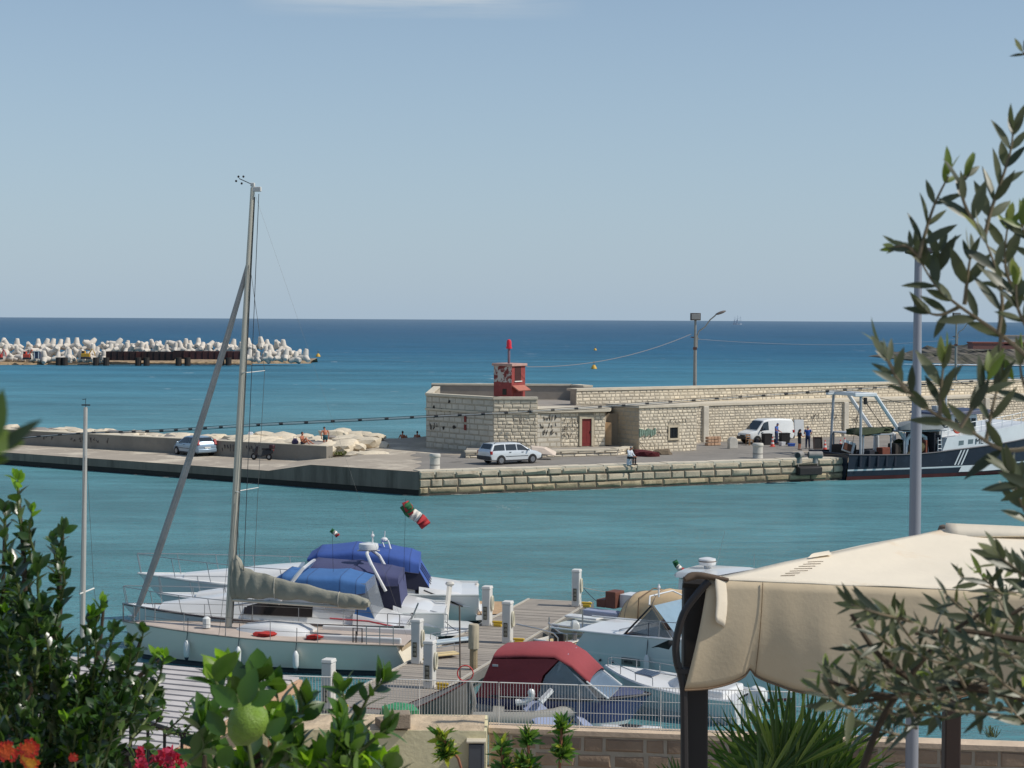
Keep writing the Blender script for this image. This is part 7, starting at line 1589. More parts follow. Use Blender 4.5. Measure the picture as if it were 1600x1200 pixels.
# old grey rowing boat drawn up on the quay edge
d0=at(606,1116,46.2); d1=at(733,1062,45.6)
ow=mat('old_grey_wood',(128,124,118),.85,0,.2,2)
t=thing('rowing_boat','old grey wooden rowing boat afloat with its high stem towards the thin pole','rowing boat',(d0.x,d0.y,1.2))
oB=Matrix.Translation((-d0.x,-d0.y,-1.2)); mb=MB(oB); secs=[]
for f,w,h in ((-.5,.5,.9),(-.2,.52,.9),(0,.52,1.0),(.25,.50,1.2),(.5,.44,1.35),(.7,.36,1.5),(.88,.22,1.6),(.97,.08,1.7),(1,.03,1.75)):
    p=Vector((lerp(d0.x,d1.x,f),lerp(d0.y,d1.y,f),0)); zt=lerp(d0.z,d1.z,max(0,f)**1.15); zb=zt-h*.78
    zb=max(0.05,zt-h*1.25) if f>.5 else -.05; secs.append([(p.x,p.y-w,zt),(p.x+.02*f,p.y-w*.75,lerp(zb,zt,.4)),(p.x+.02,p.y,zb),(p.x+.02*f,p.y+w*.75,lerp(zb,zt,.4)),(p.x,p.y+w,zt),(p.x,p.y,zt-.06)])
mb.loft(secs); mb.build('hull',[ow],t,smooth=40)
mb=MB(oB); 
for k in (0,4): mb.tube([s_[k] for s_ in secs],.02,6)
mb.build('gunwale',[mat('gunwale_red',(120,56,52),.7,0,.15)],t)
mb=MB(oB); P=[secs[-1][0],(d1.x+.06,d1.y,d1.z-.25),(d1.x+.12,d1.y,d1.z-.6),(d1.x-.0,d1.y,d1.z-1.0)]; mb.tube(P,[.05,.07,.08,.05],8); mb.build('stem_post',[ow],t)
mb=MB(oB); c_=at(727,1052,45.6); mb.loft([[(c_.x+.2*math.cos(b)+.018*math.cos(a)*math.cos(b),c_.y+.018*math.sin(a),c_.z+.2*math.sin(b)+.018*math.cos(a)*math.sin(b)) for a in [k*1.2566 for k in range(5)]] for b in [j*.3307 for j in range(20)]],0,(0,0)); tag(mb.build('red_hoop',[mat('hoop_red',(190,60,60),.6,0,.05)],smooth=40),'thin red hoop hanging at the stem of the old rowing boat','hoop'); bpy.data.objects['red_hoop'].location=(d0.x,d0.y,1.2)
p0=at(719,1062,46.0); p1=at(718,946,46.0); mb=MB(Matrix.Translation((-p0.x,-p0.y,-1.2))); mb.tube([(p0.x,p0.y,1.2),p0,p1],.022,6); o=tag(mb.build('thin_pole',[mat('pole_rust',(112,98,88),.6,.2,.1)]),'thin upright metal pole beside the stem of the old rowing boat','pole'); o.location=(p0.x,p0.y,1.2)
# green net corner on the quay
p=at(628,1112,44.6); o=rock('fishing_net',(p.x,p.y,p.z-.1),(.4,.3,.28),mat('net_bright_green',(70,150,110),.95,0,.35,9,.7,30),71,0,1,None,.35); tag(o,'bright green fishing net heap left of the old rowing boat','net')
# gangway boards on the pontoon
for i,(px,py,l,rz,lb) in enumerate(((690,1022,1.1,.5,'cream gangway board hanging over the pontoon edge near the yacht'),(708,1000,1.5,.55,'pale blue-grey gangway plank at the left edge of the pontoon'))):
    p=on(px,py,ZP+.12); t=thing('gangway_plank',lb,'gangway',(p.x,p.y,ZP+.12),rz)
    mb=MB(); mb.box((0,0,0),(l,.42,.06)); mb.build('board',[(mat('plank_cream',(214,192,144),.7,0,.1),mat('plank_blue',(186,200,206),.6,0,.1))[i]],t,smooth=0,bevel=.015)
    for s in (-1,1): mb=MB(); mb.tube([(-l/2,s*.2,.03),(-l/2,s*.2,.24),(l/2,s*.2,.3),(l/2,s*.2,.03)],.018,5); mb.build('handrail',[alu],t)
# mooring lines
def line(a,b_,sag,label,m=None,r=.014):
    mb=MB(); P=catenary(a,b_,sag,12); o=P[0]; mb.M=Matrix.Translation(-o); mb.tube(P,r,5); ob=tag(mb.build('mooring_line',[m or fendn]),label,'rope','mooring lines to the pontoon'); ob.location=o
line((*PT(11.2,-2.7),.9),(*PT(7.9,-1.1),.7),.25,'dark mooring line from the blue-canopied yacht to the pontoon'); line((*PT(7.3,-2.6),.7),(*PT(5.5,-1.15),.6),.12,'dark mooring line from the navy-canopied cruiser to the pontoon')
line((*PT(4.5,-2.9),.7),(*PT(2.6,-1.15),.6),.12,'dark mooring line from the sky-blue bimini cruiser to the pontoon'); line((*PT(1.9,-1.5),.9),(*PT(2.2,-1.1),.58),.03,'short mooring line from the yacht stern to the pontoon')
line(at(912,918,67.4),at(1000,925,66),.1,'line from the far pedestal to the beige-canopied boat',m=wrope); line(at(912,919,67.4),(*PT(9.0,3.2),1.1),.15,'dark line from the far pedestal to the grey boat bow')
# ================================================================ NEAR LAND
land=mat('town_paving',(150,142,132),.92,0,.12,.6,.2,9); earth=mat('garden_soil',(104,88,70),.95,0,.25,2,.5,9)
mb=MB()
def lvl(y):
    if y<=13: return 8.0
    if y<=14.5: return lerp(8.0,.35,(y-13)/1.5)
    return .35
ys=[-60,-20,-5,5,13,14.5,25,40]
fr=lambda x: 43.95-.135*x
vs=[];fs=[]; xsn=[-300,-60,-30,-15,-8,0,8,15,30,60,300]
for x in xsn:
    for y in ys: vs.append((x,y,lvl(y)))
    yf=fr(max(-60,min(60,x)))-.25; vs.append((x,yf,.35)); vs.append((x,yf+.05,-1.5))
k=len(ys)+2
for i in range(len(xsn)-1):
    for j in range(k-1): fs.append((i*k+j,(i+1)*k+j,(i+1)*k+j+1,i*k+j+1))
mb.add(vs,fs); tag(mb.build('ground',[land],smooth=0),kind='structure')
# low stone parapet of the waterfront
def wl(px,py=1145): r=ray(px,py); kx=r.x/r.y; y=43.95/(1+.135*kx); return Vector((kx*y,y))
pst=mat('parapet_stone',(158,138,118),.9,0,.2,1.4,.5,9,.2,.2,stain=((92,78,66),.9,.58,.2)); pcop=mat('parapet_coping',(206,184,158),.9,0,.18,1.6,.4,10)
a,c=wl(764),wl(1900); zw=1.33
mb=MB(); wall_body(mb,[a-Vector((0,.5)),c-Vector((0,.5))],.5,-.2,zw-.12,1); rg=random.Random(44)
stone_wall(mb,a-Vector((0,.5)),c-Vector((0,.5)),.0,zw-.13,.42,.75,.03,.012,0,rg)
d=(c-a).normalized(); n=Vector((d.y,-d.x)); P4=[a-Vector((0,.5))+n*.05,c-Vector((0,.5))+n*.05,c+Vector((0,.05)),a+Vector((0,.05))]
mb.hexa([(p.x,p.y,zw-.12) for p in P4],[(p.x,p.y,zw) for p in P4],2)
tag(mb.build('parapet_wall',[pst,mortar,pcop],smooth=25),'low parapet of brownish stone blocks with pale coping, in front of the white railing','wall')
mb=MB(); rgw=random.Random(5)
p=on(1550,1152,zw)
for i in range(40):
    q=Vector((rgw.uniform(-.12,.12),rgw.uniform(-.05,.05),0)); mb.tube([q,q+Vector((rgw.uniform(-.12,.12),0,rgw.uniform(.1,.3)))],.006,4)
o=tag(mb.build('weed_tuft',[leafmat('parapet_weed',(120,124,76),(130,130,90))]),'dry weed tuft growing on the parapet coping right of the awning post','weed'); o.location=p
# white railing
rw=mat('railing_white',(214,214,210),.45,.1,.04)
r0,r1=wl(60),wl(1420); t=thing('railing','long white wire-bar railing along the waterfront between the land and the boats','railing',(r0.x,r0.y-.2,zw-.25)); Lr=(r1-r0).length; dr_=(r1-r0)/Lr
t.rotation_euler=(0,0,math.atan2(dr_.y,dr_.x)); npan=11; zt0,zb0=1.30,.02
for i in range(npan):
    x0=Lr*i/npan; x1=Lr*(i+1)/npan; mb=MB(); x=x0+.06
    while x<x1-.03:
        mb.tube([(x,0,zb0),(x,0,zt0)],.0085,4); x+=.075
    for z in ((.05,zt0) if i<6 else (.05,.30,.62,.95,zt0)): mb.tube([(x0+.03,0,z),(x1-.03,0,z)],.008 if z<zt0 else .014,4)
    mb.build('bar_panel',[rw],t)
    mb=MB(); mb.tube([(x0,0,0),(x0,0,zt0+.01)],.013,6); mb.build('post',[rw],t)
# cream gate wall with rubble, meter box
crm=mat('cream_render',(222,214,176),.9,0,.12,1.1,.25,9,stain=((178,168,128),.9,.58,.25)); rub_=mat('render_top',(196,176,148),.95,0,.3,2,.7,8)
e0,e1=on(440,1140,1.45),on(760,1142,1.45); ya=(e0.y+e1.y)/2
t=thing('garden_wall','cream rendered wall end with a crumbling top, left of the stone parapet','wall',(e1.x,e1.y,.3))
mb=MB(); mb.hexa([(-14,.25,0),(0,0,0),(.02,1.75,0),(-14,2.1,0)],[(-14,.25,1.14),(0,0,1.14),(.02,1.75,1.14),(-14,2.1,1.14)]); mb.build('wall_body',[crm],t,smooth=0)
mb=MB(); rgq=random.Random(6); rows=[]
for i in range(41):
    x=-13.9+13.85*i/40; rows.append([(x,.30-.022*(x+14)+.03,1.145),(x,.5-.02*(x+14)+.0,1.19+.05*rgq.random()),(x,1.2,1.20+.08*rgq.random()),(x,1.70,1.145)])
mb.loft(rows,0,(0,0),closed=False); mb.build('crumbled_top',[rub_],t,smooth=0)
p=on(622,1140,1.55); mb=MB(); mb.box((0,0,.18),(.52,.5,.36),.1); mb.box((-.35,.1,.1),(.4,.4,.2),.4); o=tag(mb.build('stone_block',[mat('block_grey',(150,136,118),.95,0,.25,2,.5)],smooth=0,bevel=.03),'loose grey stone block resting on top of the cream wall','stone block'); o.location=(p.x,p.y+.5,1.50)
p=on(745,1156,1.2); t=thing('meter_box','dark grey metal meter box with pale ledge before the cream wall end','meter box',(p.x,p.y-.3,.35))
mb=MB(); mb.box((0,0,.42),(.37,.3,.84)); mb.build('cabinet',[mat('box_grey',(84,88,94),.5,.2,.08)],t,smooth=0,bevel=.015)
mb=MB(); mb.box((-.01,.0,.90),(.46,.36,.05)); mb.build('ledge',[mat('ledge_pale',(200,190,168),.9,0,.1)],t,smooth=0,bevel=.01)
mb=MB(); mb.box((.155,-.155,.42),(.01,.012,.8)); mb.build('door_edge',[mat('edge_light',(140,144,150),.4,.3,.05)],t,smooth=0)
# slatted roof of the kiosk on the left
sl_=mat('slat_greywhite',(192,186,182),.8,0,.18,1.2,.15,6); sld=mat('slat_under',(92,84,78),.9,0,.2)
Zk=3.0; k0=on(462,1068,Zk); k1=on(272,1176,Zk); kd=on(225,1046,Zk)-k0; kd.z=0; kd.normalize()
t=thing('slatted_roof','kiosk roof of pale grey slats with a tan end beam, behind the left bush','roof',(k0.x,k0.y,Zk))
oK=Matrix.Translation((-k0.x,-k0.y,-Zk)); ns=15
mb=MB(oK)
for i in range(ns):
    f=i/(ns-1); p=k0.lerp(k1,f); w=.465; e=(k1-k0).normalized()*w*.5
    a,b_=p-e,p+e; q=kd*16
    mb.hexa([(x.x,x.y,Zk+.06) for x in (b_,a,a+q,b_+q)],[(x.x,x.y,Zk+.10+.03*(j in(0,3))) for j,x in enumerate((b_,a,a+q,b_+q))])
mb.build('slats',[sl_],t,smooth=0)
mb=MB(oK); e=(k1-k0).normalized(); a,b_=k0-e*.2,k1+e*.2
mb.hexa([(x.x,x.y,Zk-.16) for x in (b_,b_-kd*.1,a-kd*.1,a)][::-1],[(x.x,x.y,Zk+.055) for x in (b_,b_-kd*.1,a-kd*.1,a)][::-1]); mb.build('end_beam',[mat('beam_wood',(196,160,128),.8,0,.15,2)],t,smooth=0)
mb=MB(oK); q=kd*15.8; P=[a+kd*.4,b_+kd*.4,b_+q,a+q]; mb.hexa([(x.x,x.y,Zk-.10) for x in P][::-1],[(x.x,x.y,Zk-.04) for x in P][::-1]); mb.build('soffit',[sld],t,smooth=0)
for f in (.05,.95):
    p=k0.lerp(k1,f)+kd*.5; mb=MB(oK); mb.box((p.x,p.y,(Zk-.1+.35)/2),(.14,.14,Zk-.45)); mb.build('post',[mat('beam_wood')],t,smooth=0)
mb=MB(oK); P=[k0+kd*.9,k1+kd*.9,k1+kd*15,k0+kd*15]; mb.hexa([(x.x,x.y,.3) for x in P][::-1],[(x.x,x.y,Zk-.5) for x in P][::-1]); mb.build('kiosk_wall',[mat('kiosk_tan',(196,176,146),.9,0,.12)],t,smooth=0)
# grey lamp mast
p=at(1428.5,900,41.0); t=thing('street_lamp','tall plain grey lamp mast standing between the awning and the trawler','street lamp',(p.x,p.y,.35))
zt_=at(1432,396,41).z-.35; zmid=at(1430,655,41).z-.35
mb=MB(); gm=mat('mast_grey',(150,154,162),.5,.3,.06,.6)
mb.tube([(0,0,0),(0,0,zmid)],[.15,.128],14); mb.tube([(0,0,zmid),(0.0,0,zmid+.12),(0,0,zt_)],[.128,.108,.085],14); mb.build('pole',[gm],t)
mb=MB(); mb.box((0,-.05,zt_+.06),(.62,.26,.14)); mb.box((0,0,zt_-.02),(.2,.2,.1)); mb.build('lamp_head',[mat('lamp_dark',(84,84,88),.5,.2,.1)],t,smooth=0,bevel=.04)
# ================================================================ AWNING
canv=mat('awning_canvas',(228,216,194),.9,0,.06,1.2,.10,7,stain=((208,170,122),.8,.54,.2)); canvv=mat('valance_canvas',(202,184,154),.9,0,.10,2.2,.06,40)
dkst=mat('post_black',(36,32,30),.6,.1,.12)
A=at(1104,906,8.0); B=at(1700,931,7.9); R1=at(1479,827,9.4); R2=at(1760,840,9.4); Bk1=at(1300,868,10.6); 
t=thing('awning','cream canvas awning with a scalloped valance on black posts at the right','awning',(A.x,A.y,8.0))
oA=Matrix.Translation((-A.x,-A.y,-8.0))
mb=MB(oA); nu,nv=28,14; rows=[]
for i in range(nu+1):
    row=[]
    for j in range(nv+1):
        u=i/nu; v=j/nv; p=A.lerp(B,u).lerp(R1.lerp(R2,u),v); p.z+=-.035*math.sin(math.pi*v)*math.sin(math.pi*min(1,u*1.3))+.006*noise.noise(Vector((u*7,v*5,2)))
        row.append(p)
    rows.append(row)
mb.loft(rows,0,(0,0),closed=False); o=mb.build('canvas_top',[canv],t,smooth=180); o.modifiers.new('Solidify','SOLIDIFY').thickness=.006; top_=o
Bk=[R1+Vector((-.2,1.3,-.25)),R2+Vector((.2,1.3,-.25))]
mb=MB(oA); mb.loft([[R1,R2],[Bk[0],Bk[1]]],0,(0,0),closed=False); mb.add([A,R1,Bk[0]],[(0,1,2)]); o=mb.build('canvas_back',[canv],t,smooth=0); o.modifiers.new('Solidify','SOLIDIFY').thickness=.006
# ridge flap
mb=MB(oA); mb.loft([[at(1476,831,9.3),at(1500,838,9.25),at(1640,836,9.25),at(1760,840,9.3)],[at(1478,817,9.36),at(1496,818,9.36),at(1640,824,9.36),at(1760,828,9.36)]],0,(0,0),closed=False); o=mb.build('ridge_flap',[canv],t,smooth=60); o.modifiers.new('Solidify','SOLIDIFY').thickness=.008
mb=MB(oA); mb.ell(at(1474,828,9.42),(.03,.05,.03),8); mb.build('ridge_knob',[mat('knob_brown',(96,84,72),.8,0,.2)],t)
# valance with scallops
mb=MB(oA); rows=[]; nV=96
for i in range(nV+1):
    u=i/nV; top=A.lerp(B,u); px=lerp(1104,1700,u)
    f=((px-1185)/182.0)%1.0; sc=(abs(math.sin(math.pi*f)))**.42 if px>1080 else 1
    hb_=.385+.105*sc+.008*noise.noise(Vector((u*9,0,0)))
    row=[]
    for j in range(13):
        v=j/12; x=-.10*(v**1.2)*max(0,1-u*5); w=.005*noise.noise(Vector((u*14,v*1.2,0)))*(1+v)+.03*v*math.sin(u*9+.6)*v
        row.append(top+Vector((x,-.03-.02*math.sin(v*3.14)+w-.05*v*max(0,1-u*6),-hb_*v+.004)))
    rows.append(row)
mb.loft(rows,0,(0,0),closed=False); o=mb.build('valance',[canvv],t,smooth=180); o.modifiers.new('Solidify','SOLIDIFY').thickness=.005; val=o
mb=MB(oA)
for u in (.155,): 
    pts=[rows[int(u*nV)][j]+Vector((0,-.006,0)) for j in range(13)]; mb.tube(pts,.0022,4)
mb.build('seam',[mat('seam_brown',(120,98,72),.9,0,.1)],val)
mb=MB(oA); pts=[r[12]+Vector((0,-.004,0)) for r in rows]; mb.tube(pts,.0045,5); mb.build('hem',[mat('hem_brown',(120,98,76),.9,0,.1)],val)
mb=MB(oA); mb.loft([[at(1112,897,7.95),at(1137,900,7.98),at(1140,930,7.98)],[at(1122,935,7.93),at(1140,940,7.95),at(1138,960,7.96)],[at(1114,975,7.9),at(1130,975,7.93),at(1130,985,7.94)]],0,(0,0),closed=False); o=mb.build('side_valance',[canv],t,smooth=180,sub=2); o.modifiers.new('Solidify','SOLIDIFY').thickness=.005
# stitched repair and fold on the top
def ontop(px,py):
    r=ray(px,py); n_=(B-A).cross(R1-A); tt=(A-EYE).dot(n_)/r.dot(n_); return EYE+r*tt
mb=MB(oA); rgq=random.Random(3)
for i in range(7):
    y=880+3.6*i; x=1262-7*i; a_=ontop(x,y)+Vector((0,0,.006)); b_=ontop(x+rgq.uniform(22,32),y-.8)+Vector((0,0,.006)); mb.tube([a_,b_],.0016,4)
mb.build('repair_stitches',[mat('stitch_brown',(92,72,52),.9,0,.1)],top_)
mb=MB(oA); mb.loft([[ontop(1262,876)+Vector((0,0,.012)),ontop(1300,870)+Vector((0,0,.012))],[ontop(1268,873)+Vector((0,0,.022)),ontop(1296,868)+Vector((0,0,.018))],[ontop(1272,868)+Vector((0,0,.012)),ontop(1296,864)+Vector((0,0,.012))]],0,(0,0),closed=False); mb.build('canvas_fold',[canv],top_,smooth=60)
# posts, pipe, rolled corner
pp=at(1086,1000,8.1)
mb=MB(oA); mb.box((pp.x,pp.y,(8+10.11)/2),(.115,.11,2.1)); mb.build('post',[dkst],t,smooth=0,bevel=.01)
mb=MB(oA); q=at(1487,1100,11.0); mb.box((q.x,q.y,(8+9.95)/2),(.10,.10,1.95)); mb.build('post',[mat('post_brown2',(58,44,38),.6,.1,.15)],t,smooth=0,bevel=.01)
mb=MB(oA); a_=A+Vector((-.10,.06,-.02)); mb.tube([a_,A.lerp(B,.05)+Vector((0,.06,-.03)),B+Vector((0,.06,-.03))],.026,8); mb.tube([A+Vector((-.06,.06,-.03)),R1+Vector((0,0,-.05))],.02,8); mb.build('front_bar',[dkst],t)
mb=MB(oA); mb.tube(smoothp([at(1070,906,7.93),at(1082,900,7.95),at(1100,900,7.95),at(1138,906,7.97)],4),[.010,.013,.016,.018,.019,.018,.017,.017,.016,.014,.012,.010,.008],12); mb.build('rolled_corner',[mat('rolled_brown',(96,80,66),.9,0,.25,6)],t)
hz_=mat('hose_black',(38,34,34),.5,0,.1)
P=[at(x,y,7.96) for x,y in ((1108,908),(1092,925),(1070,955),(1060,985),(1056,1010),(1058,1035),(1064,1055),(1068,1080),(1069,1140),(1070,1230))]
mb=MB(oA); mb.tube(smoothp(P,5),.017,8); mb.build('hose',[hz_],t)
mb=MB(oA); z=at(1065,1048,7.96).z; q=at(1066,1048,7.97); mb.box((q.x+.01,q.y,z),(.075,.06,.02)); mb.build('pipe_clip',[hz_],t,smooth=0)
# ================================================================ FOLIAGE
def leaf(mb,b,d,n,L,W,mi=0,fold=.16,curl=.12):
    d=d.normalized(); s=d.cross(n)
    if s.length<1e-4: s=d.orthogonal()
    s.normalize(); n=s.cross(d)
    st=((.0,.0),(.16,.62),(.36,.98),(.58,.92),(.80,.56),(1,0)) if L*W>6e-5 or W/L>.4 else ((.0,.0),(.25,.75),(.5,1),(.78,.62),(1,0))
    f=n*W*fold; V=[]; k=len(st)
    for u,w in st: V.append(b+d*L*u-n*L*curl*u*u)
    for u,w in st[1:-1]: V.append(b+d*L*u-n*L*curl*u*u+s*W*.5*w+f*w)
    for u,w in st[1:-1]: V.append(b+d*L*u-n*L*curl*u*u-s*W*.5*w+f*w)
    q=k-2; Rr=lambda i:k+i-1; Ll=lambda i:k+q+i-1
    fs=[(0,Rr(1),1),(0,1,Ll(1)),(k-2,Rr(q),k-1),(k-2,k-1,Ll(q))]
    for i in range(1,q): fs+=[(i,Rr(i),Rr(i+1),i+1),(i,i+1,Ll(i+1),Ll(i))]
    mb.add(V,fs,mi)
def rvec(rg): 
    while True:
        v=Vector((rg.uniform(-1,1),rg.uniform(-1,1),rg.uniform(-1,1)))
        if .1<v.length<1: return v.normalized()
def sprig(lb,sb,pts,L,W,n,rg,r=.003,ang=.75,opp=True,up=.35,start=.15,mis=(0,),tipmi=None,jit=.25,fold=.16,curl=.12,tuft=3,face=0):
    P=smoothp([Vector(p) for p in pts],4) if len(pts)>2 else [Vector(pts[0]).lerp(Vector(pts[1]),i/6) for i in range(7)]
    sb.tube(P,[lerp(r*1.6,r*.6,i/(len(P)-1)) for i in range(len(P))],5)
    ph=rg.uniform(0,6.28); k=0
    for i in range(n):
        f=start+(1-start)*(i+.5)/n; x=f*(len(P)-1); j=min(len(P)-2,int(x)); p=P[j].lerp(P[j+1],x-j); t=(P[j+1]-P[j]).normalized()
        o=t.orthogonal().normalized(); o2=t.cross(o)
        for q in ((0,math.pi) if opp else (0,)):
            a=ph+q+rg.uniform(-.3,.3); rad=o*math.cos(a)+o2*math.sin(a)
            an=ang*rg.uniform(.7,1.25); d=t*math.cos(an)+rad*math.sin(an)+Vector((0,0,up*rg.uniform(.3,1)))+rvec(rg)*jit*.5
            nn=(t-d*t.dot(d)+Vector((0,0,.6))+rvec(rg)*jit*1.6)
            if face: d.y*=1-.7*face; nn=nn*(1-face)+Vector((rg.uniform(-.5,.5),-1,rg.uniform(-.3,.5)))*face
            l=L*rg.uniform(.7,1.15)*(1-.35*f*f if opp else 1)
            mi=tipmi if (tipmi is not None and f>.8 and rg.random()<.75) else rg.choice(mis)
            leaf(lb,p,d,nn,l,W*rg.uniform(.8,1.15)*l/L,mi,fold,curl)
        ph+=1.57 if opp else 2.4
    p=P[-1]; t=(P[-1]-P[-2]).normalized()
    for i in range(tuft):
        d=t+rvec(rg)*.5+Vector((0,0,up)); leaf(lb,p,d,rvec(rg)+Vector((0,-.3,.5)),L*rg.uniform(.55,.85),W*.8,tipmi if tipmi is not None else mis[0],fold,curl)
def plant(name,label,cat,base): return thing(name,label,cat,base)
barkg=mat('twig_grey',(122,110,88),.9,0,.2,30); barkd=mat('twig_dark',(70,58,44),.9,0,.25,20); twg=mat('twig_green',(92,104,56),.7,0,.2,20)
# ---- olive tree
ol1=leafmat('olive_leaf',(90,95,70),(160,160,140),.42,.28,.22); ol2=leafmat('olive_leaf_young',(106,122,54),(150,156,110),.42,.2,.3); ol3=leafmat('olive_leaf_dark',(66,74,54),(136,140,120),.4,.28,.16)
t=plant('olive_tree','olive tree with narrow grey-green leaves reaching in from the right edge','olive tree',at(1700,1500,2.6))
oT=Matrix.Translation(-Vector(t.location)); rg=random.Random(101)
lb=MB(oT); sb=MB(oT)
def pp_(l,dep): return [at(x,y,dep+(d[0] if d else 0)) for x,y,*d in l]
up_list=[ # polyline, depth, pairs, len px, opts
 ([(1604,556),(1560,520),(1500,479),(1462,446),(1436,403)],2.30,7,58),
 ([(1500,479),(1470,492),(1448,488)],2.32,2,46),
 ([(1507,476),(1512,430),(1517,395)],2.28,3,56),
 ([(1560,520),(1566,470),(1556,420),(1538,372)],2.26,6,60),
 ([(1538,372),(1512,330),(1500,290),(1508,275)],2.27,5,52),
 ([(1538,372),(1548,330),(1562,290),(1578,240),(1583,205)],2.31,9,58),
 ([(1436,403),(1444,370),(1460,320),(1482,275)],2.29,5,54),
 ([(1462,446),(1462,420),(1470,395)],2.33,2,60),
 ([(1604,470),(1578,440),(1570,400),(1575,350)],2.36,7,60),
 ([(1610,520),(1590,480),(1588,440)],2.22,5,64),
 ([(1640,430),(1610,380),(1596,350)],2.3,4,58),
 ([(1437,402),(1418,385),(1398,386)],2.3,3,36),
 ([(1566,520),(1562,545),(1570,560)],2.3,2,50),
 ([(1612,700),(1565,702),(1510,670),(1460,646),(1420,612),(1378,545)],2.25,9,62),
 ([(1468,650),(1470,610),(1474,570)],2.22,4,66),
 ([(1500,668),(1530,620),(1545,590)],2.2,4,62),
 ([(1540,692),(1550,640),(1560,600)],2.28,3,60),
 ([(1418,612),(1400,590),(1385,560)],2.2,4,50),
 ([(1640,760),(1598,760),(1580,740)],2.2,4,64),
 ([(1640,690),(1600,600),(1594,560)],2.4,3,56),
 ([(1620,830),(1602,800),(1586,760)],2.3,4,60),
 ([(1640,110),(1612,92),(1598,82)],2.3,3,30),
 ([(1640,940),(1600,900),(1562,870)],2.25,4,60)]
for l,dep,n,px in up_list:
    n=max(2,round(n*.72)); sprig(lb,sb,pp_(l,dep),px*1.12*dep/F,px*dep/F*.30,n,rg,.0019,.72,True,.10,.12,(0,0,2),1 if rg.random()<.4 else None,.28,.10,.10,2,.75)
rgl=random.Random(55); dbm=MB(oT)
mains=[[(1700,1130),(1600,1092),(1500,1075),(1420,1085),(1330,1100)],[(1345,1210),(1375,1130),(1420,1060),(1470,1000),(1530,960)],[(1420,1060),(1370,1020),(1330,960)],[(1700,1010),(1600,1000),(1500,985),(1430,990)],[(1700,920),(1640,930),(1580,960)],[(1400,1090),(1340,1080),(1285,1060)],[(1600,1092),(1560,1080),(1480,1062)]]
for m_ in mains:
    P=pp_([(x,y) for x,y in m_],2.35); dbm.tube(smoothp(P,5),[lerp(.0055,.0025,i/(5*(len(P)-1))) for i in range(5*(len(P)-1)+1)],6)
tips=[(1330,945),(1312,960),(1372,920),(1352,950),(1420,900),(1440,930),(1475,925),(1500,900),(1530,895),(1560,880),(1590,880),(1300,1010),(1330,1010),(1365,985),(1400,965),(1440,975),(1480,960),(1520,950),(1560,935),(1600,930),(1290,1050),(1320,1060),(1350,1040),(1390,1030),(1430,1020),(1470,1010),(1510,1000),(1550,990),(1590,985),(1310,1100),(1345,1085),(1380,1075),(1420,1070),(1460,1060),(1500,1050),(1540,1040),(1580,1030),(1605,1050),(1350,1130),(1390,1120),(1430,1115),(1470,1105),(1275,1075),(1600,1080),(1560,1075),(1450,1045),(1500,1075),(1380,1050)]
for x,y in [q for i,q in enumerate(tips) if not(q[0]<1320 and i%2) and not (q[1]<935 and q[0]<1470)]:
    dep=rgl.uniform(2.15,2.6); dx=rgl.uniform(40,95); dy=rgl.uniform(15,75)*(1 if y<1090 else .3)
    a=at(x+dx,y+dy,dep+rgl.uniform(-.05,.1)); m_=at(x+dx*.45+rgl.uniform(-8,8),y+dy*.6,dep); e_=at(x,y,dep+rgl.uniform(-.1,.05)); px=rgl.uniform(46,66)
    sprig(lb,sb,[a,m_,e_],px*1.08*dep/F,px*dep/F*.22,rgl.randint(4,6),rgl,.0016,.7,True,.12,.05,(0,0,2,2),1 if rgl.random()<.3 else None,.45,.10,.12,2,.5)
for x,y,x2,y2 in ((1525,1100,1535,1150),(1510,1095,1512,1120),(1460,1120,1452,1150),(1560,1095,1562,1112)):
    leaf(lb,at(x,y,2.3),at(x2,y2,2.3)-at(x,y,2.3),Vector((.2,-1,.1)),(at(x2,y2,2.3)-at(x,y,2.3)).length,.012,2)
tb=MB(oT); tb.tube(pp_([(1740,1700),(1720,1300),(1700,1130),(1690,950),(1650,760),(1640,600),(1660,420)],2.5),[.05,.03,.012,.008,.006,.005,.004],8)
tb.tube(pp_([(1720,1300),(1500,1260),(1345,1210)],2.5),[.03,.014,.009],8); tb.tube(pp_([(1640,600),(1620,570),(1604,556)],2.4),[.008,.006,.005],6); tb.tube(pp_([(1650,760),(1630,720),(1612,700)],2.4),[.008,.006,.005],6)
dbm.build('branches',[barkd],t); tb.build('trunk',[barkd],t); sb.build('twigs',[barkg],t); lb.build('crown',[ol1,ol2,ol3],t,smooth=50)
# ---- dark glossy shrub on the left
gb1=leafmat('shrub_leaf',(52,82,36),(84,112,58),.30,.30,.28,.6); gb2=leafmat('shrub_leaf_young',(118,158,44),(130,164,70),.35,.2,.5); gb3=leafmat('shrub_leaf_dark',(36,58,30),(66,92,50),.28,.3,.2,.6)
t=plant('citrus_shrub','dense dark green glossy shrub with bright young tips filling the left edge','shrub',at(60,1560,3.7)); oT=Matrix.Translation(-Vector(t.location))
lb=MB(oT); sb=MB(oT); rg=random.Random(202)
def bush_sprig(x,y,ln,dep,n,L,young=True,sx=None):
    dx=(80-x)*.22*ln/80 if sx is None else sx
    a=at(x+dx+rg.uniform(-12,12),y+ln,dep+rg.uniform(-.05,.15)); m_=at(x+dx*.4+rg.uniform(-8,8),y+ln*.5,dep); e_=at(x,y,dep-.03)
    sprig(lb,sb,[a,m_,e_],L*dep/F,L*dep/F*.55,n,rg,.0024,.85,False,.30,.10,(0,0,2),1 if young else None,.5,.14,.14,3)
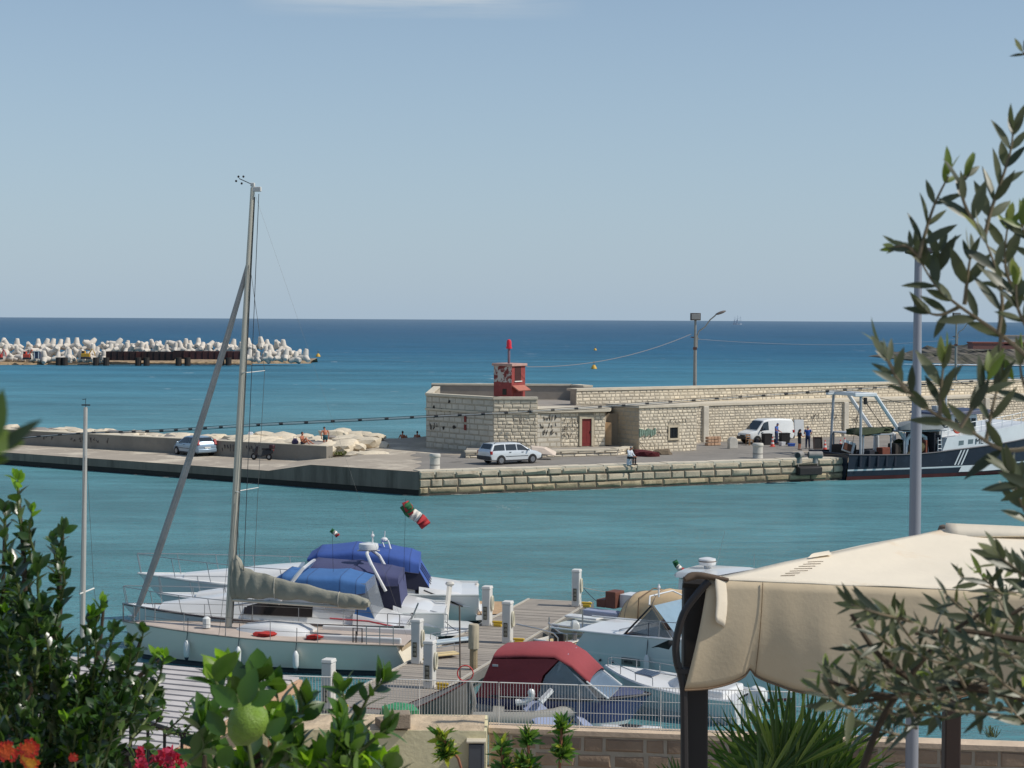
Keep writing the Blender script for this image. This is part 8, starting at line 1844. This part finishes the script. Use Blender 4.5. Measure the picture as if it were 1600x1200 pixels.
hand=[(28,750,120,16,30,1),(8,800,120,14,32,0),(50,800,80,9,26,1),(100,828,90,16,26,0),(82,845,90,14,28,0),(95,872,70,12,26,0),(60,885,90,14,30,0),(18,880,110,16,32,0),(40,845,90,14,30,0),(92,955,70,12,34,0),(66,945,90,14,32,0),(30,935,110,16,32,0),(98,1005,80,13,30,0),(70,990,90,14,32,0),(160,942,100,14,26,1),(142,962,80,11,26,1),(178,985,80,14,28,0),(224,988,80,13,28,0),(205,1005,80,14,28,0),(256,1028,70,12,28,1),(238,1050,80,14,28,0),(150,1000,90,14,30,0),(122,1012,70,11,30,0),(190,1040,90,14,30,0),(215,1075,70,12,30,0),(10,985,100,14,34,0),(245,1025,60,10,26,1)]
for x,y,ln,n,L,yg in hand: bush_sprig(x,y,ln,rg.uniform(3.5,3.85),n,L,bool(yg))
for i in range(190):
    x=rg.uniform(-25,245); ymin=1020 if x<110 else (1050 if x<205 else 1085)
    if x<85: ymin=lerp(900,975,max(0,x)/85)
    y=rg.uniform(ymin,1230)
    if x>185 and y>1110: continue
    bush_sprig(x,y,rg.uniform(60,110),rg.uniform(3.5,4.1),rg.randint(10,15),rg.uniform(26,36),rg.random()<.22)
tb=MB(oT)
for l in ([(60,1560),(55,1300),(42,1080),(40,960),(36,860),(28,760)],[(60,1400),(90,1250),(120,1120),(150,1040),(162,950)],[(90,1250),(150,1160),(205,1070),(250,1032)],[(55,1300),(20,1150),(5,1000),(8,810)],[(42,1080),(85,1000),(95,900),(98,830)],[(150,1160),(190,1080),(222,995)]):
    P=[at(x,y,3.8) for x,y in l]; tb.tube(smoothp(P,4),[lerp(.012,.003,i/(4*(len(P)-1))) for i in range(4*(len(P)-1)+1)],7)
tb.build('trunk',[barkd],t); sb.build('twigs',[twg],t); lb.build('crown',[gb1,gb2,gb3],t,smooth=50)
# ---- out-of-focus leaves close to the camera
t=plant('near_twig','blurred twig of rounded leaves very close at the left edge','twig',at(-60,700,.95)); oT=Matrix.Translation(-Vector(t.location)); lb=MB(oT); sb=MB(oT)
nl=leafmat('near_leaf',(96,116,58),(120,136,84),.5,.2,.3); nl2=leafmat('near_leaf_dark',(52,66,44),(80,92,60),.5,.15,.2)
for x,y,x2,y2,W,mi in ((-14,712,64,652,.0085,1),(-40,690,38,690,.0135,0),(-6,690,2,606,.010,0),(-50,720,14,716,.008,0)):
    a,b_=at(x,y,.95),at(x2,y2,.95); leaf(lb,a,b_-a,Vector((-.3,-.8,.6)),(b_-a).length,W*1.25,mi,.05,.05)
sb.tube([at(-80,720,.95),at(-40,700,.95),at(-6,690,.95)],.0012,5); sb.build('stem',[twg],t); lb.build('leaves',[nl,nl2],t,smooth=60)
# ---- lemon tree
lm1=leafmat('lemon_leaf',(66,100,36),(96,126,58),.32,.25,.32,.55); lm2=leafmat('lemon_leaf_bright',(128,164,44),(140,170,70),.38,.2,.55); lm3=leafmat('lemon_leaf_dark',(40,66,32),(74,98,50),.3,.25,.2,.55)
t=plant('lemon_tree','lemon tree with large green leaves and one unripe fruit in the lower middle','lemon tree',at(430,1480,3.1)); oT=Matrix.Translation(-Vector(t.location)); lb=MB(oT); sb=MB(oT); rg=random.Random(303)
def lsprig(l,n,L,W,dep,yg,opp=False):
    sprig(lb,sb,[at(x,y,dep) for x,y in l],L*dep/F,W*dep/F,n,rg,.0028,.8,opp,.25,.10,(0,0,2),1 if yg else None,.45,.12,.16,3)
lsprig([(395,1200),(380,1120),(358,1048)],11,62,34,3.05,True); lsprig([(372,1110),(345,1080),(335,1060)],6,58,32,3.0,True); lsprig([(385,1115),(400,1080),(405,1065)],6,58,32,3.1,False)
lsprig([(430,1210),(440,1140),(432,1080)],9,58,32,3.15,False); lsprig([(440,1160),(468,1120),(478,1100)],7,52,28,3.2,False)
lsprig([(550,1220),(552,1150),(575,1090),(598,1066)],13,52,22,3.2,False); lsprig([(552,1150),(540,1110),(536,1080)],8,46,24,3.2,False); lsprig([(555,1180),(590,1150),(604,1140)],7,46,22,3.2,False)
for i in range(46):
    x=rg.uniform(300,610); y=rg.uniform(1120,1215)
    if 455<x<530 and y<1165: continue
    if x>560 and y<1165: continue
    if 340<x<425 and y<1170: continue
    lsprig([(x+rg.uniform(-25,25),y+rg.uniform(40,80)),(x+rg.uniform(-8,8),y+30),(x,y)],rg.randint(5,8),rg.uniform(42,62),rg.uniform(22,32),rg.uniform(3.05,3.5),rg.random()<.2)
tb=MB(oT)
for l in ([(430,1480),(425,1300),(405,1200),(385,1110),(358,1050)],[(425,1300),(520,1260),(550,1200),(556,1140)],[(425,1300),(330,1240),(320,1180)]):
    P=[at(x,y,3.2) for x,y in l]; tb.tube(smoothp(P,4),[lerp(.012,.0035,i/(4*(len(P)-1))) for i in range(4*(len(P)-1)+1)],7)
tb.build('trunk',[barkd],t); sb.build('twigs',[twg],t); lb.build('crown',[lm1,lm2,lm3],t,smooth=50)
c_=at(386,1130,2.98); mb=MB(Matrix.Translation(-c_)); m_=Matrix.Rotation(R(28),3,'Y')
mb.lathe([(.002,-.042),(.009,-.038),(.020,-.031),(.030,-.015),(.0335,.004),(.031,.02),(.022,.032),(.010,.037),(.002,.038)],c_,18,m=m_)
fr_=thing('lemon','unripe green lemon hanging among the large leaves','lemon',c_); mb.build('fruit',[mat('lemon_green',(116,146,50),.42,0,.2,40,.35,260)],fr_)
mb=MB(); mb.tube([m_@Vector((0,0,.036)),m_@Vector((0,0,.05)),(.012,.01,.07)],.002,6); mb.build('stalk',[twg],fr_)
xb=MB(Matrix.Translation(-Vector(t.location)))
for x,y,x2,y2,w in ((380,1104,398,1042,.036),(372,1104,330,1070,.034),(392,1102,432,1078,.028),(352,1150,322,1110,.03),(416,1150,446,1120,.026),(362,1165,340,1200,.03)):
    p,q=at(x,y,2.93),at(x2,y2,2.93); leaf(xb,p,q-p,Vector((rg.uniform(-.3,.3),-1,.3)),(q-p).length,w,1 if y<1095 else 0)
xb.build('front_leaves',[lm1,lm2],t,smooth=50)
# ---- thin flower stalk
a=at(465,1165,3.6); t=plant('flower_stalk','thin dry stalk with a pale flower head beside the lemon leaves','flower',at(464,1230,3.6)); oT=Matrix.Translation(-Vector(t.location)); mb=MB(oT); mb.tube([at(464,1230,3.6),at(465,1150,3.6),at(468,1092,3.6)],.0018,5); mb.build('stem',[mat('stalk_red',(112,66,50),.8,0,.1)],t); mb=MB(oT); rg=random.Random(4)
for i in range(26): leaf(mb,at(468,1090,3.6),rvec(rg)+Vector((0,0,.5)),rvec(rg),.016,.006)
mb.build('flower_head',[leafmat('petal_pale',(214,200,176),(214,200,176))],t,smooth=0)
# ---- succulent-like shrub sprigs in front of the parapet
sp1=leafmat('pitto_leaf',(70,110,44),(110,140,74),.36,.25,.35); sp2=leafmat('pitto_leaf_yellow',(168,172,58),(176,176,90),.4,.2,.5)
rst=mat('stem_reddish',(142,92,66),.8,0,.2,30)
for i,(l,yg,lbq) in enumerate((([(725,1215),(716,1185),(700,1165),(690,1150)],True,'yellow-tipped leafy sprig leaning left before the cream wall'),([(790,1225),(786,1190),(783,1165)],False,'leafy sprig at the corner of cream wall and stone parapet'),([(826,1225),(826,1180),(825,1148)],False,'upright tufted sprig with reddish stem before the stone parapet'),([(873,1225),(876,1170),(878,1130)],False,'tallest two-tier tufted sprig standing against the railing'),([(815,1240),(812,1210),(815,1190)],True,'low yellow-green tuft at the bottom edge before the parapet'))):
    dep=6.6; t=plant('shrub_sprig',lbq,'shrub',at(l[0][0],1330,dep)); t['group']='tufted shrub sprigs before the parapet'; oT=Matrix.Translation(-Vector(t.location)); lb=MB(oT); sb=MB(oT); rg=random.Random(400+i)
    P=[at(x,y,dep) for x,y in [(l[0][0]+2,1330)]+l]; sb.tube(P,.0055,6)
    for (x,y) in ([l[-1],((l[-1][0]+l[-2][0])/2+2,(l[-1][1]+l[-2][1])/2+16)] if i!=2 else [l[-1],(l[-2][0],l[-2][1]+25)]):
        c_=at(x,y+12,dep)
        for k in range(42):
            d=rvec(rg)*.9+Vector((0,0,.75)); leaf(lb,c_+Vector((0,0,rg.uniform(-.02,.03))),d,rvec(rg)+Vector((0,0,1)),rg.uniform(.045,.07),rg.uniform(.014,.02),1 if (yg and rg.random()<.6) or rg.random()<.12 else 0)
    if l[-1][1]<1160: 
        for k in range(40): c_=at(l[-2][0]+rg.uniform(-6,6),l[-2][1]+14,dep); leaf(lb,c_,rvec(rg)*.9+Vector((0,0,.7)),rvec(rg)+Vector((0,0,1)),rg.uniform(.045,.065),.017,0)
    sb.build('stem',[rst],t); lb.build('leaves',[sp1,sp2],t,smooth=50)
# ---- dwarf fan palm
pf1=leafmat('palm_leaf',(74,104,48),(104,128,76),.36,.3,.25,.5); pf2=leafmat('palm_leaf_light',(138,158,80),(146,164,100),.4,.2,.35)
t=plant('fan_palm','dwarf fan palm with spiky green fronds beside the black awning post','palm',at(1245,1330,9.3)); oT=Matrix.Translation(-Vector(t.location)); rg=random.Random(505); sb=MB(oT)
cb=at(1245,1290,9.3)
fans=[(1150,1175,150),(1195,1150,160),(1240,1140,165),(1290,1150,150),(1330,1180,140),(1130,1200,140),(1265,1185,150),(1215,1195,150),(1170,1215,150),(1310,1215,140),(1350,1210,130),(1225,1165,150),(1280,1205,130)]
lb=MB(oT)
for i,(x,y,ln) in enumerate(fans):
    dep=9.3+rg.uniform(-.35,.35); hub=at(x*.6+1245*.4,y+58,dep); sb.tube([cb+Vector((0,0,-.1)),cb.lerp(hub,.6)+Vector((0,0,.04)),hub],.009,5)
    ax_=(at(x,y-60,dep)-hub); ax_.y+=rg.uniform(-.12,.12); ax_.normalize(); side=ax_.cross(Vector((rg.uniform(-.4,.4),-1,rg.uniform(-.2,.5)))).normalized(); nr=side.cross(ax_)
    for k in range(22):
        a=lerp(-1.25,1.25,k/21)+rg.uniform(-.04,.04); d=ax_*math.cos(a)+side*math.sin(a)+nr*rg.uniform(-.12,.12)
        l=ln*dep/F*rg.uniform(.8,1.08)*(1-.2*abs(a)/1.25); leaf(lb,hub,d,nr+rvec(rg)*.3,l,.020,1 if rg.random()<.25 else 0,.30,.10)
tb=MB(oT); tb.lathe([(.15,-.6),(.17,-.3),(.13,0)],cb+Vector((0,0,-.1)),10); tb.build('trunk',[mat('palm_trunk',(96,80,60),.95,0,.3,12,.8,20)],t); sb.build('stalks',[pf1],t); lb.build('fronds',[pf1,pf2],t,smooth=50)
t=plant('fan_palm','small low palm frond poking up left of the black awning post','palm',at(1060,1330,9.0)); oT=Matrix.Translation(-Vector(t.location)); lb=MB(oT)
hub=at(1065,1235,9.0)
for k in range(18):
    a=lerp(-1.3,.9,k/17); d=Vector((math.sin(a),rg.uniform(-.15,.15),math.cos(a))); leaf(lb,hub,d,Vector((0,-1,.3))+rvec(rg)*.3,.19*rg.uniform(.8,1.1),.016,0,.3,.1)
lb.build('fronds',[pf1],t,smooth=50); sb=MB(oT); sb.tube([at(1062,1330,9.0),hub],.012,5); sb.build('stalk',[pf1],t)
# ---- iron railing with creeper
iron_=mat('wrought_iron',(26,26,28),.5,.3,.1); dep=5.6
t=thing('iron_railing','black iron garden railing overgrown with a small-leaved creeper','railing',at(230,1400,dep)); oT=Matrix.Translation(-Vector(t.location))
mb=MB(oT); mb.tube([at(x,y,dep) for x,y in ((90,1098),(160,1110),(205,1122),(250,1136),(300,1152),(420,1195))],.009,6); mb.build('top_rail',[iron_],t)
for x,y in ((178,1114),(204,1121),(231,1130),(257,1138),(284,1147),(150,1107),(312,1156)): mb=MB(oT); mb.tube([at(x,y,dep),at(x-1,1300,dep)],.0055,5); mb.build('bar',[iron_],t)
t=plant('creeper','small round-leaved creeper trailing along the black iron railing','creeper',at(260,1400,5.55)); oT=Matrix.Translation(-Vector(t.location)); lb=MB(oT); sb=MB(oT); rg=random.Random(606)
cr1=leafmat('creeper_leaf',(86,112,66),(120,140,96),.45,.25,.3)
for l in ([(230,1138),(240,1110),(232,1090)],[(240,1135),(255,1110),(250,1095)],[(262,1140),(285,1120),(298,1095)],[(285,1150),(300,1130),(312,1110)],[(255,1150),(280,1145),(310,1150)],[(200,1125),(215,1110),(222,1112)],[(220,1140),(250,1140),(290,1135)],[(290,1155),(310,1150),(330,1140)]):
    sprig(lb,sb,[at(x,y,5.5) for x,y in l],.024,.020,7,rg,.0018,1.0,True,.1,.1,(0,),None,.7,.1,.1,1)
sb.build('stems',[barkd],t); lb.build('leaves',[cr1],t,smooth=50)
# ---- flowers
pk=leafmat('bougainvillea_pink',(176,26,66),(180,50,90),.6,.25,.45); pkg=leafmat('bougainvillea_leaf',(64,98,42),(90,120,60),.45,.2,.3)
t=plant('bougainvillea','magenta-red flowering bush low between the railing bars','flowering bush',at(255,1400,5.0)); oT=Matrix.Translation(-Vector(t.location)); lb=MB(oT); fb=MB(oT); sb=MB(oT); rg=random.Random(707)
for i in range(34):
    x=rg.choice((rg.gauss(268,12),rg.gauss(228,10),rg.gauss(262,14))); y=rg.gauss(1188,13); c_=at(x,y,5+rg.uniform(-.1,.1))
    for k in range(6): leaf(fb,c_+rvec(rg)*.008,rvec(rg),rvec(rg),.02,.016)
for i in range(50):
    c_=at(rg.uniform(200,300),rg.uniform(1165,1215),5.05); leaf(lb,c_,rvec(rg),rvec(rg)+Vector((0,0,1)),.04,.022)
sb.tube([at(255,1400,5),at(258,1250,5),at(262,1190,5)],.006,5); sb.build('stem',[barkd],t); lb.build('leaves',[pkg],t,smooth=50); fb.build('flowers',[pk],t,smooth=0)
lo=mat('lantana_orange',(226,92,36),.6,0,.15,90); ly=mat('lantana_yellow',(232,160,44),.6,0,.1,90); lr=mat('lantana_red',(206,52,36),.6,0,.15,90)
for i,(x,y,r_,lbq,pal) in enumerate(((14,1172,17,'orange-red lantana flower head with yellow centre at the bottom left corner',0),(47,1168,15,'orange lantana flower head right of the corner one',0),(50,1192,12,'yellow-orange lantana flower head at the bottom edge',1),(42,1184,10,'small orange lantana flower between the other heads',1),(115,1183,7,'small red lantana bud against the dark shrub',2))):
    dep=3.2; c_=at(x,y,dep); t=plant('lantana_flower',lbq,'flower',c_); t['group']='lantana flowers at the bottom left'; rg=random.Random(800+i); R_=r_*dep/F
    for nm,m_,lo_,hi_ in (('outer_petals',lr if pal!=1 else lo,.55,1.0),('inner_petals',lo if pal==0 else (ly if pal==1 else lr),0,.6)):
        fb=MB()
        for k in range(46):
            a=rg.uniform(0,6.28); f=math.sqrt(rg.uniform(lo_**2,hi_**2)); q=Vector((math.cos(a)*f,-.55*math.sqrt(max(0,1-f*f))-.1,math.sin(a)*f))*R_
            for z in range(4):
                an=z*1.57+rg.random(); leaf(fb,q,Vector((math.cos(an),-.2,math.sin(an))),Vector((0,-1,0)),R_*.24,R_*.18,0,.05,.02)
        fb.build(nm,[m_],t,smooth=0)
    fb=MB(); fb.ell((0,.2*R_,0),(R_*.55,R_*.3,R_*.55),8); fb.tube([(0,.2*R_,0),(.01,.03,-.12),(.0,.05,-.4)],.0015,5); fb.build('stem',[twg],t)
